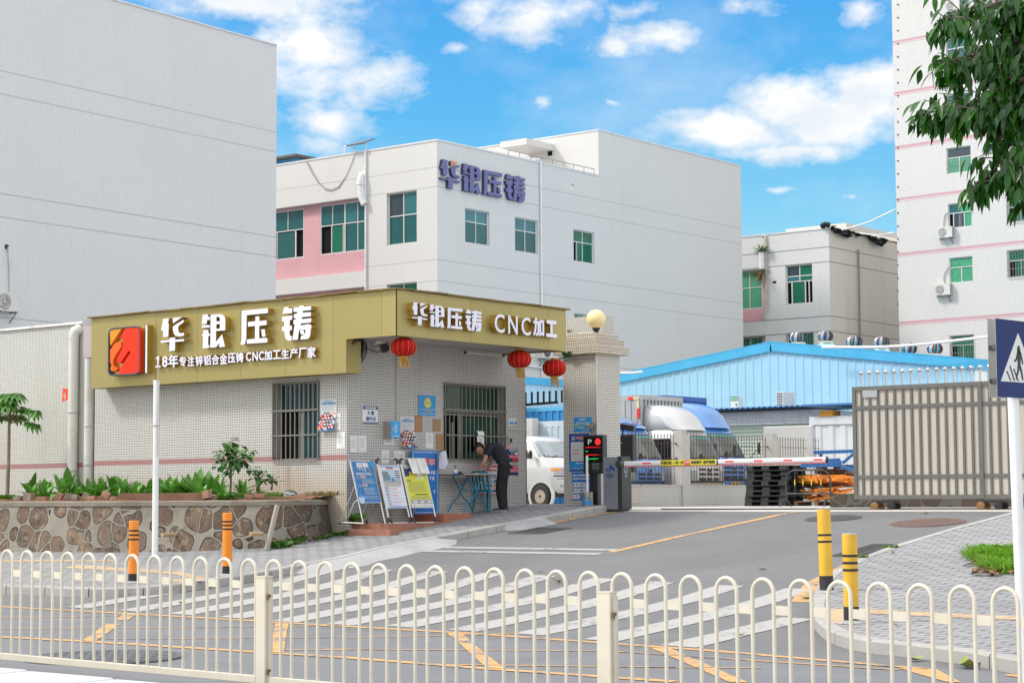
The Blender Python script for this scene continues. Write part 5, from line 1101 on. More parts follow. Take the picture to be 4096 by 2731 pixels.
m_ = MB(); m_.obox(fl_+Vector((-.06, -.28, .06)), (.05, .02, 0), (0, .26, .04), (0, 0, .07)); m_.build('camera', mat('lamp_white', (.62, .58, .55), .5), t)
# lanterns
LRED = mat('lantern_red', (.40, .004, .005), .7, 0, .15, 3, spec=.2); LGOLD = mat('lantern_gold', (.52, .30, .03), .5, .2, .15, 6); LLINE = mat('lantern_line', (.60, .22, .05), .5)
def lantern_proto():
    t = thing('red_lantern', '', 'lantern'); L = MB(); n = 28; prof = [(.045+.0, .165), (.10, .16), (.15, .142), (.19, .11), (.222, .06), (.232, 0), (.222, -.06), (.19, -.11), (.15, -.142), (.10, -.16), (.06, -.165)]
    lp = []
    for r_, z in prof: lp.append([(r_*(1-.012*(k % 2))*math.cos(2*math.pi*k/n), r_*(1-.012*(k % 2))*math.sin(2*math.pi*k/n), z) for k in range(n)])
    L.loft(lp); L.build('shade', LRED, t, smooth=True, world=False)
    m_ = MB(); m_.lathe((0, 0, 0), [(.07, .158), (.075, .165), (.07, .19), (.04, .192)], 16); m_.build('top_cap', LGOLD, t, world=False); m_ = MB(); m_.lathe((0, 0, 0), [(.05, -.19), (.072, -.188), (.075, -.165), (.07, -.158)], 16); m_.build('bottom_cap', LGOLD, t, world=False)
    m_ = MB()
    for k in range(14):
        a = 2*math.pi*k/14; m_.tube([((r_+.003)*math.cos(a), (r_+.003)*math.sin(a), z) for r_, z in prof], .0028, 4)
    m_.build('gold_ribs', LLINE, t, world=False)
    m_ = MB(); m_.fixn = False
    for k in range(34):
        a = 2*math.pi*k/34; b0 = Vector((.068*math.cos(a), .068*math.sin(a), -.19)); sw = Vector((random.uniform(-.01, .07), random.uniform(-.03, .05), -random.uniform(.13, .19)))
        m_.bar(b0, b0+sw*.5+Vector((0, 0, -.01)), .008, .004); m_.bar(b0+sw*.5+Vector((0, 0, -.01)), b0+sw, .008, .004)
    m_.bar((0, 0, -.19), (.03, .02, -.26), .012); m_.bar((.03, .02, -.26), (.07, .05, -.37), .018, .008); m_.build('tassel', LGOLD, t, world=False)
    m_ = MB(); m_.tube([(-.03, 0, .19), (-.02, 0, .25), (.02, 0, .25), (.03, 0, .19)], .003, 5); m_.tube([(0, 0, .252), (0, 0, .33)], .003, 5); m_.build('hook', STEELD, t, world=False); return t
lp_ = lantern_proto()
for i, (x, y, lab) in enumerate(((927, 797, 'red paper lantern hanging at the canopy corner'), (1193, 825, 'red paper lantern hanging above the barred window, middle of the three'), (1273, 845, 'red paper lantern hanging beside the gate pillar'))):
    p = onB(D(x, y), (-22.95, -23.05, -23.0)[i]); o = lp_ if i == 0 else copy_tree(lp_); o.location = p; o.rotation_euler = (0, 0, .4*i); o.scale = (1.03, 1.03, 1.03); o['label'] = lab; o['group'] = 'red lanterns under the canopy'
# items right of the window
B = wallB(zB, 1345, 745, 1500, 890, P_NOTE); B.rect(.1, .55, .5, .62, P_SKY); B.rect(.1, .75, .2, .42, P_SKY); B.rect(.82, .95, .2, .6, P_NAVY); B.done('small_notice', 'small torn white and blue notice right of the window', 'notice', 'posters and notices on the guard house')
O, w_, h_ = onBbox(zB, 1320, 1125, 1388, 1235, BW+.003); t = thing('intercom', 'small grey keypad intercom right of the window', 'intercom', O); m_ = MB(); m_.box(BW, BW+.04, O.y, O.y+w_, O.z, O.z+h_); m_.build('case', mat('case_grey', (.45, .44, .40), .5), t, bevel=.004)
m_ = MB(); m_.box(BW+.04, BW+.045, O.y+w_*.3, O.y+w_*.9, O.z+h_*.15, O.z+h_*.85); m_.build('keypad', BLACKP, t)
m_ = MB(); m_.tube([(BW+.015, O.y+w_*.5, O.z+h_), (BW+.015, O.y+w_*.5, O.z+h_+.17), (BW+.015, AE_, O.z+h_+.17)], .012, 6); m_.build('conduit', CON, t)
B = wallB(zC, 1325, 272, 1535, 780, P_NAVY); B.rect(0, 1, .88, 1, P_GREY); B.rect(0, .22, .9, 1, P_PINK); B.text('疫情防控 复工复产', .24, .98, .81, .86, P_WHITE, .03); B.text('六个一', .4, .68, .72, .78, P_WHITE, .03); B.rect(.7, .95, .70, .78, P_WHITE)
for i in range(5): B.rect(.5 if i % 2 else .0, 1 if i % 2 == 0 else .95, .58-.12*i, .68-.12*i, (P_PINK, P_RED, P_GREY, P_PINK, P_PINK)[i]); B.lines(.55, .92, .60-.12*i, .66-.12*i, 2, P_NAVY, .3, .3, i)
B.done('poster', 'navy and pink poster on the wall right of the bending man', 'poster', 'posters and notices on the guard house')
B = wallB(zC, 835, 615, 1240, 1122, P_NOTE); B.rect(0, .56, .92, 1, P_PINK); B.rect(.58, 1, .94, 1, P_RED); B.text('疫情防控', .2, .8, .80, .88, P_RED, .02); B.rect(0, 1, 0, .03, P_RED); B.rect(.02, .12, .1, .4, P_PINK)
for i in range(4):
    for j in range(4): B.rect(.3+.17*i, .38+.17*i, .12+.15*j, .19+.15*j, (P_NAVY, P_ORG, P_PINK, P_SKY)[(i+j*3) % 4]); B.lines(.3+.17*i, .42+.17*i, .2+.15*j, .24+.15*j, 1, P_GREY, .4, .1, i+j)
B.done('poster', 'white poster with red header and small pictures behind the blue chair', 'poster', 'posters and notices on the guard house')
# notice hanging on the window bars
B = wallB(zC, 822, 122, 940, 380, P_WHITE, .003, BW+.09); B.text('访客登记须知', .2, .8, .82, .87, P_SKY, .02); B.rect(.3, .55, .72, .75, P_ORG); B.rect(.4, .55, .63, .67, P_ORG); B.rect(.05, .25, .38, .42, P_RED); B.rect(.4, .6, .38, .42, P_ORG); B.rect(.08, .25, .18, .3, P_YEL); B.rect(.4, .6, .18, .3, P_ORG); B.done('notice', 'white notice with coloured print hanging on the window bars', 'notice', 'posters and notices on the guard house')
O, w_, h_ = onBbox(zC, 815, 15, 925, 125, BW+.1); m_ = MB(); m_.loft([[(BW+.085+.05*math.sin(k*.5), O.y+(w_ if e else 0), O.z+h_*k/6) for e in (0, 1)] for k in range(7)], cap=False, closed=False); tag(m_.build('blank_sheet', P_WHITE, smooth=True), 'blank white sheet curling from the bars above the notice', 'paper')
for bdy, x0, x1, y0, y1 in (('谢绝', 672, 850, 770, 865), ('来访登记', 660, 945, 920, 1010)):
    O, w_, h_ = onBbox(zB, x0, y0, x1, y1, BW-.185); m_ = MB(); m_.text(bdy, O, Y3, Z3, (0, 0, w_, h_), 0, .002, .03); o = m_.build('window_lettering', P_DBL, gh)
# ---- step, block, tall blue board
STEP = mat('step_tile', (.33, .15, .10), .85, 0, .2, 3, dirt=.75, dcol=(.04, .035, .03), bmp=.01)
zS = zf(1300, 1960, 2.352)
s1 = onB(zS(420, 318), -23.38); s2 = onB(zS(300, 378), -23.22)
m_ = MB(); m_.box(BW, -23.38, AW+.15, 28.9, zb0, s1.z); tag(m_.build('step', STEP), 'stained red brick step along the foot of the guard house', 'step')
m_ = MB(); e = onB(zS(610, 380), -23.1); m_.box(-24.2, -23.1, AW+.1, e.y, zb0, s2.z); tag(m_.build('low_step', STEP), 'lower blackened brick step at the guard house corner', 'step')
O, w_, h_ = onBbox(zC, 245, 1450, 725, 1560, -23.55); m_ = MB(); m_.box(BW, -23.55, O.y, O.y+w_, O.z-.3, onB(zC(400, 1453), -23.55).z); tag(m_.build('brick_block', mat('red_block', (.33, .12, .075), .9, 0, .12, 3, dirt=.3, bmp=.01), bevel=.01), 'red brown brick block under the folding table', 'block')
O, w_, h_ = onBbox(zD, 1288, 8, 1812, 1260, BW+.10); B = Board(O, Y3, Z3, w_, h_, .03, P_BLUE)
B.d += .001
for r_ in ((.04, .96, .025, .032), (.04, .96, .968, .975), (.04, .05, .032, .968), (.95, .96, .032, .968)): B.rect(*r_, P_WHITE, False)
B.text('温馨提示', .06, .87, .765, .885, P_WHITE, .085); B.d += .0015; B.text('温馨提示', .06, .87, .765, .885, P_RED, .03)
B.text('未备', .69, .87, .63, .69, P_WHITE, .02); B.text('不准', .64, .83, .535, .595, P_WHITE, .02); B.text('戴', .79, .87, .33, .39, P_PALE, .02); B.text('进入厂区必须登记', .1, .6, .635, .685, P_WHITE, .02); B.done('notice_board', 'tall blue notice board with red and white characters behind the easels', 'notice board')
# ---- three A-frame easels
EAL = mat('easel_alu', (.60, .60, .60), .35, .6, .05, 5); EBL = mat('easel_black', (.03, .032, .035), .5)
bf = -23.62
def easel(fl, fr, tl, tr, lean, lab, grp, kind, bot_frac, top_frac):
    # picture points of the two front feet and of the two upper corners
    A_, B_ = onB(zD(*fl), bf), onB(zD(*fr), bf); zb = s1.z; A_.z = B_.z = zb
    C_, D_ = onB(zD(*tl), bf-lean), onB(zD(*tr), bf-lean); zt = (C_.z+D_.z)/2; C_.z = D_.z = zt
    t = thing('easel_board', lab, 'sign board', (bf, (A_.y+B_.y)/2, zb), grp)
    upv = (C_-A_); U_ = Vector((upv.x, 0, upv.z)); Ln = U_.length; U_.normalize(); y0, y1 = C_.y, D_.y
    F = Vector((bf, 0, zb)); Pp = lambda y, k: F+Vector((0, y, 0))+U_*(Ln*k)
    r_ = .016 if kind else .013
    for y in (y0, y1): m_ = MB(); m_.cyl(Pp(y, 0), Pp(y, 1.0 if kind else top_frac), r_, 10); m_.build('leg', EAL, t, smooth=True)
    for y in (y0+.04, y1-.04): m_ = MB(); m_.cyl(Vector((bf-.62, y, zb)), Pp(y, .62)-Vector((.03, 0, 0)), .011, 8); m_.build('rear_leg', EAL, t, smooth=True); m_ = MB(); m_.cyl(Vector((bf-.62, y, zb)), Vector((bf-.60, y, zb+.05)), .02, 8); m_.build('rear_foot', EBL, t)
    if kind:
        for k in (0.0, 1.0): m_ = MB(); m_.cyl(Pp(y0, k), Pp(y1, k), r_, 10); m_.build('cross_tube', EAL, t, smooth=True)
        for y in (y0, y1):
            for k in (0.012, .988):
                m_ = MB(); s_ = 1 if k < .5 else -1; q = 1 if y == y0 else -1; m_.tube([Pp(y, k+s_*.075), Pp(y, k+s_*.01), Pp(y+q*.018, k), Pp(y+q*.075, k)], .024, 10); m_.build('corner_joint', EBL, t, smooth=True)
    else:
        m_ = MB(); m_.cyl(Vector((bf+.0, y0, zb+.01)), Vector((bf-.62, y0, zb+.03)), .012, 8); m_.build('spreader', EAL, t); m_ = MB(); m_.tube([Pp(y0, .38), Pp(y0, .33)+Vector((-.1, -.02, 0)), Vector((bf-.35, y0-.02, zb+.12)), Vector((bf-.6, y0, zb+.04))], .012, 8); m_.build('curved_strut', EAL, t, smooth=True)
    X_ = Y3; O_ = Pp(y0, bot_frac)+X3*.012
    return t, O_, X_, U_, y1-y0, Ln*(top_frac-bot_frac)
g_ = 'easel sign boards before the guard house'
t, O_, X_, U_, w_, h_ = easel((372, 1475), (842, 1432), (95, 215), (525, 212), .33, 'blue recruitment poster on a grey easel, left one', g_, 0, .33, 1.0)
B = Board(O_, X_, U_, w_, h_, .008, paper('poster_blue', (.012, .15, .37), .35)); B.frame(.008, EAL); B.text('招聘', .2, .74, .835, .965, P_WHITE, .04); B.rect(.57, .60, .76, .85, P_WHITE); B.rect(.74, .77, .76, .95, P_TAN); B.text('RECRUIT', .25, .6, .785, .82, P_WHITE, .01); B.disc(.93, .93, .12, P_SKY); B.poly([(.84, .85), (.95, .85), (.89, .81)], P_SKY); B.text('>>>', .42, .56, .75, .775, P_WHITE, .02); B.lines(.1, .92, .655, .72, 2, P_WHITE, .5, .2, 2)
for v in (.585, .385): B.rect(.27, .5, v, v+.055, P_NOTE); B.text('岗位要求', .29, .48, v+.012, v+.044, P_RED, .03); B.lines(.06, .24, v-.02, v+.04, 3, P_PALE, .35, .3, 3)
B.lines(.3, .95, .45, .56, 4, P_PALE, .4, .3, 5); B.lines(.3, .95, .19, .36, 6, P_PALE, .4, .4, 6); B.lines(.2, .9, .08, .16, 4, P_PALE, .35, .3, 7); B.disc(.1, .07, .13, P_PALE); B.disc(.09, .17, .07, P_SKY); B.done('poster', None, None, None, t)
t, O_, X_, U_, w_, h_ = easel((905, 1415), (1322, 1412), (605, 160), (1012, 162), .34, 'white information poster on a silver easel, middle one', g_, 1, .225, .895)
B = Board(O_, X_, U_, w_, h_, .008, paper('poster_white', (.66, .67, .72), .4)); B.frame(.018, EAL)
B.rect(.05, .95, .955, .975, P_SKY); B.text('华银压铸招聘', .32, .68, .91, .945, P_RED, .03); B.rect(.1, .92, .58, .89, P_PALE); B.rect(.1, .92, .58, .68, P_GREY, True); B.rect(.1, .38, .64, .85, paper('print_slate', (.2, .24, .28))); B.rect(.62, .92, .7, .88, P_NOTE); 
for i in range(4): B.rect(.68, .92, .71+.045*i, .73+.045*i, P_NAVY, i == 0)
B.rect(.15, .45, .66, .74, MATS['print_slate']); B.rect(.15, .45, .735, .755, P_GRN); B.rect(.5, .62, .62, .7, P_SKY); B.lines(.08, .92, .5, .57, 4, P_TAN, .4, .15, 3)
for i in range(6): v = .465-.075*i; B.rect(.08, .22, v, v+.02, P_SKY); B.lines(.1, .92, v-.035, v-.005, 2, (P_RED, P_GREY)[i % 2], .3, .4, i)
B.lines(.08, .95, .025, .045, 1, P_SKY, .6, 0, 2); B.rect(.05, .95, .012, .02, P_SKY); B.done('poster', None, None, None, t)
t, O_, X_, U_, w_, h_ = easel((1322, 1412), (1775, 1385), (1065, 165), (1525, 165), .34, 'yellow and navy recruitment poster on a silver easel, right one', g_, 1, .225, .895)
B = Board(O_, X_, U_, w_, h_, .008, P_LIME); B.frame(.018, EAL); B.poly([(.045, .73), (.4, .76), (.6, .8), (.955, .80), (.955, .97), (.045, .97)], P_NAVY); B.text('深圳市华银压铸', .06, .75, .92, .955, P_WHITE, .03); B.text('招', .22, .5, .68, .86, P_YEL, .05); B.text('聘', .52, .8, .72, .86, P_WHITE, .05); B.rect(.5, .8, .68, .71, P_WHITE); B.rect(.08, .25, .63, .65, P_NAVY); B.lines(.12, .93, .37, .61, 10, P_TAN, .35, .3, 4); B.lines(.3, .85, .3, .33, 1, P_BLK, .6, 0, 5); B.lines(.12, .95, .22, .28, 2, P_TAN, .4, .1, 6)
for i in range(3): B.rect(.08+.29*i, .35+.29*i, .1, .2, P_GREY); B.poly([(.1+.29*i, .11), (.33+.29*i, .11), (.3+.29*i, .18)], P_NOTE)
B.rect(.045, .955, .012, .09, P_WHITE); B.disc(.15, .05, .035, P_GREY); B.disc(.55, .05, .035, P_GREY); B.lines(.2, .48, .03, .07, 2, P_GREY, .3, .2, 7); B.lines(.6, .92, .03, .07, 2, P_GREY, .3, .2, 8); B.done('poster', None, None, None, t)
for i, (x0, y0, x1, y1, lab) in enumerate(((1207, 158, 1420, 460, 'left white sheet pinned over the yellow poster'), (1370, 155, 1605, 455, 'right white sheet pinned over the yellow poster'))):
    p0, p1 = onB(zD(x0, y0), bf-.3), onB(zD(x1-60, y0), bf-.3); q0 = onB(zD(x0+70, y1), bf-.16); dn = q0-p0; dn.y = 0; B = Board(Vector((q0.x, p0.y+.02, q0.z)), Y3, -dn, (p1.y-p0.y), dn.length, .002, P_WHITE); B.rect(.3, .7, .9, .92, P_GREY)
    for k in range(26): B.disc(.5+.26*math.cos(k*.2417), .5+.26*math.sin(k*.2417)*.9*B.W/B.H*1.3, .012, (P_GREY, P_PALE)[k % 2], 6)
    B.disc(.5, .5, .03, P_GRN, 8); B.done('pinned_sheet', lab, 'paper', 'white sheets pinned over the right easel')
# ---- folding table with its things
tb0 = onB(zC(132, 772), -24.24); tz = tb0.z; t = thing('folding_table', 'brown topped folding table with blue crossed legs', 'table', (-23.95, tb0.y+.56, tz-.74)); tl, td = 1.15, .56
m_ = MB(); m_.box(-24.24, -24.24+td, tb0.y, tb0.y+tl, tz-.025, tz); m_.build('tabletop', mat('table_brown', (.13, .08, .055), .5, 0, .2, 5), t, bevel=.006)
TBL = mat('table_blue', (.012, .19, .32), .4, .1, .1, 6, dirt=.3, dcol=(.01, .07, .12))
for b in (-24.16, -23.76):
    for s_ in (0, 1):
        ya, yb = tb0.y+.36, tb0.y+.84; a_, b_ = (ya, yb) if s_ else (yb, ya); out = -.13 if b_ == ya else .13; xx = b+(.012 if s_ else -.012)
        m_ = MB(); m_.tube([(xx, a_, tz-.03), (xx, a_+(b_-a_)*.62, tz-.44), (xx, b_, tz-.56), (xx, b_+out, tz-.735)], .0145, 9); m_.build('leg', TBL, t, smooth=True)
for yy in (.40, .80): m_ = MB(); m_.cyl((-24.16, tb0.y+yy, tz-.57 if yy < .5 else tz-.57), (-23.76, tb0.y+yy, tz-.57), .01, 8); m_.build('stretcher', TBL, t)
m_ = MB(); m_.tube([(-23.9, tb0.y+.3, tz-.16), (-23.9, tb0.y+.36, tz-.3), (-23.9, tb0.y+.62, tz-.33), (-23.9, tb0.y+.68, tz-.2)], .013, 8); m_.build('fold_loop', TBL, t, smooth=True)
p = onB(zC(440, 745), -24.05); t = thing('sanitizer_bottle', 'clear hand sanitizer bottle with blue label and black pump', 'bottle', (p.x, p.y, tz)); c = Vector((p.x, p.y, tz))
m_ = MB(); m_.lathe(c, [(.03, 0), (.042, .004), (.042, .065), (.035, .085), (.016, .1), (.016, .11)], 14); m_.build('body', mat('bottle_clear', (.62, .68, .72), .15), t, smooth=True); m_ = MB(); m_.lathe(c, [(.043, .005), (.043, .035)], 14); m_.build('label', MATS['print_sky'], t); m_ = MB(); m_.lathe(c, [(.014, .108), (.014, .135), (.005, .137), (.005, .165)], 10); m_.bar(c+Vector((-.01, -.045, .168)), c+Vector((.008, .03, .168)), .012, .01); m_.build('pump', EBL, t)
p = onB(zC(525, 745), -24.0); m_ = MB(); m_.add([(p.x-.05, p.y-.07, tz+.001), (p.x+.06, p.y-.06, tz+.001), (p.x+.05, p.y+.08, tz+.001), (p.x-.05, p.y+.07, tz+.001), (p.x, p.y, tz+.06), (p.x, p.y+.03, tz+.055)], [(3, 2, 1, 0), (0, 1, 4), (1, 2, 5, 4), (2, 3, 5), (3, 0, 4, 5)]); tag(m_.build('black_cloth', BLACKP), 'small folded black cloth on the table', 'cloth')
for i in range(3):
    m_ = MB(); y = tb0.y+.42+.17*i; m_.obox((-24.1+.05*i, y, tz+.001+.003*i), (.24, .02*i, 0), (-.03, .19, 0), (0, 0, .006+.003*i)); tag(m_.build('paper_sheets', P_WHITE), ('registration papers lying left on the table', 'registration papers lying in the middle of the table', 'registration papers under the writing hands')[i], 'papers', 'papers on the folding table')
# clipboard with fanned sheets hanging on the tall board
cp = onB(zC(195, 375), BW+.2); t = thing('clipboard', 'bunch of white sheets clamped to the corner of the blue board', 'papers', cp); m_ = MB(); m_.box(cp.x-.01, cp.x+.02, cp.y-.05, cp.y+.04, cp.z-.02, cp.z+.02); m_.build('clamp', EBL, t)
for i, (dy, ln, w2) in enumerate(((-.04, .32, .16), (.1, .30, .16), (.25, .28, .15))):
    a = Vector((0, dy*.9, -1)).normalized(); sdv = Vector((.15, 1, dy)).normalized(); m_ = MB(); o_ = cp+Vector((.012+.012*i, -.07, -.01)); m_.obox(o_, sdv*w2, a*ln, Vector((.003, 0, 0))); m_.build('sheet', mat('sheet_lilac', (.58, .57, .70), .7), t)
# ---- blue plastic chair
CBL = mat('chair_blue', (.008, .18, .27), .35, 0, .08, 4, coat=.1)
sc = onB(zC(1050, 1065), -23.98); cz = onB(zC(1080, 1425), -23.8).z; cy = sc.y; cx0 = -24.02
t = thing('plastic_chair', 'turquoise blue plastic stacking chair behind the folding table', 'chair', (cx0, cy, cz))
m_ = MB(); m_.loft([[(cx0+sx*.21*k, cy+sy*.22*k, cz+z) for sx, sy in ((-1, -1), (-.3, -1.04), (.3, -1.04), (1, -1), (1, 1), (-1, 1))] for k, z in ((.97, .395), (1, .41), (1, .43), (.9, .436))]); m_.build('seat', CBL, t, bevel=.008)
for sx in (-1, 1):
    for sy in (-1, 1): m_ = MB(); m_.loft([[(cx0+sx*(.19+.03*k)+dx*(.036-.008*k), cy+sy*(.195+.035*k)+dy*(.036-.008*k), cz+.40*(1-k)) for dx, dy in ((-.5, -.5), (.5, -.5), (.5, .5), (-.5, .5))] for k in (0, .5, 1)]); m_.build('leg', CBL, t, bevel=.005)
m_ = MB(); n = 12
def back(u, v): return Vector((cx0+u*(.20+.02*v), cy-.21-.03*math.cos(u*1.4)-.10*v, cz+.42+.40*v))
for (u0, u1, v0, v1) in ((-1, -.78, 0, .92), (.78, 1, 0, .92), (-.5, -.3, 0, .8), (-.1, .1, 0, .8), (.3, .5, 0, .8)):
    L = []
    for k in range(7): v = v0+(v1-v0)*k/6; L.append([back(u0, v), back(u1, v), back(u1, v)+Vector((0, .016, 0)), back(u0, v)+Vector((0, .016, 0))])
    m_.loft(L)
L = []
for k in range(13): u = -1+k/6; vt = 1.0-.10*abs(u)**3; L.append([back(u, vt-.22), back(u, vt), back(u, vt)+Vector((0, .016, 0)), back(u, vt-.22)+Vector((0, .016, 0))])
m_.loft(L); m_.build('backrest', CBL, t)
# ---- the man writing at the table
Fv = Vector((-.786, -.618, 0)); Sv = Vector((.618, -.786, 0))   # facing left in the picture; Sv = his left side, towards the viewer
pf = onG(zC(1245, 1408), PH); pz = pf.z
def PP(f, s_, z): return pf+Fv*f+Sv*s_+Z3*z
man = thing('person', 'man in a black T-shirt and dark trousers bending over the folding table and writing', 'person', (pf.x, pf.y, pz))
SKIN = mat('skin', (.42, .22, .145), .55, 0, .06, 8); HAIR = mat('hair_black', (.012, .011, .011), .6); SHIRT = mat('shirt_black', (.012, .014, .024), .85, 0, .25, 12); TROU = mat('trousers_black', (.010, .010, .012), .9, 0, .3, 10)
def skin_obj(name, nodes, edges, m, parent, lv=2):
    me = bpy.data.meshes.new(name); me.from_pydata([n[0] for n in nodes], edges, []); o = bpy.data.objects.new(name, me); C.objects.link(o); me.materials.append(m)
    sk = o.modifiers.new('skin', 'SKIN'); sk.use_smooth_shade = True
    for v, n in zip(me.skin_vertices[0].data, nodes): v.radius = n[1] if isinstance(n[1], tuple) else (n[1], n[1])
    me.skin_vertices[0].data[0].use_root = True
    sb = o.modifiers.new('sub', 'SUBSURF'); sb.levels = sb.render_levels = lv
    if parent is not None:
        o.parent = parent
        if parent.type == 'EMPTY': o.matrix_parent_inverse = parent.matrix_basis.inverted()
    return o
def chain(n0, k): return [(n0+i, n0+i+1) for i in range(k-1)]
# body: one continuous skin
nodes = [(PP(-.06, 0, .90), .105)]; edges = []
def add(prev, pts):
    for p, r_ in pts: nodes.append((p, r_)); edges.append((prev, len(nodes)-1)); prev = len(nodes)-1
    return prev
ch = add(0, [(PP(-.03, 0, 1.04), .105), (PP(.05, 0, 1.16), .115), (PP(.17, 0, 1.25), .115), (PP(.245, 0, 1.285), .09)])
nk_ = add(ch, [(PP(.33, .0, 1.285), .052), (PP(.385, .01, 1.27), .055)])
for s_, el_, wr, hd in ((1, PP(.33, .24, .995), PP(.455, .17, .815), PP(.50, .15, .785)), (-1, PP(.20, -.26, .98), PP(.30, -.13, .825), PP(.345, -.10, .80))):
    add(ch-1 if False else ch, [(PP(.25, s_*.15, 1.24), .062), (PP(.285, s_*.19, 1.15), .05), (el_, .041), (el_.lerp(wr, .5), .036), (wr, .026), (hd, .028)])
for s_, k in ((1, PP(.03, .09, .49)), (-1, PP(-.03, -.1, .49))):
    a_ = PP(-.02, .085, .085) if s_ == 1 else PP(-.05, -.10, .085)
    add(0, [(PP(-.055, s_*.085, .80), .088), (k, .062), (k.lerp(a_, .5), .052), (a_, .042), (a_+Fv*.1-Z3*.04, .035)])
skin_obj('body', nodes, edges, SKIN, man)
# trousers (follow the legs), loose folds
nodes = [(PP(-.06, 0, .915), .155)]; edges = []
add(0, [(PP(-.05, 0, 1.03), .150)])
for s_, k in ((1, PP(.03, .09, .49)), (-1, PP(-.03, -.1, .49))):
    a_ = PP(-.02, .085, .085) if s_ == 1 else PP(-.05, -.10, .085)
    add(0, [(PP(-.06, s_*.075, .82), .142), (PP(-.02, s_*.085, .66), .122), (k+Fv*.0, .100), (k.lerp(a_, .45)+Fv*.012, .093), (k.lerp(a_, .8), .088), (a_-Z3*.02, .084), (a_-Z3*.05, .07)])
skin_obj('trousers', nodes, edges, TROU, man)
nodes = [(PP(-.06, 0, .92), .163)]; edges = []
c2 = add(0, [(PP(-.03, 0, 1.05), .160), (PP(.04, 0, 1.16), .172), (PP(.13, 0, 1.245), .160), (PP(.215, 0, 1.275), .12)]); add(c2, [(PP(.285, 0, 1.285), .068)])
for s_ in (1, -1): add(c2, [(PP(.235, s_*.13, 1.245), .095), (PP(.27, s_*.185, 1.17), .08), (PP(.29 if s_ == 1 else .26, s_*.205, 1.08), .074)])
skin_obj('shirt', nodes, edges, SHIRT, man)
m_ = MB(); m_.lathe((0, 0, 0), [(.150, -.016), (.158, -.014), (.158, .014), (.150, .016)], 20); m_.xf(Matrix.Translation(PP(-.055, 0, .955)) @ Matrix.Rotation(-.35, 4, Sv)); m_.build('belt', BLACKP, man)
# head, tilted down to the table
hc = PP(.425, .01, 1.245); hf = (Fv*.62-Z3*.78).normalized(); hu = (Fv*.78+Z3*.62).normalized()      # face direction, crown direction
HM = Matrix((( hf.x, Sv.x, hu.x, hc.x), (hf.y, Sv.y, hu.y, hc.y), (hf.z, Sv.z, hu.z, hc.z), (0, 0, 0, 1)))
m_ = MB(); L = []
for z, fx, bx_, wy in ((-.125, .055, .0, .022), (-.115, .075, -.02, .04), (-.09, .086, -.045, .055), (-.05, .094, -.07, .067), (0, .096, -.09, .074), (.04, .095, -.098, .077), (.08, .082, -.092, .07), (.105, .055, -.07, .052), (.118, .02, -.03, .025)):
    L.append([((fx+bx_)/2+(fx-bx_)/2*math.cos(2*math.pi*k/20), wy*math.sin(2*math.pi*k/20), z) for k in range(20)])
m_.loft(L); m_.loft([[(.085, -.012, .02), (.085, .012, .02), (.09, 0, .025)], [(.092, -.018, -.035), (.092, .018, -.035), (.122, 0, -.03)], [(.088, -.014, -.045), (.088, .014, -.045), (.1, 0, -.045)]])
m_.xf(HM); m_.build('head', SKIN, man, smooth=True)
for s_ in (1, -1):
    m_ = MB(); m_.loft([[(-.012+rx*math.cos(q), s_*(.072+o_), -.005+.034*k*math.sin(q)) for q in [i*.5236 for i in range(12)]] for rx, k, o_ in ((.012, .7, 0), (.02, 1, .012), (.012, .6, .016))]); m_.xf(HM); m_.build('ear', SKIN, man, smooth=True)
    m_ = MB(); m_.ball((.088, s_*.032, .0), .011, 10); m_.xf(HM); m_.build('eye', BLACKP, man); m_ = MB(); m_.obox((.09, s_*.032-.016, .02), (.006, 0, 0), (0, .032, 0), (0, 0, .006)); m_.xf(HM); m_.build('eyebrow', HAIR, man)
m_ = MB(); m_.obox((.09, -.022, -.075), (.006, 0, 0), (0, .044, 0), (0, 0, .008)); m_.xf(HM); m_.build('mouth', mat('lips', (.30, .11, .09), .5), man)
m_ = MB(); L = []
for z, fx, bx_, wy in ((-.075, -.045, -.085, .045), (-.04, -.03, -.098, .072), (0.0, -.028, -.108, .083), (.04, .02, -.114, .086), (.052, .10, -.112, .086), (.09, .095, -.10, .078), (.118, .065, -.075, .058), (.132, .02, -.03, .022)):
    L.append([((fx+bx_)/2+(fx-bx_)/2*math.cos(2*math.pi*k/20), wy*math.sin(2*math.pi*k/20), z) for k in range(20)])
m_.loft(L); m_.xf(HM); m_.build('hair', HAIR, man, smooth=True)
# hands with separate fingers
def hand(nm, wrist, fwd, side, curl, thumb_s, tip_drop):
    fwd = fwd.normalized(); up_ = side.cross(fwd).normalized()
    if up_.z < 0: up_ = -up_
    ns = [(wrist, .024)]; es = []
    def ad(p_, pts):
        for q, r_ in pts: ns.append((q, r_)); es.append((p_, len(ns)-1)); p_ = len(ns)-1
        return p_
    pm = ad(0, [(wrist+fwd*.045, (.034, .018))])
    o = skin_obj(nm, ns+[(wrist+fwd*.085, (.036, .016))], es+[(pm, pm+1)], SKIN, man, 2)
    for i, (w3, l3) in enumerate(((-.030, .068), (-.010, .078), (.011, .073), (.030, .058))):
        b0 = wrist+fwd*.078+side*w3; c1 = b0+fwd*l3*.45-up_*l3*curl*.25; c2_ = c1+fwd*l3*.32-up_*l3*curl*.45; c3 = c2_+fwd*l3*.18-up_*l3*curl*.45
        skin_obj('finger', [(b0, .0095), (c1, .009), (c2_, .008), (c3, .007)], chain(0, 4), SKIN, o, 2)
    b0 = wrist+fwd*.03+side*thumb_s*.03; skin_obj('thumb', [(b0, .012), (b0+fwd*.03+side*thumb_s*.022-up_*.008, .0105), (b0+fwd*.06+side*thumb_s*.02-up_*.018, .008)], chain(0, 3), SKIN, o, 2)
    return o
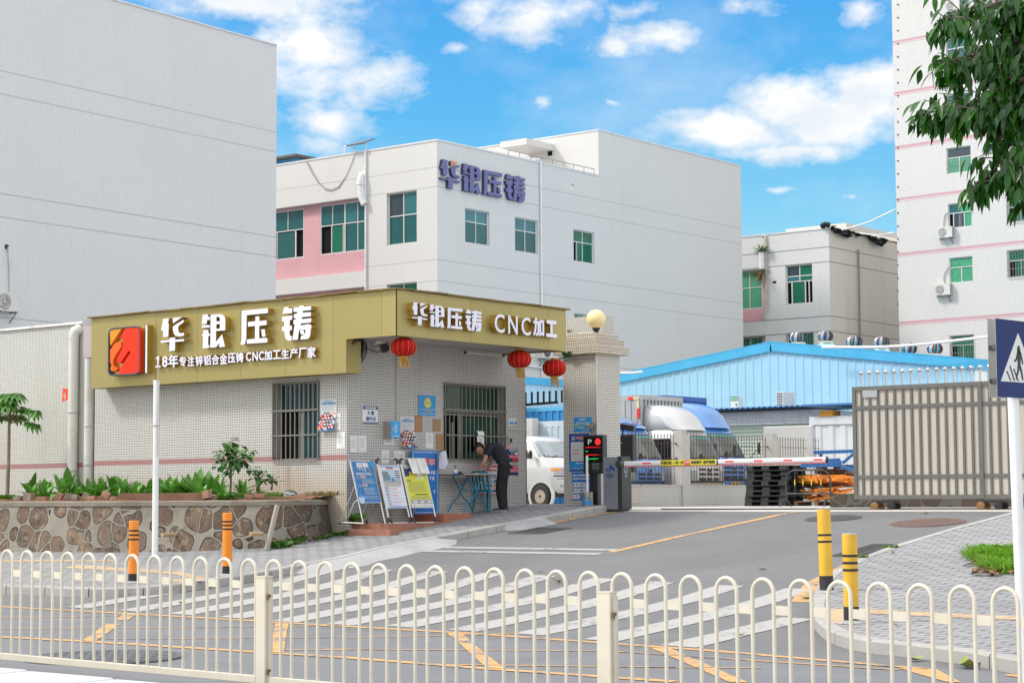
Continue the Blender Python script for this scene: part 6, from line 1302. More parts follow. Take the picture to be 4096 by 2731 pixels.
lw2, rw = PP(.47, .165, .805), PP(.31, -.125, .818)
lw2.z = tz+.045; rw.z = tz+.05
hand('hand', lw2-Fv*.01, Fv*.9-Sv*.25-Z3*.28, Sv, .45, -1, 0); hand('hand', rw-Fv*.01, Fv*.8+Sv*.35-Z3*.2, Sv, 1.1, 1, 0)
for s_, q in ((1, PP(-.02, .085, 0)), (-1, PP(-.05, -.10, 0))):
    m_ = MB(); L = []
    for f_, wd, h in ((-.085, .03, .06), (-.06, .042, .085), (0, .045, .09), (.06, .045, .07), (.12, .048, .055), (.17, .04, .045), (.20, .018, .03)): L.append([q+Fv*f_+Sv*(wd*c)+Z3*(.012+(h-.012)*z_) for c, z_ in ((-1, 0), (1, 0), (1, .45), (.6, 1), (-.6, 1), (-1, .45))])
    m_.loft(L); sh = m_.build('shoe', mat('shoe_black', (.012, .012, .015), .6), man, smooth=True)
    m_ = MB(); m_.loft([[q+Fv*f_+Sv*(wd*c)+Z3*z_ for c, z_ in ((-1, 0), (1, 0), (1, .016), (-1, .016))] for f_, wd in ((-.09, .03), (-.06, .046), (.12, .052), (.17, .044), (.205, .02))]); m_.build('sole', mat('sole_grey', (.35, .37, .40), .7), sh)
m_ = MB(); ph_ = PP(.42, -.06, .83); ph_.z = tz+.01; m_.cyl(ph_, ph_+Vector((.05, .06, .15)), .005, 6); tag(m_.build('pen', P_DBL), 'thin blue pen in the writing hand of the man', 'pen')
# ================================================================== GATE PILLAR AND ITS THINGS
PT = tile('tile_pillar', (.57, .545, .50), (.18, .17, .155), .0545, .15, [], .2, (.25, .21, .16), .12, .08)
PT2 = tile('tile_pillar_cap', (.62, .56, .45), (.085, .07, .05), .0545, .17, [], .3, (.25, .19, .12), .2, .1)
pa = 31.62; pc = onA(D(1372, 1165), pa); px1 = pc.x; px0 = px1-.84; pg = zg(px1, pa)-.1
pt_z = onA(D(1366, 812), pa).z
t = thing('gate_pillar', 'square white tiled gate pillar with a stepped cap', 'pillar', ((px0+px1)/2, pa+.42, zg(px1, pa, PH)))
m_ = MB(); m_.box(px0, px1, pa, pa+.84, pg, pt_z); m_.build('shaft', PT, t)
hs = [(0.10, 0, .17), (.04, .17, .31), (-.05, .31, .44)]
for e, z0, z1 in hs: m_ = MB(); m_.box(px0-e-.06, px1+e+.02, pa-e-.02, pa+.84+e+.06, pt_z+z0+.001, pt_z+z1); m_.build('cap_tier', PT2, t)
gp_ = onA(D(1369, 733), pa+.25); t = thing('globe_lamp', 'cream glass globe lamp on top of the gate pillar', 'lamp', (gp_.x, gp_.y, pt_z+.44))
m_ = MB(); m_.ball(gp_, .20, 36); m_.build('globe', mat('globe_cream', (.80, .66, .32), .35, 0, .03, 1.0, spec=.4, coat=.2), t, smooth=True)
b0 = gp_.z-.19; m_ = MB(); m_.lathe((gp_.x, gp_.y, 0), [(.05, pt_z+.44), (.05, pt_z+.46), (.022, pt_z+.47), (.022, b0-.09), (.04, b0-.07), (.08, b0-.02), (.085, b0+.01), (.08, b0+.015)], 18); m_.build('base', BLACKP, t, smooth=True)
m_ = MB(); m_.tube([(gp_.x-.05, gp_.y-.05, pt_z+.455), (gp_.x-.3, gp_.y-.12, pt_z+.455), (gp_.x-.36, gp_.y-.14, pt_z+.44)], .012, 6); tag(m_.build('white_conduit', CON), 'short white conduit on top of the gate pillar', 'conduit')
zPl = zf(2260, 1200, 3.1367); cxp = onA(zPl(395, 900), pa-.02).x
t = thing('conduit', 'pale conduit running down the corner of the gate pillar', 'conduit', (cxp, pa-.02, pg+1)); m_ = MB(); m_.tube([(px0-.1, pa-.03, pt_z-.07), (cxp-.1, pa-.025, pt_z-.06), (cxp-.03, pa-.02, pt_z-.075), (cxp, pa-.02, pt_z-.14), (cxp, pa-.02, pg+.12)], .017, 8); m_.build('tube', CON, t)
tw = onA(D(1342, 727), 32.75); m_ = MB(); e = onA(D(1384, 800), 32.75).x; m_.box(e-1.0, e, 32.75, 33.2, pg, tw.z); tag(m_.build('tiled_column', PT), 'taller white tiled column close behind the gate pillar', 'pillar')
WEEDP = onA(D(1302, 805), pa-.1); tuft('wall_plant', [WEEDP-Vector((0, 0, .12))], .22, 45, DGREEN, 'small green plant growing from the pillar ledge', .03, 'plant', .06, False)
tuft('dry_twigs', [onA(D(1306, 757), pa+.1)-Vector((0, 0, .06))], .18, 40, DRY, 'dry brown twigs on the pillar cap', .012, 'twigs', .08, True)
def pA(z_, x0, y0, x1, y1, base, th=.004, a=None): O, w_, h_ = onAbox(z_, x0, y0, x1, y1, (pa-.003) if a is None else a); return Board(O, X3, Z3, w_, h_, th, base)
B = pA(zE, 128, 95, 380, 312, P_SKY); B.text('温馨提示', .32, .68, .78, .9, P_WHITE, .02); B.lines(.12, .92, .58, .68, 1, P_PALE, .7, .1, 3); B.rect(.05, .32, .44, .53, P_LIME); B.rect(.65, .92, .45, .54, P_LIME); B.lines(.38, .62, .45, .52, 1, P_PALE, .7, .1, 4); B.rect(.25, .55, .25, .34, P_LIME); B.lines(.08, .75, .24, .34, 1, P_PALE, .6, .1, 5); B.lines(.4, .9, .08, .13, 1, P_PALE, .5, .1, 6); B.done('blue_notice', 'small bright blue notice at the top of the pillar posters', 'notice', 'blue notices on the gate pillar')
B = pA(zE, 62, 330, 345, 875, P_DBL); B.text('全民参与', .14, .3, .82, .93, P_WHITE, .03) if False else None
B.text('全民', .14, .30, .885, .93, P_WHITE, .03); B.text('参与', .14, .30, .825, .87, P_WHITE, .03); B.text('举报有奖', .33, 1.0, .83, .93, P_WHITE, .08); B.d += .0012; B.text('举报有奖', .33, 1.0, .83, .93, P_RED, .03); B.rect(0, 1, .04, .25, P_SKY); B.rect(.1, .95, .27, .78, P_NOTE); B.lines(.17, .9, .3, .76, 13, P_GREY, .3, .4, 5); B.lines(.17, .5, .55, .58, 1, P_RED, .6, .1, 6); B.lines(.17, .5, .46, .49, 1, P_RED, .6, .1, 7); B.lines(.35, .9, .205, .235, 1, P_WHITE, .6, .1, 8)
for i in range(7): B.disc(.2+.09*i, .08+.012*(i % 3), .025, (P_RED, P_WHITE)[i % 2], 7)
B.done('blue_notice', 'large deep blue notice with red heading on the gate pillar', 'notice', 'blue notices on the gate pillar')
B = pA(zE, 98, 880, 360, 1285, P_BLUE); B.text('进口货物防疫', .06, .98, .85, .93, P_WHITE, .03); B.text('这道口诀请牢记', .06, .98, .73, .81, P_WHITE, .03)
for i in range(5): u, v = .03+.48*(i % 2), .47-.21*(i//2); B.rect(u, u+.44, v, v+.17, P_NOTE); B.text(str(i+1), u+.25, u+.30, v+.06, v+.14, P_DBL, .02); B.lines(u+.32, u+.42, v+.05, v+.14, 2, P_PALE, .4, .1, i); B.disc(u+.08, v+.09, .05, (P_DBL, P_SKY, P_DBL, P_DBL, P_PINK)[i], 8)
B.done('blue_notice', 'lower blue notice with five numbered white boxes on the gate pillar', 'notice', 'blue notices on the gate pillar')
# ---- swing gate between guard house and pillar
GM = mat('gate_dark', (.055, .05, .042), .6, .4, .2, 6, dirt=.4, dcol=(.12, .09, .06))
zG2 = zf(2060, 1540, 2.9042)
ga = 31.42; gl0, gl1 = onA(zG2(83, 800), ga).x, onA(zG2(122, 800), ga).x; gt_ = onA(zG2(340, 225), ga).z; gb = zg(-23.6, ga, PH)-.02
t = thing('swing_gate', 'dark steel frame of a side gate with seven ball topped spikes', 'gate', ((gl0+px0)/2, ga, gb))
m_ = MB(); m_.box(gl0, gl1, ga-.04, ga+.04, gb, gt_+.03); m_.build('post', GM, t); m_ = MB(); m_.bar((gl1, ga, gt_+.01), (px0-.002, ga, gt_+.035), .05, .05); m_.build('top_rail', GM, t)
for i, x in enumerate((125, 197, 266, 334, 403, 477, 545)):
    q = onA(zG2(x, 220), ga); m_ = MB(); zt = onA(zG2(x, 95-4*i), ga).z; m_.cyl((q.x, ga, gt_+.02), (q.x, ga, zt), .022, 10); m_.ball((q.x, ga, zt), .027, 10); m_.build('spike', GM, t, smooth=True)
for z in (.35, .95, 1.35, 1.7, 2.1): m_ = MB(); m_.box(gl0-.03, gl0, ga-.03, ga+.0, gb+z, gb+z+.03); m_.build('hinge', GM, t)
# ---- barrier machine
zBr = zE
BA = 31.0; c0 = onA(zBr(553, 1410), BA); c1 = onA(zBr(765, 1410), BA); zc0 = zg(c0.x, BA)+.0; ctop = onA(zBr(650, 668), BA).z
CABG = mat('cabinet_grey', (.20, .22, .25), .35, .25, .06, 2, dirt=.15, coat=.2); CABB = mat('cabinet_black', (.022, .024, .026), .4, 0, .15, 3, coat=.1)
t = thing('parking_barrier', 'grey and black parking barrier cabinet with a long striped arm across the driveway', 'barrier', ((c0.x+c1.x)/2, BA+.15, zc0))
m_ = MB(); m_.box(c0.x-.02, c1.x+.01, BA+.004, BA+.36, zc0-.02, zc0+.06); m_.build('plinth', CABB, t)
m_ = MB(); m_.box(c0.x, c1.x-.012, BA, BA+.30, zc0+.06, ctop); m_.build('cabinet', CABG, t, bevel=.006)
m_ = MB(); m_.poly([[(BA-.004, zc0+.06), (BA+.33, zc0+.06), (BA+.33, ctop-.08), (BA+.28, ctop+.012), (BA-.004, ctop+.012)]], (c1.x-.012, 0, 0), Y3, Z3, X3, 0, .10); m_.build('side_housing', CABB, t, bevel=.004)
cw = c1.x-c0.x; B = Board((c0.x, BA-.002, zc0+.06), X3, Z3, cw-.012, ctop-zc0-.06, .001, CABG); B.d += .001
LOGB = paper('decal_blue', (.01, .05, .24), .4)
for u, v, r_ in ((.36, .765, .11), (.5, .80, .15), (.66, .77, .12), (.72, .765, .1)): B.disc(u, v, r_, LOGB)
B.rect(.2, .78, .735, .765, LOGB); B.text('P', .34, .5, .735, .825, CABG, .03); B.lines(.52, .68, .74, .755, 1, P_PALE, .7, 0, 2); B.text('SMART', .33, .64, .685, .70, P_DBL, 0); B.text('PARKING', .2, .76, .645, .67, LOGB, .03); B.text('智慧停车', .28, .7, .60, .628, LOGB, .02); B.disc(.48, .935, .045, P_WHITE, 10); B.disc(.47, .93, .03, P_BLK, 10); B.done('front_decal', None, None, None, t)
B = Board((c1.x+.089, BA-.004, zc0+.06), Y3, Z3, .28, ctop-zc0-.06, .001, CABB); B.rect(.3, .6, .92, .935, P_GRN); B.rect(.3, .6, .875, .89, P_GRN); B.disc(.48, .75, .2, P_PALE, 16, 1.6); B.disc(.48, .745, .15, CABB, 16, 1.7); B.disc(.42, .72, .06, P_PALE); B.lines(.25, .7, .63, .645, 1, P_PALE, .6, 0, 2); B.lines(.3, .65, .605, .615, 1, P_PALE, .6, 0, 3); B.done('side_decal', None, None, None, t)
ARMY = BA-.13; a0_, a1_ = onA(zf(2300, 1300, 2.1382)(430, 1187), ARMY), onA(zf(2300, 1300, 2.1382)(2152, 1150), ARMY); arz0, arz1 = a0_.z, a1_.z
m_ = MB(); m_.cyl((c1.x+.05, BA-.08, arz0), (c1.x+.05, BA+.05, arz0), .07, 16); m_.build('hub', CABB, t, smooth=True)
ARMW = mat('arm_white', (.70, .71, .72), .3, .1, .03, 2, coat=.3); ARMR = mat('arm_red', (.62, .02, .02), .35, 0, .05, coat=.2)
m_ = MB(); Pq = lambda k, dy, dz: (a0_.x+(a1_.x-a0_.x)*k, ARMY+dy, arz0+(arz1-arz0)*k+dz)
octo = [(-.022, -.05), (.022, -.05), (.04, -.022), (.04, .03), (.022, .05), (-.022, .05), (-.04, .03), (-.04, -.022)]
m_.loft([[Pq(k, dy, dz) for dy, dz in octo] for k in (0, .25, .5, .75, 1)]); arm = m_.build('arm', ARMW, t)
m_ = MB(); m_.loft([[Pq(k, dy, dz) for dy, dz in ((-.026, -.064), (.026, -.064), (.026, -.0505), (-.026, -.0505))] for k in (0, .5, 1)]); m_.build('red_bumper', ARMR, arm)
zAr = zf(2300, 1300, 2.1382)
for x0, x1 in ((578, 647), (1283, 1358), (1530, 1605), (1782, 1858), (2040, 2118)):
    k0, k1 = [(onA(zAr(x, 1170), ARMY-.04).x-a0_.x)/(a1_.x-a0_.x) for x in (x0, x1)]; m_ = MB(); m_.loft([[Pq(k, -.0415, dz) for dz in (-.012, .018)]+[Pq(k, -.0385, dz) for dz in (.018, -.012)] for k in (k0, k1)]); m_.build('reflector', mat('reflector_red', (.85, .02, .015), .3, 0, .02, coat=.4), arm)
m_ = MB(); m_.loft([[Pq(k, dy, dz) for dy, dz in ((-.028, -.056), (.028, -.056), (.045, 0), (.028, .056), (-.028, .056), (-.045, 0))] for k in (.9985, 1.004)]); m_.build('end_cap', mat('cap_navy', (.02, .03, .07), .4), arm)
k0, k1 = [(onA(zAr(x, 1170), ARMY-.04).x-a0_.x)/(a1_.x-a0_.x) for x in (730, 1205)]
pX = Vector(Pq(1, 0, 0))-Vector(Pq(0, 0, 0)); pl = pX.length*(k1-k0); B = Board(Vector(Pq(k0, -.042, -.048)), pX.normalized(), Z3, pl, .105, .003, paper('banner_yellow', (.68, .60, .03), .5)); B.frame(.003, P_LIME)
B.text('车辆识别', .012, .205, .2, .8, P_BLK, .03); B.text('一车一杆', .235, .43, .2, .8, P_BLK, .03); B.rect(.44, .54, .03, .97, P_RED); B.text('入口', .448, .532, .38, .92, P_WHITE, .03); B.text('ENTER', .45, .53, .1, .3, P_PINK, .01); B.text('减速慢行', .555, .755, .2, .8, P_BLK, .03); B.text('损坏赔偿', .775, .985, .2, .8, P_BLK, .03); B.done('banner', None, None, None, arm)
m_ = MB(); m_.loft([[Pq(k, dy*1.1, dz*1.12) for dy, dz in octo] for k in (k1+.004, k1+.010)]); m_.build('clamp', CABB, arm)
# ---- display kiosk with camera, paint bucket with pipe
KA = 31.32; q0 = onA(zE(282, 905), KA); q1 = onA(zE(545, 905), KA); kt = onA(zE(400, 352), KA).z; km = onA(zE(400, 905), KA).z; kz = zg(q0.x, KA, PH)
t = thing('display_kiosk', 'black parking display kiosk with a lit screen and camera before the gate pillar', 'kiosk', ((q0.x+q1.x)/2, KA+.1, kz))
m_ = MB(); m_.box(q0.x-.04, q1.x, KA, KA+.16, km, kt); m_.build('housing', CABB, t, bevel=.02); pq0, pq1 = onA(zE(360, 1400), KA+.04), onA(zE(470, 1400), KA+.04)
m_ = MB(); m_.box(pq0.x, pq1.x, KA+.04, KA+.15, kz-.02, km); m_.build('post', CABB, t)
def led(name, col, e): return mat(name, col, .5, 0, 0, 1, emit=e)
sz0 = onA(zE(400, 745), KA).z; B = Board((q0.x+.0, KA-.003, sz0), X3, Z3, q1.x-q0.x-.01, kt-sz0-.05, .002, mat('screen_black', (.004, .004, .005), .15)); LR_ = led('led_red', (1, .02, .02), .9); LG_ = led('led_green', (.02, 1, .15), .7)
B.text('P', .2, .42, .72, .93, P_WHITE, .02); B.disc(.75, .82, .15, led('led_disc', (.85, .02, .02), .9), 18)
[B.lines(a0, a1, b0+.014*q, b0+.014*q+.008, 1, m9, .9, .5, q+int(b0*97)) for a0, a1, b0, m9 in ((.07, .93, .59, LR_), (.07, .24, .435, LG_), (.12, .95, .29, LR_), (.18, .85, .125, LG_)) for q in range(3)]; B.done('screen', None, None, None, t)
m_ = MB(); kx = q0.x+.25
for i in range(4):
    for j in range(3): m_.box(kx+.045*i-.05, kx+.045*i-.03, KA-.006, KA-.001, km+.1+.045*j, km+.115+.045*j)
m_.build('keypad', P_GREY, t)
def camera_(c, d, parent, s_=1.0):
    d = Vector(d).normalized(); sd = d.cross(Z3).normalized(); u_ = sd.cross(d); Lc = []
    for k, w_, h_ in ((-.2, .05, .045), (.18, .05, .045), (.2, .045, .04)): Lc.append([c+d*k*s_+(sd*w_*a_+u_*h_*b_)*s_ for a_, b_ in ((-1, -.6), (-.6, -1), (.6, -1), (1, -.6), (1, .5), (.5, 1), (-.5, 1), (-1, .5))])
    m_ = MB(); m_.loft(Lc); co_ = m_.build('camera', CABB, parent); m_ = MB(); m_.loft([[c+d*k*s_+(sd*a_+u_*b_)*s_ for a_, b_ in ((-.062, .04), (.062, .04), (.05, .056), (-.05, .056))] for k in (-.22, .25)]); m_.build('hood', mat('hood_grey', (.10, .11, .12), .4), co_)
    m_ = MB(); m_.cyl(c+d*.2*s_, c+d*.206*s_, .03*s_, 12)
    for a_ in (-.024, .024):
        for b_ in (-.018, .02): m_.cyl(c+d*.2*s_+sd*a_*s_+u_*b_*s_, c+d*.208*s_+sd*a_*s_+u_*b_*s_, .009*s_, 8)
    m_.build('lens', mat('lens_light', (.40, .42, .45), .2), co_); m_ = MB(); m_.tube([c-u_*.04*s_, c-u_*.1*s_, c-u_*.1*s_-Z3*.06*s_], .016*s_, 8); m_.tube([c-d*.17*s_-u_*.03, c-d*.22*s_-Z3*.1, c-d*.1*s_-Z3*.17*s_], .008, 6); m_.build('bracket', CABB, co_)
camera_(onA(zE(367, 238), KA+.06), (.25, -1, -.25), t, .8)
K2 = 33.2; u0, u1 = onA(zE(700, 880), K2), onA(zE(970, 880), K2); ut, ub = onA(zE(830, 355), K2).z, onA(zE(830, 885), K2).z
t = thing('display_kiosk', 'second black kiosk seen from behind, with a camera, past the barrier cabinet', 'kiosk', ((u0.x+u1.x)/2, K2, zg(u0.x, K2)))
m_ = MB(); m_.box(u0.x, u1.x, K2, K2+.16, ub, ut); m_.build('housing', CABB, t, bevel=.02); m_ = MB(); m_.box(u0.x+.14, u0.x+.28, K2+.04, K2+.14, zg(u0.x, K2), ub); m_.build('post', CABB, t); m_ = MB(); m_.cyl((u0.x+.2, K2-.003, ut-.16), (u0.x+.2, K2, ut-.16), .012, 8); m_.build('lock', P_WHITE, t)
camera_(onA(zE(835, 240), K2+.08), (-.9, -.25, .16), t, 1.25)
bk = onA(zE(322, 1405), 31.2); bk.z = zg(bk.x, 31.2, PH); t = thing('paint_bucket', 'old metal paint bucket with blue print holding a white pipe', 'bucket', bk); r_ = .115; h_ = .27
m_ = MB(); m_.lathe(bk, [(r_, 0), (r_, h_), (r_-.005, h_+.004), (r_-.008, h_-.02), (r_-.01, h_-.06), (.001, h_-.06)], 24); m_.build('pail', mat('tin', (.30, .29, .25), .35, .6, .15, 6, dirt=.4, dcol=(.12, .1, .07)), t, smooth=True)
m_ = MB()
for z in (.03, .17, .22): m_.lathe(bk, [(r_, h_*0+z-.006), (r_+.004, z), (r_, z+.006)], 24)
m_.build('hoops', mat('tin', (0, 0, 0)), t, smooth=True); m_ = MB(); ang = [R(a) for a in range(-160, 10, 10)]
m_.loft([[bk+Vector(((r_+.002)*math.cos(a), (r_+.002)*math.sin(a), z)) for a in ang] for z in (.015, .09)], cap=False, closed=False); m_.build('label', MATS['print_sky'], t, smooth=True)
m_ = MB(); m_.loft([[bk+Vector(((r_+.002)*math.cos(a), (r_+.002)*math.sin(a), z)) for a in ang[2:13]] for z in (.125, .155)], cap=False, closed=False); m_.build('label', MATS['print_sky'], t, smooth=True)
m_ = MB(); pt1 = onA(zE(312, 650), 31.2); m_.cyl(bk+Vector((0, 0, .2)), Vector((bk.x-.005, 31.2, pt1.z)), .026, 12); tag(m_.build('white_pipe', mat('pvc_white', (.72, .72, .72), .4, dirt=.2)), 'white plastic pipe standing in the paint bucket', 'pipe')
# ================================================================== SLIDING GATE
SA = 32.1; zSg = zf(3380, 1300, 3.2668); zSw = zf(3100, 2000, 2.1446)
sx0 = onA(D(1961, 1000), SA).x; stz = onA(D(2100, 878), SA); st0 = onA(D(1958, 889), SA).z; sb0 = onA(D(1967, 1146), SA).z; sl_ = 8.6
SS = mat('stainless', (.165, .16, .15), .42, .5, .08, 3, dirt=.35, dcol=(.20, .15, .12)); SP = mat('gate_panel', (.50, .46, .395), .55, .15, .04, .7, dirt=.15, dcol=(.33, .29, .24), streak=True)
t = thing('sliding_gate', 'stainless steel sliding gate with beige panels and ball topped spikes', 'gate', (sx0+3, SA, zg(-15, SA)))
m_ = MB(); m_.box(sx0+.03, sx0+sl_, SA-.004, SA+.004, sb0+.05, st0-.05); m_.build('sheet', SP, t)
fr_ = MB(); fr_.box(sx0, sx0+.07, SA-.04, SA+.04, sb0, st0); fr_.build('end_post', SS, t)
for z0, z1, nm in ((st0-.075, st0, 'top_rail'), (sb0, sb0+.075, 'bottom_rail')): m_ = MB(); m_.box(sx0+.07, sx0+sl_, SA-.045, SA+.04, z0, z1); m_.build(nm, SS, t)
zr1 = onA(zSg(600, 1065), SA).z; zr2 = onA(zf(3000, 1300, 2.1455)(1400, 1297), SA).z
x = sx0+.225; i = 0; big = onA(zSg(1775, 1000), SA).x
for z, nm in ((zr1, 'mid_rail'), (zr2, 'mid_rail')): m_ = MB(); m_.box(sx0+.07, sx0+sl_, SA-.034, SA-.005, z-.03, z+.03); m_.build(nm, SS, t)
sp = [onA(zSg(xx, 700), SA).x for xx in (215, 318, 422, 530, 637, 747, 855, 963, 1075, 1184, 1297, 1411, 1522, 1640, 1763, 1885)]; stp = (sp[-1]-sp[0])/15
BALL = mat('chrome_ball', (.55, .54, .53), .16, .9, .02)
n_b = int((sl_-.3)/stp)
for i in range(n_b):
    x = sp[0]+stp*i; wd = .022
    m_ = MB()
    for z0, z1 in ((sb0+.075, zr2-.03), (zr2+.03, zr1-.03), (zr1+.03, st0-.075)): m_.box(x-wd, x+wd, SA-.03, SA-.005, z0, z1)
    m_.build('bar', SS, t)
    if i < 22:
        m_ = MB(); m_.cyl((x, SA, st0), (x, SA, st0+.225), .017, 12); m_.ball((x, SA, st0+.255), .042, 16); m_.build('spike', BALL, t, smooth=True)
for bx_ in (big, big+3.2): m_ = MB(); m_.box(bx_-.04, bx_+.04, SA-.055, SA-.046, sb0+.01, st0-.01); m_.build('stile', SS, t)
pl0, pl1 = onA(zSg(228, 948), SA-.04), onA(zSg(418, 825), SA-.04); B = Board((pl0.x, SA-.036, pl0.z), X3, Z3, pl1.x-pl0.x, pl1.z-pl0.z, .006, mat('plate_steel', (.40, .42, .44), .35, .5, .12, 9)); B.text('电动平移门', .05, .95, .66, .95, P_WHITE, .01); B.done('name_plate', None, None, None, t)
RUB = mat('rubber', (.02, .02, .02), .8, 0, .2, 8, dirt=.4, dcol=(.10, .08, .06)); RUSTW = mat('wheel_rust', (.24, .13, .055), .7, .3, .2, 6, dirt=.5)
for xx in (onA(D(2011, 1158), SA-.1).x, onA(D(2255, 1158), SA-.1).x):
    zz0 = zg(xx, SA)+.0; m_ = MB()
    m_.bar((xx-.1, SA-.02, sb0-.05), (xx+.45, SA-.02, sb0-.05), .06, .05); cg = m_.build('carriage', BLACKP, t)
    for dx_ in (0, .33):
        for dy in (-.14, .12): m_ = MB(); m_.lathe((xx+dx_, SA+dy, zz0+.075), [(.03, -.025), (.06, -.025), (.075, -.018), (.075, .018), (.06, .025), (.03, .025)], 20, 'y'); m_.build('wheel', RUSTW if dx_ == 0 else RUB, cg, smooth=True)
        m_ = MB(); m_.cyl((xx+dx_, SA-.16, zz0+.075), (xx+dx_, SA+.14, zz0+.075), .018, 8); m_.build('axle', BLACKP, cg)
# ================================================================== YARD: LOW WALL WITH SPEAR FENCE
YT = tile('tile_yard', (.54, .53, .49), (.2, .19, .17), .055, .15, [], .3, (.32, .26, .17), .3, .06)
FB = -27.4; fz = EYE-.28
z3 = zf(2300, 1300, 2.1382); zV = zf(2480, 1560, 3.734)
pil = [onB(z3(922, 1200), FB+.17).y, onB(z3(1700, 1200), FB+.17).y]
a_s, a_e = 39.4, pil[1]+3.0
t = thing('low_wall', 'low white tiled wall with two pillars and rusty spear bars before the trucks', 'wall', (FB, pil[0], fz))
m_ = MB(); m_.box(FB-.12, FB+.12, a_s, a_e, fz-.1, fz+.54); m_.build('base', YT, t); m_ = MB(); m_.box(FB-.14, FB+.14, a_s, a_e, fz+.54, fz+.565); m_.build('coping', CONC, t)
for y in pil:
    m_ = MB(); m_.box(FB-.18, FB+.17, y, y+.36, fz-.1, fz+1.86); m_.build('pillar', YT, t); m_ = MB(); m_.box(FB-.12, FB+.11, y+.06, y+.3, fz+1.86, fz+1.99); m_.build('pillar_cap', YT, t)
    for z in (1.24, 1.62): m_ = MB(); m_.box(FB-.04, FB+.0, y-.05, y-.001, fz+z, fz+z+.03); m_.build('bracket', BLACKP, t)
RUSTB = mat('rust_bar', (.10, .05, .032), .85, .2, .3, 9)
def bars(y0, y1):
    for z in (1.22, 1.62): m_ = MB(); m_.box(FB-.01, FB+.01, y0, y1, fz+z, fz+z+.012); m_.build('rail', RUSTB, t)
    n = int((y1-y0)/.14)
    for i in range(1, n):
        y = y0+(y1-y0)*i/n; m_ = MB(); m_.box(FB-.006, FB+.006, y-.006, y+.006, fz+.565, fz+1.80); m_.lathe((FB, y, fz), [(.006, 1.80), (.015, 1.815), (.006, 1.83), (.017, 1.85), (.003, 1.92)], 6); m_.build('spear_bar', RUSTB, t)
bars(39.4, pil[0]-.01); bars(pil[0]+.37, pil[1]-.01); bars(pil[1]+.37, a_e)
# ================================================================== VEHICLES
BLK = mat('trim_black', (.015, .015, .017), .55); WGL = glass('windscreen', (.07, .09, .085), .05, .55); WGT = glass('windscreen_tint', (.02, .26, .22), .06, .6); SGL = glass('side_glass', (.012, .016, .02), .04, .6); LENS = mat('headlamp', (.30, .32, .34), .12, .2, .2, 20, coat=.6); AMB = mat('amber_lamp', (.75, .25, .03), .25, coat=.4); PLT = mat('plate_yellow', (.62, .33, .02), .5); RIM = mat('wheel_rim', (.36, .30, .24), .6, .3, .2, 10, dirt=.6, dcol=(.18, .12, .08))
class Cab:
    def __init__(s, prof, xb, r=.17, bow=.05): s.P = prof; s.xb = xb; s.r = r; s.bow = bow
    def at(s, z):
        for p, q in zip(s.P, s.P[1:]):
            if z <= q[0]: break
        k = min(1, max(0, (z-p[0])/(q[0]-p[0]))); return [p[i]+(q[i]-p[i])*k for i in range(1, len(p))]
    def pt(s, z, t_, off=0.0):
        xf, w_ = s.at(z)[:2]; tt = min(1, abs(t_)); return Vector((xf+off-s.bow*t_*t_-s.r*(1-math.sqrt(max(0, 1-tt**6))), t_*w_*(1+off*.3), z))
    def loop(s, z, off=0.0, xb=None):
        w_ = s.at(z)[1]; xb = s.xb if xb is None else xb; T = [-1, -.985, -.96, -.92, -.85, -.7, -.4, 0, .4, .7, .85, .92, .96, .985, 1]
        return [Vector((xb, -w_-off, z))]+[s.pt(z, q, off) for q in T]+[Vector((xb, w_+off, z))]
    def body(s, m, name, parent, zs=None, off=0, xb=None):
        mb = MB(); mb.loft([s.loop(z, off, xb) for z in (zs or [p[0] for p in s.P])]); return mb.build(name, m, parent, smooth=True, world=False)
    def patch(s, mb, z0, z1, t0, t1, off=.006, n=10, nz=4):
        V = [s.pt(z0+(z1-z0)*i/nz, t0+(t1-t0)*j/n, off) for i in range(nz+1) for j in range(n+1)]
        o = len(mb.v); mb.add(V, [(i*(n+1)+j, i*(n+1)+j+1, (i+1)*(n+1)+j+1, (i+1)*(n+1)+j) for i in range(nz) for j in range(n)]); return mb
    def side(s, mb, x0a, x1a, z0, x0b, x1b, z1, sd=-1, off=.006):
        q = [Vector((x, sd*(s.at(z)[1]+off), z)) for x, z in ((x0a, z0), (x1a, z0), (x1b, z1), (x0b, z1))]; mb.quad(*q); return mb
def wheel(parent, x, y, r_, wd, m=RIM, name='wheel'):
    m_ = MB(); m_.lathe((x, y, r_), [(r_*.62, -wd/2), (r_*.92, -wd/2), (r_, -wd*.36), (r_, wd*.36), (r_*.92, wd/2), (r_*.62, wd/2)], 30, 'y', False); ty = m_.build(name, RUB, parent, smooth=True, world=False)
    sd = -1 if y < 0 else 1; m_ = MB(); m_.lathe((x, y, r_), [(r_*.63, -wd*.42), (r_*.6, sd*wd*.40), (r_*.5, sd*wd*.34), (r_*.42, sd*wd*.18), (r_*.22, sd*wd*.16), (r_*.2, sd*wd*.34), (.001, sd*wd*.36)], 24, 'y'); m_.build('rim', m, ty, smooth=True, world=False)
    m_ = MB(); m_.lathe((x, y, r_), [(r_*.13, sd*wd*.36), (r_*.12, sd*wd*.42), (.001, sd*wd*.43)], 12, 'y')
    for k in range(5): a = k*1.2566; m_.ball((x+r_*.3*math.cos(a), y+sd*wd*.2, r_+r_*.3*math.sin(a)), r_*.06, 6)
    m_.build('hub', BLK, ty, world=False)
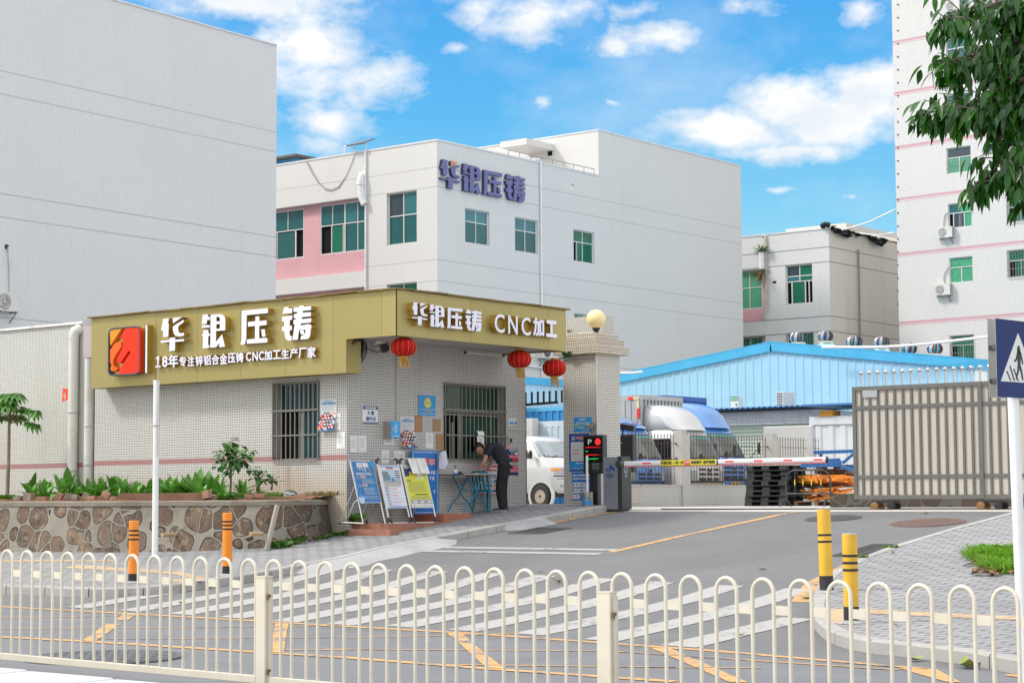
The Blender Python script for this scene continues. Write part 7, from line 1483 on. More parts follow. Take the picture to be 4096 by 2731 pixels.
def mirror(parent, base, c, w_, h_, d=.05):
    base, c = Vector(base), Vector(c); m_ = MB(); m_.lathe((0, 0, 0), [(.001, -d), (w_*.4, -d*.8), (w_*.5, -d*.2), (w_*.5, 0), (.001, .002)], 16, 'x'); m_.xf(Matrix.Translation(c) @ Matrix.Diagonal((1, 1, h_/w_, 1))); o = m_.build('mirror', BLK, parent, smooth=True, world=False)
    m_ = MB(); m_.tube([base, base.lerp(c, .6)+Vector((.03, 0, .05)), c], .012, 6); m_.build('arm', BLK, o, world=False)
def truck(name, lab, loc, s_, col, fair, plate_txt, cargo, isuzu=False, bumper=None, slots=((.66, .74), (.80, .87), (.93, .99)), tall=0.0):
    t = thing(name, lab, 'truck', loc, 'light trucks parked behind the low wall'); t.scale = (s_, s_, s_)
    c = Cab([(.46, -.05, .93), (.52, 0, .95), (1.0, .01, .965), (1.14, -.01, .955), (1.24, -.08, .95), (1.90, -.42, .87), (2.02, -.52, .83), (2.09, -.68, .77), (2.11, -.9, .68)], -1.42, .15, .05)
    c.body(col, 'cab', t)
    m_ = MB(); c.patch(m_, 1.245, 1.895, -.95, .95, .004, 14); m_.build('windscreen_seal', BLK, t, world=False, smooth=True)
    m_ = MB(); c.patch(m_, 1.28, 1.87, -.92, .92, .008, 14); ws = m_.build('windscreen', WGL, t, world=False, smooth=True)
    m_ = MB(); c.patch(m_, 1.80, 1.868, -.91, .91, .011, 14, 2); m_.build('tint_band', WGT, ws, world=False, smooth=True)
    for sd in (-1, 1): m_ = MB(); c.side(m_, -1.28, -.36, 1.22, -1.22, -.66, 1.80, sd); m_.build('side_window', SGL, t, world=False)
    m_ = MB(); c.side(m_, -1.31, -.30, .62, -1.31, -.30, .625, -1, .004); c.side(m_, -1.312, -1.30, .55, -1.29, -1.28, 1.85, -1, .004); c.side(m_, -.27, -.262, .55, -.30, -.29, 1.2, -1, .004); m_.build('door_gap', BLK, t, world=False)
    m_ = MB()
    for z0, z1 in slots:
        for t0, t1 in ((-.5, -.2), (-.13, .17), (.24, .52)): c.patch(m_, z0, z1, t0, t1, .006, 3, 1)
    m_.build('grille', BLK, t, world=False)
    m_ = MB(); c.patch(m_, .60, .655, -.9, .9, .005, 12, 1); m_.build('lower_gap', BLK, t, world=False)
    for sd in (-1, 1):
        m_ = MB(); c.patch(m_, .68, .93, sd*.60, sd*.93, .007, 6, 3); hl = m_.build('headlight', LENS, t, world=False, smooth=True)
        m_ = MB(); c.patch(m_, .69, .9, sd*.925, sd*.985, .01, 3, 2); m_.build('indicator', AMB, hl, world=False)
    bp = c.body(bumper or col, 'bumper', t, [.40, .44, .56, .60], .045, -.35)
    m_ = MB(); m_.box(.045, .056, -.23, .23, .43, .575); m_.use(PLT); m_.mi = [0]*len(m_.f); m_.use(P_BLK).text(plate_txt, (.0575, 0, 0), Y3, Z3, (-.2, .455, .2, .55), 0, .002, .02); m_.mats = [PLT, P_BLK]; m_.build('number_plate', None, bp, world=False)
    for sd in (-1, 1): m_ = MB(); m_.box(-.02, .035, sd*.62-.09, sd*.62+.09, .45, .55); m_.build('fog_lamp_recess', BLK, bp, world=False)
    mirror(t, (-.12, -.95, 1.22), (.12, -1.12, 1.42), .15, .34); mirror(t, (-.1, .95, 1.2), (.1, 1.18, 1.5), .13, .34); mirror(t, (.0, -.5, 1.2), (.16, -.62, 1.3), .17, .17)
    for y0 in (-.4, .1): m_ = MB(); m_.tube([(.0, y0, 1.235), (-.04, y0+.2, 1.30), (-.10, y0+.42, 1.32)], .009, 5); m_.build('wiper', BLK, t, world=False)
    m_ = MB(); m_.lathe((.04, 0, .93), [(.06, 0), (.05, .004), (.045, .004), (.04, 0)], 18, 'x'); m_.build('badge', LENS, t, world=False)
    if fair:
        F = Cab(fair, -1.50, .22, .10); F.body(col, 'roof_fairing', t)
        if isuzu:
            z0, z1 = fair[1][0], fair[3][0]; p0, p1 = F.pt(z0, 0, .01), F.pt(z1, 0, .01); yv = (p1-p0).normalized(); m_ = MB(); m_.text('ISUZU', p0+Vector((0.02, 0, 0)), Y3, yv, (-.62, .08, .30, .26), 0, .004, .035); m_.build('lettering', mat('print_slateblue', (.05, .10, .28), .5), t, world=False)
    wheel(t, -.72, -.80, .37, .2); wheel(t, -.72, .80, .37, .2)
    m_ = MB(); m_.box(-4.2, -.3, -.4, .4, .45, .62); m_.build('chassis', BLK, t, world=False)
    if cargo:
        cm, z1, xr, hw = cargo; m_ = MB(); L = []; n = 12; m_.box(xr, -1.56, -hw, hw, .75, z1); m_.box(-1.56, -1.50, -hw, hw, z1-.12, z1+.01); m_.box(-1.56, -1.50, -hw, -hw+.07, .75, z1-.12); m_.box(-1.56, -1.50, hw-.07, hw, .75, z1-.12); m_.box(xr, -1.5, -hw-.012, -hw, z1-.14, z1+.012)
        for i in range(n): y = -hw+.12+(2*hw-.24)*i/(n-1); m_.box(-1.56, -1.52, y-.04, y+.04, .75, z1-.12)
        k = int((-1.5-xr)/.2)
        for i in range(k): x = xr+.1+(-1.6-xr)*i/k; m_.box(x, x+.09, -hw-.02, -hw, .80, z1-.14)
        cb = m_.build('cargo_box', cm, t, world=False)
        m_ = MB(); m_.box(-1.9, -1.72, -hw-.03, -hw-.021, z1-.12, z1-.05); m_.box(-1.61, -1.53, -hw-.03, -hw-.021, z1-.62, z1-.36); m_.build('reflector', mat('reflector_red', (0, 0, 0)), cb, world=False)
        m_ = MB(); m_.box(-1.72, -1.54, -hw-.03, -hw-.021, z1-.12, z1-.05); m_.box(-1.61, -1.53, -hw-.03, -hw-.021, z1-.36, z1-.14); m_.build('reflector', mat('reflector_cream', (.62, .55, .35), .4), cb, world=False)
        wheel(t, xr+1.0, -.82, .37, .24); wheel(t, xr+1.0, .82, .37, .24)
    return t
TB = mat('truck_blue', (.075, .25, .60), .28, .1, .04, 1.5, dirt=.12, dcol=(.2, .24, .35), coat=.6); TS = mat('truck_silver', (.58, .58, .57), .3, .3, .04, 1.5, dirt=.12, dcol=(.4, .4, .38), coat=.5); TGR = mat('cargo_grey', (.40, .41, .42), .5, .3, .08, 2, dirt=.4, dcol=(.24, .22, .2), streak=True); TLB = mat('cargo_pale', (.50, .58, .64), .5, .1, .06, 2, dirt=.25, dcol=(.35, .36, .38), streak=True); TBC = mat('cargo_blue', (.03, .10, .36), .5, .1, .08, 2, dirt=.3, dcol=(.10, .10, .14))
truck('truck', 'blue truck nearest the barrier, with a low sloping roof deflector', (-28.0, 41.35, fz), 1.0, TB, [(2.06, -.42, .82), (2.12, -.50, .83), (2.26, -.85, .82), (2.38, -1.2, .78), (2.43, -1.42, .70)], '粤B·EB17', (TLB, 2.26, -6.6, 1.02), True, slots=((.70, .76), (.81, .87)))
FAIR = [(2.04, -.40, .83), (2.10, -.45, .86), (2.20, -.54, .88), (2.38, -.66, .88), (2.55, -.84, .86), (2.66, -1.02, .82), (2.73, -1.22, .74), (2.76, -1.42, .62)]
truck('truck', 'silver white truck with a tall roof fairing, middle of the three', (-27.85, 44.0, fz+.02), 1.0, TS, FAIR, '粤B·5823', (TGR, 3.0, -3.6, 1.05))
truck('truck', 'blue truck with a tall roof fairing, furthest right of the three', (-28.75, 46.75, fz+.05), 1.06, TB, FAIR, '粤B·EP72', (TBC, 2.92, -4.2, 1.05), bumper=TB)
# white van
VW = mat('van_white', (.54, .54, .535), .26, .12, .03, 1.5, dirt=.1, dcol=(.45, .43, .4), coat=.6)
t = thing('van', 'white van with orange indicators parked behind the side gate', 'van', (-28.55, 38.85, fz))
c = Cab([(.36, -.04, .74), (.46, .04, .80), (.72, .06, .82), (.98, .0, .815), (1.06, -.06, .80), (1.24, -.36, .78), (1.30, -.42, .765), (1.66, -.68, .69), (1.76, -.82, .655), (1.81, -1.0, .61), (1.83, -1.25, .54)], -4.2, .24, .06)
c.body(VW, 'body', t)
m_ = MB(); c.patch(m_, 1.27, 1.68, -.97, .97, .004, 14); m_.build('windscreen_seal', BLK, t, world=False, smooth=True); m_ = MB(); c.patch(m_, 1.29, 1.655, -.93, .93, .008, 14); m_.build('windscreen', glass('windscreen_pale', (.30, .35, .36), .05, .9), t, world=False, smooth=True)
for sd in (-1, 1): m_ = MB(); c.side(m_, -1.75, -.86, 1.24, -1.7, -1.08, 1.62, sd); m_.build('side_window', SGL, t, world=False); m_ = MB(); c.side(m_, -4.0, -1.95, 1.24, -3.95, -1.92, 1.62, sd); m_.build('side_window', SGL, t, world=False)
m_ = MB(); c.side(m_, -1.83, -1.82, .5, -1.80, -1.79, 1.68, -1, .004); c.side(m_, -.80, -.79, .62, -.80, -.79, 1.22, -1, .004); c.side(m_, -1.83, -.79, .98, -1.83, -.79, .985, -1, .004); m_.build('door_gap', P_GREY, t, world=False)
for sd in (-1, 1):
    m_ = MB(); c.patch(m_, .80, .985, sd*.56, sd*.93, .008, 6, 3); hl = m_.build('headlight', LENS, t, world=False, smooth=True); m_ = MB(); c.patch(m_, .775, .80, sd*.5, sd*.95, .009, 6, 1); c.patch(m_, .80, .99, sd*.54, sd*.565, .009, 2, 2); m_.build('lamp_seal', BLK, hl, world=False); m_ = MB(); c.patch(m_, .92, .985, sd*.70, sd*.975, .012, 5, 1); m_.build('indicator', AMB, hl, world=False)
    m_ = MB(); c.patch(m_, .50, .57, sd*.66, sd*.78, .008, 4, 2); m_.build('fog_lamp', LENS, t, world=False)
m_ = MB()
for z0 in (.82, .87, .92): c.patch(m_, z0, z0+.032, -.5, .5, .007, 12, 1)
c.patch(m_, .46, .66, -.40, .40, .006, 8, 1); c.patch(m_, .715, .73, -.99, .99, .005, 16, 1); m_.build('grille', BLK, t, world=False)
m_ = MB(); m_.box(-4.1, -.12, -.7, .7, .26, .40); m_.build('underbody', BLK, t, world=False)
m_ = MB(); m_.lathe((-.48, -.80, .30), [(.33, -.035), (.40, -.035), (.40, .03), (.33, .03)], 30, 'y', False); m_.build('wheel_arch', VW, t, smooth=True, world=False); m_ = MB(); m_.lathe((-.48, -.795, .30), [(.335, -.02), (.335, .05), (.001, .05), (.001, -.02)], 30, 'y'); m_.build('wheel_well', BLK, t, world=False)
wheel(t, -.48, -.79, .285, .19); wheel(t, -.48, .75, .285, .17); wheel(t, -3.4, -.79, .285, .19); wheel(t, -3.4, .75, .285, .17)
mirror(t, (-.85, -.78, 1.25), (-.72, -.92, 1.33), .14, .22); mirror(t, (-.85, .78, 1.25), (-.72, .92, 1.33), .14, .2)
m_ = MB(); m_.text('有限公司', (-1.75, -c.at(1.1)[1]-.007, 0), X3, Z3, (0.05, 1.02, .75, 1.14), 0, .002, .02); m_.build('lettering', P_PALE, t, world=False)
m_ = MB(); m_.text('5KG', (-1.2, -c.at(.6)[1]-.007, 0), X3, Z3, (0.1, .5, .36, .6), 0, .002, .0); m_.build('lettering', P_PALE, t, world=False)
for y0 in (-.45, .05): m_ = MB(); m_.tube([(-.37, y0, 1.285), (-.43, y0+.25, 1.315), (-.45, y0+.5, 1.32)], .008, 5); m_.build('wiper', BLK, t, world=False)
# ================================================================== PALLETS, TIMBER, BARRICADE
PAL = mat('pallet_black', (.012, .014, .016), .7, 0, .2, 4, dirt=.35, dcol=(.06, .06, .06))
zT = zf(2960, 1760, 4.523); cA = 42.6; pc_ = onA(zT(850, 1130), cA); pz_ = zg(pc_.x, cA)
def pallet_proto():
    t = thing('plastic_pallet', '', 'pallet'); m_ = MB(); m_.box(-.6, .6, -.45, .45, .108, .128); m_.build('deck', PAL, t, world=False, bevel=.004)
    m_ = MB()
    for y in (-.43, 0, .43): m_.box(-.6, .6, y-.03, y+.03, 0, .02)
    m_.build('runners', PAL, t, world=False)
    for x in (-.5, -.02, .5):
        for y in (-.38, 0, .38): m_ = MB(); m_.loft([[(x+sx*.10*k, y+sy*.07*k, z) for sx, sy in ((-1, -1), (1, -1), (1, 1), (-1, 1))] for k, z in ((1.15, .02), (1, .108))]); m_.build('block', PAL, t, world=False)
    return t
pp = pallet_proto(); nm_ = ['lowest', 'second from the bottom', 'third from the bottom', 'fourth from the bottom', 'fifth from the bottom', 'sixth from the bottom', 'seventh from the bottom', 'topmost']
for i in range(8):
    o = pp if i == 0 else copy_tree(pp); o.location = (pc_.x-.62+random.uniform(-.05, .05), cA+.47+random.uniform(-.03, .03), pz_+.13*i); o.rotation_euler = (0, 0, random.uniform(-.05, .05)); o['label'] = 'black plastic pallet in the stack by the low wall, '+nm_[i]; o['group'] = 'black plastic pallets in a stack'
WO = mat('timber_orange', (.60, .20, .02), .75, 0, .25, 2.5, dirt=.3, dcol=(.25, .12, .04)); WB = mat('timber_brown', (.17, .10, .065), .9, 0, .3, 4, dirt=.4); WP = mat('timber_pale', (.55, .38, .28), .85, 0, .15, 3)
def onT(x, y, a): return onA(zT(x, y), a)
def wood_pallet(c, lab, rz, rx=0.0):
    t = thing('wooden_pallet', lab, 'pallet', c, 'wooden pallets under the timber', rz); m_ = MB()
    for y in (-.4, -.2, 0, .2, .4): m_.box(-.6, .6, y-.06, y+.06, .10, .122)
    m_.build('deck_boards', WB, t, world=False); m_ = MB()
    for x in (-.55, 0, .55): m_.box(x-.05, x+.05, -.45, .45, .02, .10); m_.box(x-.05, x+.05, -.45, .45, 0, .018)
    m_.build('bearers', WB, t, world=False); t.rotation_euler = (rx, 0, rz)
q = onT(1500, 1130, 43.3); wood_pallet(Vector((q.x, 43.3, pz_)), 'brown wooden pallet under the lower timber heap', .1); wood_pallet(Vector((q.x+1.25, 43.4, pz_)), 'brown wooden pallet under the right end of the heap', -.05)
q2_ = onT(1560, 840, 43.6); wood_pallet(Vector((q2_.x, 43.8, q2_.z-.02)), 'brown wooden pallet between the two timber heaps', -.08); q3_ = onT(1480, 520, 43.7); wood_pallet(Vector((q3_.x-.1, 43.9, q3_.z-.03)), 'brown wooden pallet lying on top of the timber', .3, .06); q3_ = onT(1740, 575, 43.7); wood_pallet(Vector((q3_.x, 44.1, q3_.z-.08)), 'brown wooden pallet tilted on the right of the timber top', -.3, -.1)
def timber(c, ln, w_, h_, yaw, pit_, m, lab, grp):
    m_ = MB(); m_.box(-ln/2, ln/2, -w_/2, w_/2, -h_/2, h_/2); m_.xf(Matrix.Translation(c) @ Matrix.Rotation(yaw, 4, 'Z') @ Matrix.Rotation(pit_, 4, 'Y')); tag(m_.build('timber', m), lab, 'timber', grp)
for i in range(46):   # lower jumbled heap
    x, y = 1230+random.random()*860, 870+random.random()*190
    if y < 900 and x < 1330: continue
    c = onT(x, y, 42.9+random.random()*.9); timber(c, random.uniform(.3, .8), .07, .05, random.uniform(-1.4, 1.4), random.uniform(-.35, .35), WP if i % 9 == 0 else WO, 'short orange timber offcut in the lower jumbled heap', 'timber offcuts of the lower heap')
for i in range(30):   # upper stack of longer battens
    x, y = 1200+random.random()*420, 640+random.random()*130; c = onT(x, y, 43.2+random.random()*.8); timber(c, random.uniform(1.0, 1.4), .08, .05, .05+random.uniform(-.08, .08), random.uniform(-.06, .06), WO, 'long orange batten in the upper timber stack', 'battens of the upper timber stack')
for i in range(16):
    x, y = 1560+random.random()*330, 650+random.random()*110; c = onT(x, y, 43.2+random.random()*.5); timber(c, .9, .09, .06, 1.4+random.uniform(-.2, .2), random.uniform(-.1, .1), WO, 'orange batten end in the bundle facing the gate', 'batten ends right of the upper stack')
for i in range(8):
    x, y = 1900+random.random()*150, 690+random.random()*130; c = onT(x, y, 43.6); timber(c, 1.0, .09, .06, random.uniform(-.1, .1), 0, WO, 'orange batten partly behind the sliding gate', 'battens behind the gate edge')
BEAM = mat('beam_blue', (.02, .13, .36), .5, .1, .12, 3, dirt=.3, dcol=(.10, .12, .16))
def beam(x0, y0, x1, y1, a0, a1, w_, lab):
    p, q = onT(x0, y0, a0), onT(x1, y1, a1); m_ = MB(); m_.use(BEAM).bar(p, q, .05, w_); m_.use(P_BLK); d = q-p; n = int(d.length/.12)
    for i in range(n): c = p+d*((i+.5)/n); m_.obox(c+Vector((-.015, -.031, -.012)), (.03, 0, 0), (0, .004, 0), (0, 0, .024))
    tag(m_.build('rack_beam'), lab, 'beam', 'blue rack beams behind the timber')
beam(1335, 222, 2060, 198, 44.2, 44.0, .09, 'long horizontal blue beam highest of the rack beams'); beam(1095, 440, 1840, 420, 43.2, 43.6, .16, 'blue perforated beam lying over the pallets'); beam(1580, 380, 1810, 365, 43.9, 43.9, .12, 'short blue perforated beam with a cut end'); beam(1860, 410, 2060, 240, 44.0, 44.3, .07, 'slanting blue beam beside the gate'); beam(1690, 500, 2070, 480, 44.0, 44.2, .12, 'blue perforated beam under the slanting one'); beam(1830, 480, 2060, 545, 43.5, 43.2, .07, 'blue beam sloping down to the gate'); beam(1740, 520, 2070, 555, 43.8, 43.9, .1, 'lowest blue perforated beam behind the gate edge'); beam(1465, 235, 1465, 340, 44.25, 44.25, .06, 'upright blue stub below the highest beam')
# tube barricade
q0, q1 = onT(838, 1040, 40.6), onT(1640, 1040, 40.6); bz = zg(q0.x, 40.6); zt = onT(1200, 540, 40.6).z; zlow = onT(1200, 965, 40.6).z
TUBE = mat('barricade_paint', (.035, .04, .045), .5, .2, .3, 8, dirt=.4, dcol=(.20, .14, .08)); t = thing('barricade', 'black tube crowd barricade with rounded corners before the pallets', 'barricade', ((q0.x+q1.x)/2, 40.6, bz))
x0, x1 = q0.x, q1.x; m_ = MB(); m_.tube([(x0, 40.6, bz+.1), (x0, 40.6, zt-.22), (x0+.06, 40.6, zt-.07), (x0+.2, 40.6, zt), (x1-.2, 40.6, zt), (x1-.06, 40.6, zt-.07), (x1, 40.6, zt-.22), (x1, 40.6, bz+.1)], .021, 10); m_.build('frame', TUBE, t, smooth=True)
m_ = MB(); m_.cyl((x0, 40.6, zlow), (x1, 40.6, zlow), .018, 8); m_.build('lower_bar', TUBE, t)
for k in (.2, .385, .575, .79): m_ = MB(); x = x0+(x1-x0)*k; m_.use(TUBE).cyl((x, 40.6, zlow), (x, 40.6, zt), .011, 6); m_.use(P_YEL).cyl((x, 40.6, zt-.36), (x, 40.6, zt-.22), .0125, 6); m_.build('bar', None, t)
for x in (x0, x1): m_ = MB(); m_.tube([(x-.08, 40.4, bz), (x-.07, 40.45, bz+.12), (x-.02, 40.57, bz+.17), (x+.03, 40.65, bz+.12), (x+.05, 40.75, bz)], .019, 8); m_.build('foot', TUBE, t, smooth=True)
# ================================================================== BLUE SHED AND STORES
def corr(name, col, **k): return mat(name, col, .45, 0, .05, .8, dirt=k.get('dirt', .15), dcol=k.get('dcol', (.32, .42, .48)), streak=True)
SHB = corr('shed_blue', (.33, .58, .74)); SHT = mat('shed_trim', (.06, .40, .66), .5, 0, .06, 2, dirt=.3, dcol=(.20, .45, .58), streak=True); SHW = corr('shed_corner', (.60, .66, .66))
GA = 58.0; pk = onA(D(1773, 790), GA); er = onA(D(2268, 832), GA); sl_ = (pk.z-er.z)/(er.x-pk.x); bL = pk.x-8.6; bR = er.x; zE_ = lambda b: pk.z-sl_*abs(b-pk.x)
t = thing('blue_shed', 'big light blue corrugated metal shed with a low gable', 'shed', (pk.x, GA+12, fz))
m_ = MB(); m_.poly([[(bL, fz-.1), (bR, fz-.1), (bR, zE_(bR)), (pk.x, pk.z), (bL, zE_(bL))]], (0, GA, 0), X3, Z3, -Y3, -.05, 0)
x = bL+.1
while x < bR-.1:
    zt = zE_(x)-.05; m_.loft([[(x-.05, GA, z), (x-.025, GA-.022, z), (x+.025, GA-.022, z), (x+.05, GA, z)] for z in (fz, zt)])
    x += .335
m_.build('gable_wall', SHB, t)
for e, s_ in ((bR, 1), (bL, -1)):
    m_ = MB(); m_.box(e-.06*s_, e, GA+.051, GA+26, fz-.1, zE_(e)-.02); m_.build('side_wall', SHB, t)
    m_ = MB(); m_.bar((pk.x-.02*s_, GA-.06, pk.z-.1), (e+.3*s_, GA-.06, zE_(e)-.1-sl_*.3), .07, .30, (0, 0, 1)); m_.build('verge_trim', SHT, t)
    m_ = MB(); m_.obox((pk.x, GA-.1, pk.z+.055), ((e-pk.x)+.35*s_, 0, -sl_*(abs(e-pk.x)+.35)), (0, 26, 0), (0, 0, .04)); m_.build('roof', SHT, t)
m_ = MB(); m_.box(bR-.42, bR+.01, GA-.055, GA-.04, fz, zE_(bR)-.2); m_.build('corner_panel', SHW, t)
m_ = MB()
for i in range(26): x = bL+1.2+.6*i; m_.box(x-.012, x+.012, GA-.045, GA-.036, onA(D(1700, 911), GA).z-.012, onA(D(1700, 911), GA).z+.012)
m_.build('bolt_row', P_GREY, t)
# spinning roof vents
VC = [mat('vent_'+n, c, .3, .4, .05) for n, c in (('cream', (.62, .58, .45)), ('blue', (.20, .50, .70)), ('red', (.35, .04, .06)), ('green', (.10, .32, .28)), ('dark', (.08, .10, .12)), ('sky', (.35, .58, .68)))]
VB = mat('vent_base', (.42, .60, .64), .5, 0, .06, 3)
def vent_proto():
    t = thing('roof_vent', '', 'roof vent'); m_ = MB(); n = 30; pr = [(.10, .0), (.2, .02), (.27, .08), (.295, .17), (.28, .26), (.22, .34), (.12, .38), (.001, .385)]
    for k in range(n):
        m_.use(VC[(k*7+k//3) % 6]); a0 = 2*math.pi*k/n; a1 = a0+2*math.pi/n*1.05; V = []
        for r_, z in pr: tw = z*.5; V += [(r_*math.cos(a0+tw), r_*math.sin(a0+tw), z), ((r_*.9)*math.cos(a1+tw), (r_*.9)*math.sin(a1+tw), z)]
        m_.add(V, [(2*i, 2*i+1, 2*i+3, 2*i+2) for i in range(len(pr)-1)])
    m_.build('turbine', None, t, world=False, smooth=False); m_ = MB(); m_.lathe((0, 0, 0), [(.27, -.07), (.27, 0), (.24, .015)], 24); m_.build('collar', VC[0], t, world=False); m_ = MB(); m_.loft([[(a_*.46, b_*.46, -.5) for a_, b_ in ((-1, -1), (1, -1), (1, 1), (-1, 1))], [(a_*.46, b_*.46, -.33) for a_, b_ in ((-1, -1), (1, -1), (1, 1), (-1, 1))], [(a_*.2, b_*.2, -.06) for a_, b_ in ((-1, -1), (1, -1), (1, 1), (-1, 1))]]); m_.build('base', VB, t, world=False); return t
vp_ = vent_proto(); first = True
for i, (x, y, a) in enumerate(((1833, 787, 60.0), (1896, 784, 62.2), (1962, 797, 60.0), (2025, 798, 62.2), (2087, 813, 60.0), (2147, 813, 62.2))):
    p = onA(D(x, y), a); o = vp_ if i == 0 else copy_tree(vp_); o.location = p; o.rotation_euler = (0, 0, i*.7); o['group'] = 'turbine vents on the blue shed roof'; o['label'] = 'striped turbine vent on the blue shed roof, '+('first from the left', 'second from the left, on a raised base', 'third from the left', 'fourth from the left, on a raised base', 'fifth from the left', 'rightmost, on a raised base')[i]
pp_ = [onA(zSg(x, y), 57.4) for x, y in ((-760, 215), (-300, 290), (0, 290), (350, 290), (690, 276), (1100, 243), (1540, 190), (1855, 152), (2300, 90))]
tag((lambda m: (m.tube(pp_[1:], .045, 8), m.build('white_pipe', mat('pvc_white', (0, 0, 0)), smooth=True))[1])(MB()), 'long sagging white plastic pipe above the blue shed roof', 'pipe')
tag((lambda m: (m.tube([onA(D(1427, 856), 56), onA(D(1452, 856), 56), onA(D(1475, 854), 56)], .04, 8), m.build('white_pipe', MATS['pvc_white'], smooth=True))[1])(MB()), 'short white pipe over the left end of the blue shed', 'pipe')
# store with green shutter, corrugated lean-to roof, rusty white container
ST = 53.0; RW = mat('rusty_white', (.62, .65, .68), .55, 0, .06, 1.5, dirt=.45, dcol=(.28, .14, .07), streak=True); RW2 = mat('rusty_white_clean', (.66, .69, .74), .5, 0, .05, 1.5, dirt=.22, dcol=(.35, .22, .14), streak=True); SHG = mat('shutter_green', (.50, .58, .50), .5, 0, .04, 1.5, dirt=.15, dcol=(.38, .42, .36))
r0, r1 = onA(D(1622, 948), ST), onA(D(1866, 945), ST); zt = r0.z+.05
t = thing('store_shed', 'white rusty store with a pale green shutter under a blue sheet roof', 'shed', ((r0.x+r1.x)/2, ST+1.5, fz))
zb_ = onA(D(1700, 977), ST).z; m_ = MB(); m_.box(r0.x, r1.x, ST, ST+3, zb_, zt-.04)
for i in range(9): x = r0.x+(r1.x-r0.x)*(i+.5)/9; m_.box(x-.05, x+.05, ST-.03, ST, zb_+.06, zt-.3)
m_.box(r0.x, r1.x, ST-.05, ST, zt-.28, zt-.05); m_.box(r0.x, r1.x, ST-.05, ST, zb_, zb_+.06); m_.build('header', RW, t)
m_ = MB(); m_.box(r0.x+.1, r1.x-.1, ST+.1, ST+.14, fz, zb_)
n = 22
for i in range(n): z = fz+(zb_-fz)*i/n; m_.box(r0.x+.1, r1.x-.1, ST+.07, ST+.099, z+.01, z+(zb_-fz)/n-.02)
m_.build('roller_shutter', SHG, t)
ROOFB = mat('sheet_roof', (.05, .18, .42), .5, .1, .1, 2, dirt=.3, dcol=(.2, .25, .3)); m_ = MB(); x = r0.x-.4; i = 0
x_end = onA(D(1990, 935), ST).x
while x < x_end: m_.loft([[(x, y, z_), (x+.1, y, z_+.05), (x+.2, y, z_), (x+.2, y, z_-.015), (x+.1, y, z_+.035), (x, y, z_-.015)] for y, z_ in ((ST-.5, zt+.02), (ST+3, zt+.04))]); x += .2
m_.build('sheet_roof', ROOFB, t); m_ = MB(); m_.box(r0.x-.35, x_end, ST-.42, ST-.36, zt-.09, zt-.02); m_.build('eaves_batten', BLACKP, t)
c0_, c1_ = onA(D(1862, 958), 51.0), onA(D(2010, 958), 51.0); t = thing('container', 'white rust streaked storage container left of the sliding gate', 'container', (c0_.x+2, 51, fz)); ctz = c0_.z
m_ = MB(); m_.box(c0_.x, c1_.x+2, 51.0, 53.4, fz, ctz); x = c0_.x+.15
while x < c1_.x+1.9: m_.loft([[(x, 51.0, z), (x+.05, 50.95, z), (x+.2, 50.95, z), (x+.25, 51.0, z)] for z in (fz+.1, ctz-.28)]); x += .42
m_.box(c0_.x-.02, c1_.x+2, 50.94, 51.0, ctz-.24, ctz+.01); m_.box(c0_.x-.03, c0_.x+.1, 50.93, 51.0, fz, ctz-.24); m_.build('box', RW, t)
m_ = MB(); m_.box(c0_.x-.1, c1_.x+2.2, 50.7, 53.6, ctz+.32, ctz+.38); m_.build('cover_sheet', ROOFB, t); q = onA(D(1897, 956), 50.9); m_ = MB(); m_.box(q.x-.22, q.x+.22, 50.9, 51.4, ctz+.01, ctz+.18); m_.build('packing_block', mat('block_amber', (.55, .25, .03), .8), t)
p0, p1 = onA(D(1753, 980), 48.5), onA(D(1864, 980), 48.5); m_ = MB(); m_.box(p0.x, p1.x, 48.5, 48.6, fz, p0.z); tag(m_.build('grey_box', mat('box_grey', (.50, .50, .48), .55, 0, .04, 1.2, dirt=.2, dcol=(.36, .35, .32), streak=True), bevel=.02), 'tall plain light grey box standing before the rusty container', 'box')
p = onA(D(1688, 944), ST-.1); t = thing('carton', 'white and green gas carton on the blue sheet roof', 'carton', (p.x, ST+.1, zt+.07)); w_ = .29; B = Board((p.x-w_/2, ST-.12, zt+.075), X3, Z3, w_, .36, .002, P_WHITE); B.rect(0, 1, .62, 1, P_GRN); B.text('R22 R22', .06, .94, .72, .92, P_WHITE, .03); B.poly([(.6, .25), (.75, .42), (.9, .25), (.75, .1)], P_GRN); B.done('front', None, None, None, t); m_ = MB(); m_.box(p.x-w_/2, p.x+w_/2, ST-.118, ST+.16, zt+.075, zt+.435); m_.build('body', P_WHITE, t)
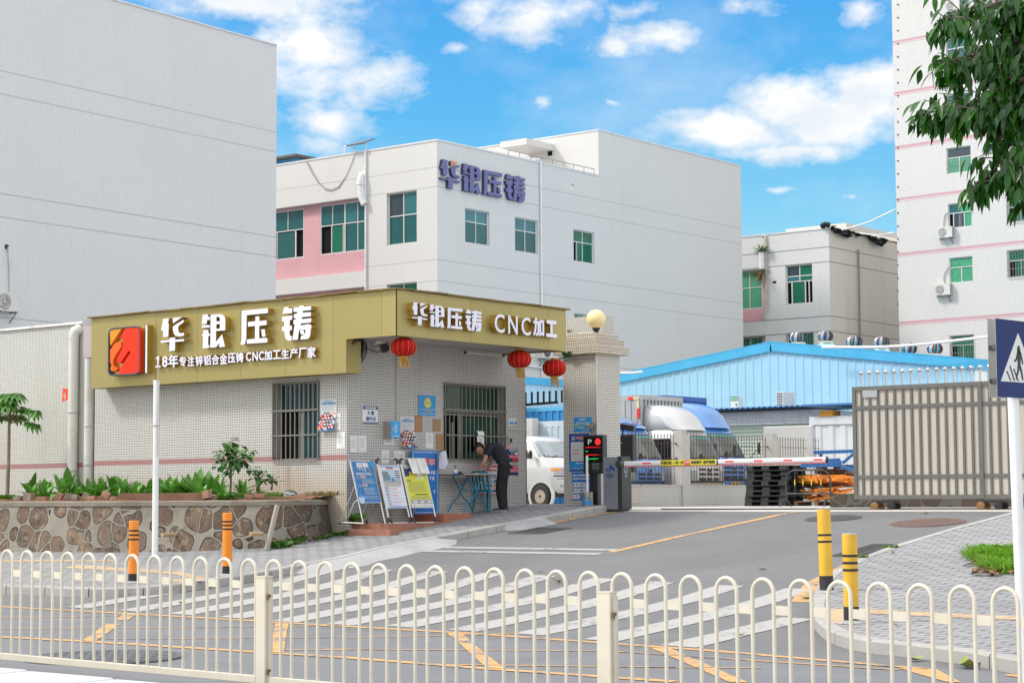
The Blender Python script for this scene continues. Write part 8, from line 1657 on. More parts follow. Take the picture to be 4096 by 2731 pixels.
# ---- air conditioner condenser (local model: front faces -Y, width along X)
ACW = mat('ac_white', (.60, .59, .56), .5, 0, .04, 3, dirt=.3, dcol=(.38, .36, .32)); ACG = mat('ac_grille', (.16, .165, .17), .5, .2)
def ac(loc, rz, lab, s_=1.0, bracket=True, grp='air conditioner condensers', hang=-1):
    t = thing('air_conditioner', lab, 'air conditioner', loc, grp, rz); t.scale = (s_, s_, s_); m_ = MB(); m_.box(-.42, .42, -.30, 0, 0, .56); m_.build('case', ACW, t, world=False, bevel=.012)
    m_ = MB(); m_.lathe((-.14, -.301, .28), [(.001, -.004), (.235, -.004), (.24, 0)], 26, 'y'); m_.build('fan', ACG, t, world=False); m_ = MB()
    for r_ in (.06, .11, .16, .21): m_.lathe((-.14, -.309, .28), [(r_-.006, 0), (r_, -.004), (r_+.006, 0)], 24, 'y')
    m_.lathe((-.14, -.312, .28), [(.04, .004), (.035, -.004), (.001, -.005)], 14, 'y'); m_.build('fan_guard', ACW, t, world=False)
    m_ = MB()
    for i in range(5):
        for j in range(3): m_.box(.4205, .424, -.27+.08*j, -.21+.08*j, .05+.1*i, .12+.1*i)
    m_.build('side_louvre', ACG, t, world=False)
    if bracket:
        m_ = MB()
        for x in (-.3, .3): m_.bar((x, .05, -.02), (x, -.34, -.02), .03); m_.bar((x, .04, -.36), (x, -.30, -.03), .025); m_.bar((x, .045, -.38), (x, .045, 0), .03)
        m_.build('bracket', mat('bracket_teal', (.07, .14, .16), .6), t, world=False)
    return t
p = onA(D(1803, 943), ST+.3); ac((p.x+.1, ST+.4, zt+.06), R(-90), 'white condenser standing on the blue sheet roof', .85, False)
# ---- background of the gap beside the van
bA_ = -36.5; e0, e1 = onB(D(1195, 873), bA_), onB(D(1310, 879), bA_); zt_ = (e0.z+e1.z)/2; t = thing('blue_lean_to', 'light blue corrugated lean-to behind the side gate', 'shed', (bA_, e0.y, fz)); m_ = MB(); yE = e1.y+.6; m_.box(bA_-3, bA_, 41, yE, fz, zt_-.1); y = 41.2
while y < yE-.1: m_.loft([[(bA_, y-.03, z), (bA_+.03, y-.015, z), (bA_+.03, y+.015, z), (bA_, y+.03, z)] for z in (fz, zt_-.12)]); y += .36
m_.build('wall', mat('lean_to_blue', (.42, .64, .78), .5, 0, .05, 1, dirt=.15, dcol=(.4, .5, .55), streak=True), t); m_ = MB(); m_.box(bA_-3, bA_+.06, 40.9, yE+.1, zt_-.12, zt_+.1); m_.build('eaves_trim', SHT, t)
def cont(lab, a, x0, x1, ytop, m, m2, grp=None):
    q0, q1 = onA(D(x0, ytop), a), onA(D(x1, ytop), a); zt = (q0.z+q1.z)/2; t = thing('container', lab, 'container', ((q0.x+q1.x)/2, a, fz)); m_ = MB(); m_.box(q0.x, q1.x, a, a+.9, fz, zt-.12); x = q0.x+.1
    while x < q1.x-.1: m_.box(x, x+.12, a-.03, a, fz, zt-.12); x += .26
    m_.build('box', m, t); m_ = MB(); m_.box(q0.x, q1.x, a-.04, a+.95, zt-.12, zt); m_.build('top_rail', m2, t)
cont('grey white corrugated container under the blue lean-to', 49.6, 1150, 1325, 905, TGR, MATS['box_grey']); cont('bright blue corrugated container behind the van', 46.6, 1150, 1325, 936, mat('cont_blue', (.04, .24, .52), .5, 0, .1, 2, dirt=.3, dcol=(.2, .4, .55), streak=True), mat('cont_blue2', (.10, .40, .62), .5, 0, .08, 2))
q = onA(zG2(120, 550), 40.2); m_ = MB(); qa, qb = onA(zG2(85, 548), 40.0), onA(zG2(205, 385), 40.0); m_.box(qa.x, qb.x, 40.0, 40.26, fz, qb.z); tag(m_.build('grey_cabinet', MATS['box_grey'], bevel=.02), 'tall pale grey cabinet behind the van roof', 'cabinet')
# rubble strip far beyond the sliding gate
m_ = MB(); m_.box(-20.6, 8, 37.5, 38.0, fz-.1, fz+.3); tag(m_.build('rubble_wall', STONE), 'low rubble wall seen under the sliding gate', 'wall')
# ================================================================== FACTORY BUILDINGS
def zat(fn, *p): return fn(p).z
MA = 61.0; mb0 = onA((1749, 900), MA).x
zTop = onA((1746, 563.4), MA).z; gz = [onA((1746.4, 667.9), MA).z, onA((1747.9, 745.4), MA).z, onA((1750.5, 1037), MA).z, onA((1751, 1122.2), MA).z]
per = gz[0]-gz[2]; gz += [g_-per for g_ in gz[2:]]+[g_-2*per for g_ in gz[2:]]
GRV = [(z-.022, z+.022, (.44, .44, .42)) for z in gz]
mEnd = onB((2966, 900), mb0).y; aT = onB((2394.6, 700), mb0).y; zTall = onB((2394.6, 523), mb0).z; mL = -92
MT = tile('tile_main', (.725, .715, .695), (.48, .475, .46), .052, .17, GRV, .13, (.34, .33, .30), .0, .05, patch=.10)
PINKW = mat('pink_render', (.60, .33, .36), .85, 0, .06, 1.2, dirt=.2, dcol=(.42, .27, .27), streak=True)
TEAL = glass('glass_teal', (.015, .11, .115), .05, .65); TEALL = glass('glass_teal_light', (.03, .17, .19), .06, .7); TEALD = glass('glass_slate', (.04, .06, .075), .08, .6); GREENG = glass('glass_green', (.01, .14, .08), .06, .5); GREENC = mat('curtain_green', (.05, .30, .16), .7, 0, .25, 5); GREENP = glass('glass_palegreen', (.08, .30, .18), .1, .5)
WF = mat('window_white', (.62, .62, .61), .5, .1, .04, 3, dirt=.2)
mbd = thing('factory_building', 'white tiled factory building with purple characters behind the guard house', 'building', (mb0-10, MA+10, fz))
zr5 = zf(1100, 600, 3.357); zb8 = zf(1000, 400, 1.1221); L5 = lambda x, y, a=MA: onA(zr5(x, y), a)
# left face with a recessed pink bay
wv = [('W', 1500, 1903, 563, 1258)]
h1 = (L5(1500, 900).x-mL, L5(1903, 900).x-mL, L5(1700, 1262).z-fz, L5(1700, 562).z-fz)
h1b = (h1[0], h1[1], h1[2]-per, h1[3]-per)
bayR = L5(1213, 1000).x-mL; bayT = L5(600, 712).z-fz; bayB = onA(D(740, 632), MA).z-fz
bay2 = (2.0, bayR, bayB-per, bayT-per)
m_ = MB(); facade(m_, (mL, MA, fz), X3, mb0-mL, zTop-fz, [h1, h1b, (2.0, bayR, bayB, bayT), bay2], .35); m_.build('left_wall', MT, mbd)
BK = MA+.30
for dz in (0, -per):
    wa = (L5(607, 1000, BK).x, mL+bayR-.02, L5(900, 1382, BK).z+dz, L5(900, 712, BK).z+dz); wb_r = L5(388, 1000, BK).x
    hA = (wa[0]-mL-2, wa[1]-mL-2, wa[2]-fz-bayB-dz, wa[3]-fz-bayB-dz); hB = (wb_r-2.7-mL-2, wb_r-mL-2, hA[2], hA[3])
    m_ = MB(); facade(m_, (mL+2, BK, fz+bayB+dz), X3, bayR-2, bayT-bayB, [hB, hA], .1); m_.build('pink_bay', PINKW, mbd)
    if dz == 0:
        window(mbd, (wa[0], BK, wa[2]), X3, wa[1]-wa[0], wa[3]-wa[2], [(.02, .25, .6, .98, TEAL), (.25, .5, .6, .98, TEAL), (.51, .76, .6, .98, TEALL), (.76, .98, .6, .98, TEAL), (.24, .48, .02, .55, GREENG), (.53, .76, .02, .56, TEAL), (.76, .98, .02, .57, TEAL)], [(.25, .58, .98, .8), (.5, .02, .98, 1.5), (.76, .02, .98, .8), (.23, .02, .57, 1), (.465, .02, .57, .8)], [.58], .06, TEAL, WF, fw=.05)
        window(mbd, (wb_r-2.7, BK, wa[2]), X3, 2.7, wa[3]-wa[2], [(.02, .34, .6, .98, TEAL), (.34, .66, .6, .98, TEAL), (.66, .98, .6, .98, TEAL), (.38, .76, .02, .55, TEAL)], [(.2, .02, .98, 1.2), (.62, .58, .98, .8), (.36, .02, .56, 1), (.8, .02, .56, 1.6)], [.58], .06, TEAL, WF, fw=.05)
window(mbd, (mL+h1[0], MA, fz+h1[2]), X3, h1[1]-h1[0], h1[3]-h1[2], [(.02, .5, .56, .98, TEALD), (.5, .98, .56, .98, TEALL), (.02, .5, .02, .55, TEAL), (.5, .98, .02, .55, TEAL)], [(.5, .02, .98, 1)], [.555], .18, TEAL, WF)
window(mbd, (mL+h1b[0], MA, fz+h1b[2]), X3, h1[1]-h1[0], h1[3]-h1[2], [(.02, .98, .02, .98, GREENG)], [(.5, .02, .98, 1)], [.555], .18, TEAL, WF)
# right face
RW_ = lambda x, y: onB(zb8(x, y), mb0)
hr = []
for x0, x1, yt, yb in ((966, 1075, 494, 648), (1190, 1293, 533, 686), (1453, 1546, 588, 730)):
    xm = (x0+x1)/2; hr.append((RW_(x0, yb).y-MA, RW_(x1, yb).y-MA, RW_(xm, yb).z-fz, RW_(xm, yt).z-fz))
q0, q1 = onB(zPl(118, 190), mb0), onB(zPl(270, 190), mb0); hr.append((q0.y-MA, q1.y-MA, q0.z-fz-1.2, onB(zPl(190, 172), mb0).z-fz))
small = [(RW_(1447, 388).y-MA-.12, RW_(1447, 388).y-MA+.12, RW_(1447, 388).z-fz-.12, RW_(1447, 388).z-fz+.12)]
m_ = MB(); facade(m_, (mb0, MA, fz), Y3, aT-MA, zTop-fz, hr+[h for h in small if h[1] < aT-MA], .2); m_.build('right_wall', MT, mbd)
m_ = MB(); m_.quad((mb0, aT, fz), (mb0, mEnd, fz), (mb0, mEnd, zTall), (mb0, aT, zTall)); m_.quad((mb0, aT, zTop-.9), (mb0-14, aT, zTop-.9), (mb0-14, aT, zTall), (mb0, aT, zTall)); m_.quad((mb0-14, aT, zTop-.9), (mb0-14, mEnd, zTop-.9), (mb0-14, mEnd, zTall), (mb0-14, aT, zTall)); m_.quad((mb0, mEnd, fz), (mL, mEnd, fz), (mL, mEnd, zTop), (mb0, mEnd, zTall)); m_.quad((mb0, aT, zTall-.02), (mb0, mEnd, zTall-.02), (mb0-14, mEnd, zTall-.02), (mb0-14, aT, zTall-.02)); m_.build('stair_block', MT, mbd)
m_ = MB(); m_.box(mL, mb0-.02, MA+.02, mEnd-.1, zTop-.95, zTop-.9); m_.build('roof', CONC, mbd)
m_ = MB(); m_.box(mL, mb0+.03, MA-.03, MA+.25, zTop+.001, zTop+.07); m_.box(mb0-.22, mb0+.03, MA+.251, aT-.01, zTop+.001, zTop+.07); m_.box(mb0-14, mb0+.03, aT-.03, aT+.2, zTall+.001, zTall+.06); m_.box(mb0-.2, mb0+.03, aT+.201, mEnd, zTall+.001, zTall+.06); m_.build('parapet_cap', mat('cap_tile', (.66, .66, .66), .5), mbd)
for i, h in enumerate(hr):
    g1, g2 = (TEALL, TEAL) if i < 2 else (GREENG, GREENG)
    window(mbd, (mb0, MA+h[0], fz+h[2]), Y3, h[1]-h[0], h[3]-h[2], [(.02, .5, .64, .98, g1), (.5, .98, .64, .98, g1), (.02 if i != 2 else .22, .5, .02, .62, g2), (.5, .98, .02, .62, g2)], [(.5, .02, .98, 1)]+([(.22, .02, .62, 1)] if i == 2 else []), [.63], .14, TEAL, WF)
# balcony slab of the stair block and its little window
zA1 = zf(1700, 480, 3.92); s0, s1_ = onA(zA1(1335, 480), aT), onA(zA1(1750, 320), aT)
e0 = onA(zA1(1180, 400), aT-2.2); e1 = onA(zA1(1590, 330), aT-2.2); zt_s = onA(zA1(1400, 312), aT-2.2).z; zb_s = onA(zA1(1400, 412), aT-2.2).z
m_ = MB(); m_.box(e0.x, e1.x, aT-2.2, aT-.001, zb_s, zt_s); m_.build('balcony_slab', MT, mbd)
p0, p1 = onA(zA1(1927, 568), aT), onA(zA1(1995, 488), aT); m_ = MB(); m_.box(p0.x, p1.x, aT-.02, aT-.005, p0.z, p1.z); m_.build('vent_opening', DARK, mbd)  # the hole's shade is only a dark plate on the wall
# roof railing, pipes, roof lamp, cable
m_ = MB(); yA, yB = onB(zA1(1340, 560), mb0).y, aT-.2; m_.tube([(mb0-.12, yA, zTop+.32), (mb0-.12, yB, zTop+.32)], .02, 5)
for k in range(9): y = yA+(yB-yA)*k/8; m_.tube([(mb0-.12, y, zTop+.06), (mb0-.12, y, zTop+.32)], .016, 5)
m_.build('roof_railing', mat('rail_grey', (.25, .25, .25), .5, .5), mbd)
PW = mat('pvc_white', (0, 0, 0)); pp1 = onB(zA1(1797, 800), mb0)
t = thing('drain_pipe', 'thin white drain pipe down the right face of the factory building', 'pipe', (mb0+.06, pp1.y, EYE+3)); m_ = MB(); m_.tube([(mb0-.25, pp1.y-.5, zTop+.12), (mb0+.02, pp1.y-.06, zTop+.15), (mb0+.06, pp1.y, zTop+.1), (mb0+.06, pp1.y, fz+1)], .055, 8); m_.build('tube', PW, t, smooth=True)
p = L5(1188, 380); pz2 = L5(1188, 620).z; t = thing('drain_pipe', 'short fat white overflow pipe at the bay of the factory building', 'pipe', (p.x, MA-.12, pz2)); m_ = MB(); m_.tube([(p.x+.05, MA, p.z+.12), (p.x, MA-.13, p.z+.1), (p.x, MA-.15, p.z), (p.x, MA-.15, pz2), (p.x+.18, MA-.12, pz2-.4)], .16, 12); m_.build('tube', PW, t, smooth=True); m_ = MB(); m_.lathe((p.x, MA-.15, p.z-.2), [(.165, -.12), (.19, -.12), (.19, .12), (.165, .12)], 14); m_.build('collar', PW, t)
p = L5(1217, 300); t = thing('drain_pipe', 'thin white pipe down the left face beside the pink bay', 'pipe', (p.x+.06, MA-.05, EYE)); m_ = MB(); m_.tube([(p.x+.05, MA-.06, zTop+.1), (p.x+.05, MA-.06, fz+1)], .045, 8); m_.build('tube', PW, t, smooth=True)
CABL = mat('cable_grey', (.30, .30, .30), .7)
m_ = MB()
for o_ in (0, 18): m_.tube([L5(420+o_, 160, MA-.03), L5(490+o_, 300, MA-.03), L5(580+o_*.8, 440, MA-.03), L5(680, 535-o_, MA-.03), L5(760, 550-o_, MA-.03), L5(860-o_*.3, 500-o_*.5, MA-.03), L5(960, 340, MA-.03), L5(1030, 180, MA-.03), L5(1072, 55, MA-.03)], .012, 5)
tag(m_.build('hanging_cable', CABL), 'pair of thin cables sagging over the left face below the roof edge', 'cable')
p = L5(1075, 30, MA+.1); t = thing('roof_lamp', 'small solar lamp with a tilted panel on the factory roof edge', 'lamp', (p.x, MA+.1, zTop+.07)); m_ = MB()
qa, qb = L5(932, 60, MA+.1), L5(1215, 20, MA+.1); zf_ = onA(D(815, 333), MA+.1).z
for x in (qa.x, qb.x): m_.tube([(x, MA+.1, zTop-.2), (x, MA+.1, zf_)], .03, 6)
m_.tube([(qa.x, MA+.1, zf_), (qb.x, MA+.1, zf_)], .03, 6); m_.tube([(p.x, MA+.1, zTop), (p.x, MA+.1, zf_-.1)], .035, 6); m_.build('post', PW, t); m_ = MB(); m_.obox((qa.x+.5, MA-.3, zf_-.12), (qb.x-qa.x-.4, 0, .0), (0, .9, .35), (0, -.02, .05)); m_.build('panel', mat('panel_grey', (.12, .13, .15), .3), t)
q0, q1 = onA(D(636, 366), 72), onA(D(694, 367), 72); t = thing('roof_shed', 'blue sheet shed corner on the roof behind the left building', 'shed', (q0.x, 72, zTop)); m_ = MB(); m_.box(q0.x-6, q1.x-.4, 72, 75, zTop-.9, q0.z-.1); m_.build('wall', mat('cont_blue', (0, 0, 0)), t); m_ = MB(); m_.box(q0.x-6, q1.x, 71.5, 76, q0.z-.1, q0.z+.02); m_.build('roof', mat('roof_dark', (.10, .09, .08), .7), t)
# purple characters
PUR = mat('letter_purple', (.115, .12, .29), .4, 0, .05, 2, coat=.2); PURS = mat('letter_purple_side', (.04, .045, .13), .5); TRI = mat('letter_orange', (.72, .22, .10), .4)
sg = thing('wall_sign', 'four purple characters high on the right face of the factory building', 'sign', (mb0+.1, MA+6, zTop-2))
for k, x0, x1, yt, yb in (('hua', 255, 548, 643, 1073), ('yin', 597, 875, 707, 1130), ('ya', 915, 1212, 808, 1193), ('zhu', 1270, 1573, 873, 1268)):
    xm = (x0+x1)/2; q0, q1 = onB(zA1(x0, 900), mb0+.15), onB(zA1(x1, 900), mb0+.15); sign_letter(sg, k, (mb0, 0, 0), Y3, X3, (q0.y, q1.y, onB(zA1(xm, yb), mb0+.15).z, onB(zA1(xm, yt), mb0+.15).z), .15, PUR, PURS, 'tri')
p = onB((1480+1990/2.868, 1320+285/2.868), mb0); ac((mb0, p.y, p.z-.2), R(90), 'white condenser on teal brackets, seen under the canopy', 1.15)
m_ = MB(); m_.tube([onB(zf(2080, 1380, 6.532)(180, 535), mb0+.1), onB(zf(2080, 1380, 6.532)(600, 595), mb0+.1), onB(zf(2080, 1380, 6.532)(1195, 650), mb0+.1)], .05, 6); m_.tube([onB(zf(2080, 1380, 6.532)(610, 600), mb0+.1), onB(zf(2080, 1380, 6.532)(655, 930), mb0+.1)], .05, 6); tag(m_.build('white_pipe', PW), 'white pipe with a branch on the factory wall behind the lanterns', 'pipe')
# ---- left building
LBd = Vector((-math.sin(R(3.0)), math.cos(R(3.0)), 0)); rr_ = ray0(1106, 400); LB1 = f2w(rr_*(74/rr_.y)); LB1.z = 0; LBn = LBd.cross(Z3)
onL = lambda p: onP(p, LB1, LBn)
lz = onL((1106, 183.7)).z; lg = [onL((1109.7, 531.1)).z, onL((1109.7, 609.7)).z]; g3 = onL((20, 777)).z; pl = lg[0]-g3; lg += [g3, g3-(lg[0]-lg[1]), g3-pl]
LT = tile('tile_left', (.70, .69, .685), (.47, .47, .475), .060, .18, [(z-.022, z+.022, (.40, .40, .38)) for z in lg], .10, (.34, .35, .36), 0, .06, patch=.1)
t = thing('left_building', 'tall blank white tiled building at the left edge', 'building', LB1+Z3*fz)
Pn = LB1-LBd*34; Vb = -X3*20
m_ = MB(); m_.quad(Pn+Z3*fz, LB1+Z3*fz, LB1+Z3*lz, Pn+Z3*lz); m_.quad(LB1+Z3*fz, LB1+Vb+Z3*fz, LB1+Vb+Z3*lz, LB1+Z3*lz); m_.quad(Pn+Vb+Z3*fz, Pn+Z3*fz, Pn+Z3*lz, Pn+Vb+Z3*lz); m_.quad(Pn+Z3*lz, LB1+Z3*lz, LB1+Vb+Z3*lz, Pn+Vb+Z3*lz); m_.build('wall', LT, t)
m_ = MB(); m_.obox(Pn-LBn*.2+Z3*(lz+.001), LBd*34, LBn*.24, Z3*.05); m_.build('parapet_cap', MATS['cap_tile'], t)
p = onL(D(4, 716)); ac(Vector((p.x, p.y, p.z)), R(93), 'white condenser on a bracket at the left edge, on the blank white wall', 1.1)
h_ = [onL(D(x, y))+LBn*.06 for x, y in ((15, 568), (19, 580), (21, 620), (22, 660), (20, 700))]; m_ = MB(); m_.tube(h_, .04, 6); tag(m_.build('hose', mat('hose_white', (.6, .6, .6), .6)), 'pale insulated hose above the condenser at the left edge', 'hose'); m_ = MB(); p = onL(D(15, 567)); m_.ball(p, .09, 8); tag(m_.build('hose_bracket', BLACKP), 'black bracket at the top of the pale hose', 'bracket')
# ---- right tower
TA = R(4.47); Td = Vector((math.cos(TA), -math.sin(TA), 0)); Tn = Td.cross(Z3); r_ = ray0(3581, 640); T0 = f2w(r_*(100/r_.y)); T0.z = 0
onT_ = lambda p: onP(p, T0, Tn)
Tu = lambda q: (q-T0).dot(Td)
tz = [onT_(p).z for p in ((3576, 174), (3578, 379), (3579, 595), (3581, 803), (3584, 1023), (3589, 1297))]; tz = [2*tz[0]-tz[1]+0, ]+tz
tz = [tz[0]+(tz[0]-tz[1])*k for k in (3, 2, 1)]+tz; tb = []
for z in tz: tb += [(z-.02, z+.125, (.62, .27, .33)), (z-.10, z-.06, (.62, .30, .36))]
TT = tile('tile_tower', (.70, .685, .67), (.42, .41, .40), .06, .17, tb, .12, (.36, .33, .30), .0, .05, patch=.05)
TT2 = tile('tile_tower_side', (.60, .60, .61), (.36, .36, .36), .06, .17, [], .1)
tw = thing('right_tower', 'tall white tiled apartment block with pink bands at the right edge', 'building', T0+Z3*fz)
zt7 = zf(3400, 0, 1.96); zt8 = zf(2900, 800, 1.9666); TW, THt = 34.0, 40.0
wins = [(zt8, 1754, 1940, 22, 217, 'c'), (zt8, 1764, 1948, 448, 650, 'g'), (zt8, 1774, 1960, 1062, 1262, 'b'), (zt7, 757, 948, 1152, 1355, 'p'), (zt7, 755, 940, 735, 925, 't'), (zt7, 752, 935, 295, 500, 't'), (zt7, 752, 930, -90, 110, 'b'),
        (zt8, 2220, 2420, -25, 168, 'b'), (zt8, 2224, 2424, 390, 602, 'b'), (zt7, 1205, 1400, 715, 910, 'b'), (zt7, 1200, 1395, 280, 480, 'b'), (zt8, 2232, 2430, 1010, 1210, 'b')]
H = []
for z_, x0, x1, yt, yb, k in wins:
    xm = (x0+x1)/2; H.append((Tu(onT_(z_(x0, (yt+yb)/2))), Tu(onT_(z_(x1, (yt+yb)/2))), onT_(z_(xm, yb)).z-fz, onT_(z_(xm, yt)).z-fz))
T0z = T0+Z3*fz; m_ = MB(); facade(m_, T0z, Td, TW, THt, H, .15); m_.build('front_wall', TT, tw)
m_ = MB(); Bk = -Tn*18; m_.quad(T0z, T0z+Bk, T0z+Bk+Z3*THt, T0z+Z3*THt); m_.quad(T0z+Td*TW, T0z+Td*TW+Bk, T0z+Td*TW+Bk+Z3*THt, T0z+Td*TW+Z3*THt); m_.quad(T0z+Z3*THt, T0z+Td*TW+Z3*THt, T0z+Td*TW+Bk+Z3*THt, T0z+Bk+Z3*THt); m_.build('side_wall', TT2, tw)
CUR = mat('curtain_pale', (.45, .50, .50), .8)
for h, w_ in zip(H, wins):
    k = w_[-1]; O = T0z+Td*h[0]+Z3*h[2]; ww, hh = h[1]-h[0], h[3]-h[2]
    if k == 'g': P_ = [(.02, .98, .62, .98, GREENC), (.02, .5, .02, .6, GREENC), (.5, .98, .02, .6, GREENC)]
    elif k == 'c': P_ = [(.02, .5, .62, .98, TEAL), (.5, .98, .62, .98, GREENC), (.2, .66, .02, .6, TEALD), (.42, .58, .02, .58, CUR), (.66, .98, .02, .6, GREENC)]
    elif k == 'p': P_ = [(.02, .98, .62, .98, TEALD), (.02, .5, .02, .6, GREENP), (.5, .98, .02, .6, GREENP)]
    elif k == 't': P_ = [(.02, .98, .62, .98, TEAL), (.02, .98, .02, .6, TEAL)]
    else: P_ = [(.02, .98, .62, .98, GREENG), (.25, .98, .02, .6, GREENG)]
    window(tw, O, Td, ww, hh, P_, [(.5, .02, .62, 1)] if k != 'c' else [(.2, .02, .62, 1), (.66, .02, .62, 1)], [.61], .12, TEAL, WF, bars=(9 if k == 'b' else 0), rails=((.3, .62) if k == 'b' else ()), proud=.08)
    if k == 'p':
        b_ = MB(); [b_.obox(O+Z3*(hh*q)+Tn*.03, Td*ww, Tn*.03, Z3*.03) for q in (.18, .42)]; b_.build('window_rails', BARS, tw)
for x, y, s_, lab in ((1753, 300, 1.0, 'white condenser under the open window of the right tower'), (1735, 752, 1.05, 'white condenser under the green curtained window of the right tower')):
    p = onT_(zt8(x, y)); ac(p, -TA, lab, s_)
p = onT_(zt7(825, 95)); ac(p, -TA, 'white condenser high on the right tower beside the leaves', 1.0)
for pts, lab in ((((1750, 100), (1732, 130), (1726, 180), (1725, 228)), 'grey hose curving from the open window to its condenser'), (((1765, 530), (1738, 570), (1725, 610), (1735, 670)), 'grey hose curving from the green curtained window to its condenser')):
    m_ = MB(); m_.tube([onT_(zt8(*q))+Tn*.06 for q in pts], .025, 6); tag(m_.build('hose', CABL), lab, 'hose')
m_ = MB()
for k in range(24): q = onT_((3590, 20+k*52)); m_.obox(q-Z3*.03, Td*.06, Tn*.05, Z3*.06)
m_.build('wall_pegs', BLACKP, tw)
# ---- low building between
r_ = ray0(3317, 1000); B0 = f2w(r_*(101/r_.y)); bb, ba = B0.x, B0.y
Q8 = lambda x, y: onA(zt8(x, y), ba)
b4z = Q8(815, 226).z; bg_ = [Q8(822, y).z for y in (368, 484, 912, 1030)]; b4g = [(z-.03, z+.03, (.20, .20, .20)) for z in bg_]
B4 = tile('tile_low', (.75, .745, .73), (.38, .38, .38), .06, .17, b4g, .15, (.36, .34, .30)); B4R = tile('tile_low_side', (.70, .64, .55), (.5, .46, .40), .06, .14, b4g, .32, (.30, .24, .17), .25, .04, patch=.02)
t = thing('low_building', 'three storey white and tan building between the factory and the right tower', 'building', (bb-8, ba+5, fz)); lft = bb-16
hw = [(Q8(478, 700).x-lft, Q8(688, 700).x-lft, Q8(583, 818).z-fz, Q8(583, 508).z-fz), (Q8(487, 1100).x-lft, Q8(697, 1100).x-lft, Q8(590, 1350).z-fz, Q8(590, 1045).z-fz)]
by = (Q8(100, 700).x-lft-3, Q8(310, 700).x-lft, Q8(230, 955).z-fz, Q8(230, 545).z-fz); by2 = (by[0], by[1], Q8(230, 1480).z-fz, Q8(230, 1075).z-fz)
m_ = MB(); facade(m_, (lft, ba, fz), X3, bb-lft, b4z-fz, hw+[by, by2], .25); m_.build('left_wall', B4, t)
m_ = MB(); m_.quad((bb, ba, fz), (bb, ba+16, fz), (bb, ba+16, b4z), (bb, ba, b4z)); m_.quad((lft, ba, b4z-.5), (bb, ba, b4z-.5), (bb, ba+16, b4z-.5), (lft, ba+16, b4z-.5)); m_.build('right_wall', B4R, t)
window(t, (lft+hw[0][0], ba, fz+hw[0][2]), X3, hw[0][1]-hw[0][0], hw[0][3]-hw[0][2], [(.02, .5, .72, .98, TEALD), (.5, .98, .6, .98, GREENG), (.02, .5, .6, .7, TEALL), (.22, .68, .02, .55, GREENG)], [(.5, .58, .98, 1), (.2, .02, .58, 1.2), (.7, .02, .58, 1.2), (.84, .02, .58, 1)], [.58, .715], .15, TEAL, WF, fw=.06)
window(t, (lft+hw[1][0], ba, fz+hw[1][2]), X3, hw[1][1]-hw[1][0], hw[1][3]-hw[1][2], [(.5, .98, .02, .98, GREENG), (.02, .5, .02, .98, TEALD)], [(.5, .02, .98, 1)], [.58], .15, TEAL, WF, bars=10, proud=.05)
for b_, kk in ((by, 0), (by2, 1)):
    y0 = fz+b_[2]; wz0 = y0+(b_[3]-b_[2])*(.25 if kk == 0 else .25); wr_ = Q8(298, 700).x; m_ = MB(); facade(m_, (lft+b_[0], ba+.22, y0), X3, b_[1]-b_[0], b_[3]-b_[2], [(b_[1]-b_[0]-.25-3.2, b_[1]-b_[0]-.25, wz0-y0, b_[3]-b_[2]-.02)], .1); m_.build('pink_bay', PINKW, t)
    window(t, (lft+b_[1]-.25-3.2, ba+.22, wz0), X3, 3.2, b_[3]-b_[2]-.02-(wz0-y0), [(.02, .25, .02, .98, GREENP), (.25, .5, .02, .98, GREENP), (.5, .74, .02, .98, GREENP if kk == 0 else GREENG), (.76, .98, .02, .98, GREENP if kk == 0 else GREENG)], [(.25, .02, .98, 1), (.5, .02, .98, 1.3), (.75, .02, .98, 1)], [.55], .05, TEAL, WF, bars=(12 if kk else 0), proud=.08)
m_ = MB(); m_.box(lft, bb+.04, ba-.04, ba+.2, b4z+.001, b4z+.06); m_.build('parapet_cap', MATS['cap_tile'], t)
m_ = MB(); m_.box(Q8(377, 650).x, Q8(403, 650).x, ba-.01, ba+.01, Q8(390, 655).z, Q8(390, 638).z); m_.build('vent_opening', DARK, t)  # dark plate painted as the shade of a small hole
pr = lambda x, y: onB(zt8(x, y), bb)
for xx in (1038, 1046): m_ = MB(); m_.tube([pr(xx, 390)+X3*.06, pr(xx+8, 800)+X3*.06, pr(xx+12, 1100)+X3*.06], .03, 6); m_.build('wall_pipe', mat('pipe_grey', (.30, .29, .28), .6), t)
p1_ = Q8(322, 285)-Y3*.06; p2_ = Q8(330, 600)-Y3*.06; t2 = thing('drain_pipe', 'old grey drain pipe on the left face of the low building', 'pipe', p2_); m_ = MB(); m_.tube([p1_-X3*.15, p1_, p2_, Q8(330, 850)-Y3*.06, Q8(312, 930)-Y3*.06], .09, 8); m_.build('tube', mat('pipe_old', (.45, .42, .38), .8, dirt=.4), t2, smooth=True); m_ = MB(); m_.tube([Q8(300, 415)-Y3*.15, Q8(303, 545)-Y3*.15], .16, 10); m_.build('stub', PW, t2, smooth=True)
for x, y, m3, lab in ((300, 412, DRY, 'dry plant growing at the top of the old drain pipe'), (290, 560, DRY, 'dry plant hanging below the old drain pipe stub')):
    q = Q8(x, y)-Y3*.2; mb = MB(); mb.fixn = False
    for i in range(90): a = random.random()*6.28; leaf(mb, q, (math.cos(a), math.sin(a)*.4, random.uniform(.1, 1) if y < 500 else random.uniform(-1, .2)), random.uniform(.4, .8), .05, .2, .1, 3)
    tag(mb.build('wall_plant', m3 if y > 500 else DGREEN), lab, 'plant')
NET = mat('net_black', (.012, .015, .018), .9, 0, .4, 6)
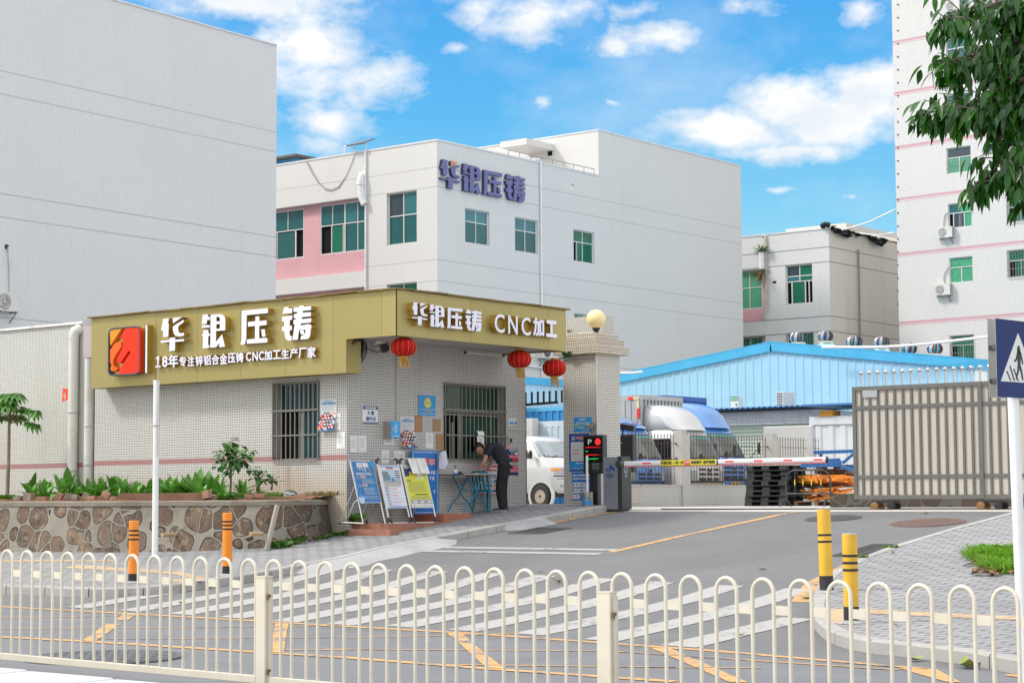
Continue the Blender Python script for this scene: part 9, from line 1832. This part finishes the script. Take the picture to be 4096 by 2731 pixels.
def drape(pts, lab, dep=1.0):
    mb = MB(); mb.fixn = False; n = len(pts); V = []
    for i, (x, yt, yb) in enumerate(pts):
        top_, bot_ = pr(x, yt)+X3*.12, pr(x+6, yb)+X3*.2
        for k in range(7): f_ = k/6; V.append(top_.lerp(bot_, f_)+X3*(.14*math.sin(i*2.1+k*1.3)+.1*math.sin(k*2.7+i))+Y3*.12*math.sin(k*2+i*1.7)+Z3*.06*math.sin(i*3.3+k))
    mb.add(V, [(7*i+k, 7*i+k+1, 7*i+k+8, 7*i+k+7) for i in range(n-1) for k in range(6)]); tag(mb.build('black_net', NET, smooth=True), lab, 'net', 'black nets over the parapet')
drape([(818, 205, 240), (830, 208, 246), (845, 215, 262), (868, 226, 275), (890, 232, 286), (915, 235, 292), (938, 236, 300), (952, 240, 300), (958, 245, 268), (975, 245, 262), (1000, 255, 268), (1020, 258, 285), (1042, 268, 292)], 'torn black shade net draped over the building corner, left piece')
drape([(1070, 272, 278), (1100, 275, 292), (1120, 280, 318), (1145, 288, 345), (1170, 292, 362), (1195, 298, 366), (1215, 303, 352), (1232, 308, 325), (1250, 312, 318)], 'torn black shade net draped over the parapet, right piece')
q0 = Q8(772, 215); mb = MB(); mb.tube([Q8(770, 216)-Y3*.1+Z3*.05, Q8(800, 210)-Y3*.15+Z3*.1, Q8(830, 208)-Y3*.1+Z3*.05], .16, 6); tag(mb.build('black_net', NET), 'small roll of black net on the parapet corner', 'net', 'black nets over the parapet')
# roof lean-to behind the parapet, cables to the tower
zz8 = zt8; rA = onB(zz8(955, 230), bb-3); t = thing('roof_shed', 'white rooftop shed with a sagging tin roof behind the parapet', 'shed', (bb-3, rA.y, b4z)); u0_, u1_ = onB(zz8(955, 200), bb-3), onB(zz8(1420, 200), bb-3); ztp = onB(zz8(955, 180), bb-3).z
m_ = MB(); m_.box(bb-7, bb-3, u0_.y, u1_.y+3, b4z-.5, ztp); m_.build('wall', B4, t); m_ = MB(); e0, e1 = onB(zz8(960, 232), bb-.8), onB(zz8(1400, 178), bb-.8); zc_ = (e0.z+e1.z)/2
m_.obox((bb-3.2, u0_.y+.3, ztp-.35), (2.4, 0, e0.z-ztp+.2), (0, e1.y-e0.y+4, .25), (0, 0, .05)); m_.build('roof', mat('tin_tan', (.50, .45, .38), .8, 0, .1, 2, dirt=.4, dcol=(.25, .2, .15)), t); m_ = MB(); m_.box(bb-3.05, bb-2.95, u0_.y, u1_.y, b4z-.5, ztp-.4); m_.build('opening_shade_slab', DARK, t)  # the shed's shaded opening is a near-black slab on its wall
for a_, b_, lab in (((905, 236), (1338, 75), 'upper white cable from the low building roof to the tower'), ((1020, 266), (1338, 256), 'lower white pipe from the low building roof to the tower')):
    p, q = pr(*a_)+X3*.3, onT_(zt8(*b_)); m_ = MB(); m_.tube([p, p.lerp(q, .5)-Z3*.12, q], .04, 6); tag(m_.build('cable', PW), lab, 'cable')
# ================================================================== STREET TREE AT THE RIGHT EDGE
FIC = leafmat('leaf_ficus', (.016, .075, .005), .26, .6)
BARK = mat('bark', (.13, .11, .09), .9, 0, .25, 8, dirt=.3, bmp=.02)
tx, ty = -4.0, 16.4; tg = zg(tx, ty, PH); tree = thing('street_tree', 'leafy street tree whose branches hang in at the top right', 'tree', (tx, ty, tg))
fork = Vector((tx-.1, ty-.1, tg+2.9)); tr = MB(); tr.tube([(tx, ty, tg-.1), (tx+.03, ty, tg+1.2), fork], [.19, .15, .13], 14); tr.build('trunk', BARK, tree, smooth=True)
lv = MB(); lv.fixn = False; br = MB(); rnd = random.Random(11)
def at_d(x, y, Y): r_ = ray0(x, y); q = f2w(r_*(Y/r_.y)); q.z += EYE; return q
def hang(p, out, sc=1.0):
    a = rnd.random()*6.28; d = Vector((math.cos(a)*.6, math.sin(a)*.6, -rnd.uniform(.1, 1.1)))+out*.7
    leaf(lv, p, d, rnd.uniform(.095, .15)*sc, rnd.uniform(.038, .054)*sc, rnd.uniform(.25, .6), .22, 6, .5, (math.cos(a+1), math.sin(a+1), .6))
def branch(pts, Y0, Y1, n, spread, r0=.028):
    P = [at_d(x, y, Y0+(Y1-Y0)*i/(len(pts)-1)) for i, (x, y) in enumerate(pts)]
    br.tube([fork.lerp(P[0], .0)]+[fork.lerp(P[0], .55)+Z3*.35]+P, [.08, .055]+[r0*(1-.8*i/(len(P)-1)) for i in range(len(P))], 7)
    for i in range(n):
        f_ = rnd.random()**.8*(len(P)-1); k = min(len(P)-2, int(f_)); c = P[k].lerp(P[k+1], f_-k); s_ = spread*(1.15-.75*f_/(len(P)-1))
        off = Vector((rnd.gauss(0, s_), rnd.gauss(0, s_), rnd.gauss(-.02, s_*.75))); e = c+off
        if off.length > .09: br.tube([c, c.lerp(e, .6)+Z3*.02, e], [.006, .004, .003], 4)
        for _ in range(3 if off.length > .06 else 2): hang(e+Vector((rnd.gauss(0, .03), rnd.gauss(0, .03), rnd.gauss(0, .02))), (P[k+1]-P[k]).normalized())
branch([(4300, -160), (4110, -40), (3990, 15), (3900, 45), (3830, 65), (3770, 80)], 14.6, 13.8, 80, .12)
branch([(4350, 60), (4120, 150), (3990, 205), (3900, 225), (3820, 240), (3760, 255)], 14.8, 13.9, 95, .12)
branch([(4400, 200), (4150, 300), (4020, 345), (3930, 395), (3850, 430), (3780, 445), (3700, 450)], 14.4, 13.6, 130, .13)
branch([(4400, 330), (4200, 430), (4080, 520), (4030, 590), (3990, 660), (3950, 705), (3900, 750)], 14.3, 13.7, 90, .10)
branch([(4420, 100), (4250, 60), (4130, 40), (4040, 60)], 14.9, 14.2, 210, .24)
branch([(4400, 220), (4250, 230), (4120, 235), (4010, 260)], 15.0, 14.2, 230, .24)
branch([(4400, 300), (4280, 360), (4150, 400), (4060, 420), (3980, 450)], 14.9, 14.0, 230, .19)
branch([(4400, 480), (4280, 560), (4160, 600), (4080, 640), (4060, 700)], 14.2, 13.6, 120, .12)
branch([(4420, 640), (4250, 700), (4150, 740), (4085, 790)], 14.4, 13.8, 40, .09)
for i in range(16):     # the rest of the crown, out of the picture
    a = i*2.4; e = fork+Vector((.8+1.7*math.cos(a), .6+1.7*math.sin(a), 1.2+1.8*rnd.random())); br.tube([fork, fork.lerp(e, .5)+Z3*.3, e], [.06, .035, .012], 6)
    for _ in range(45):
        q = e+Vector((rnd.gauss(0, .5), rnd.gauss(0, .5), rnd.gauss(0, .4)))
        for _ in range(2): hang(q+Vector((rnd.gauss(0, .05), rnd.gauss(0, .05), 0)), (e-fork).normalized(), 1.15)
br.build('branches', BARK, tree, smooth=True); lv.build('crown', FIC, tree, smooth=True)
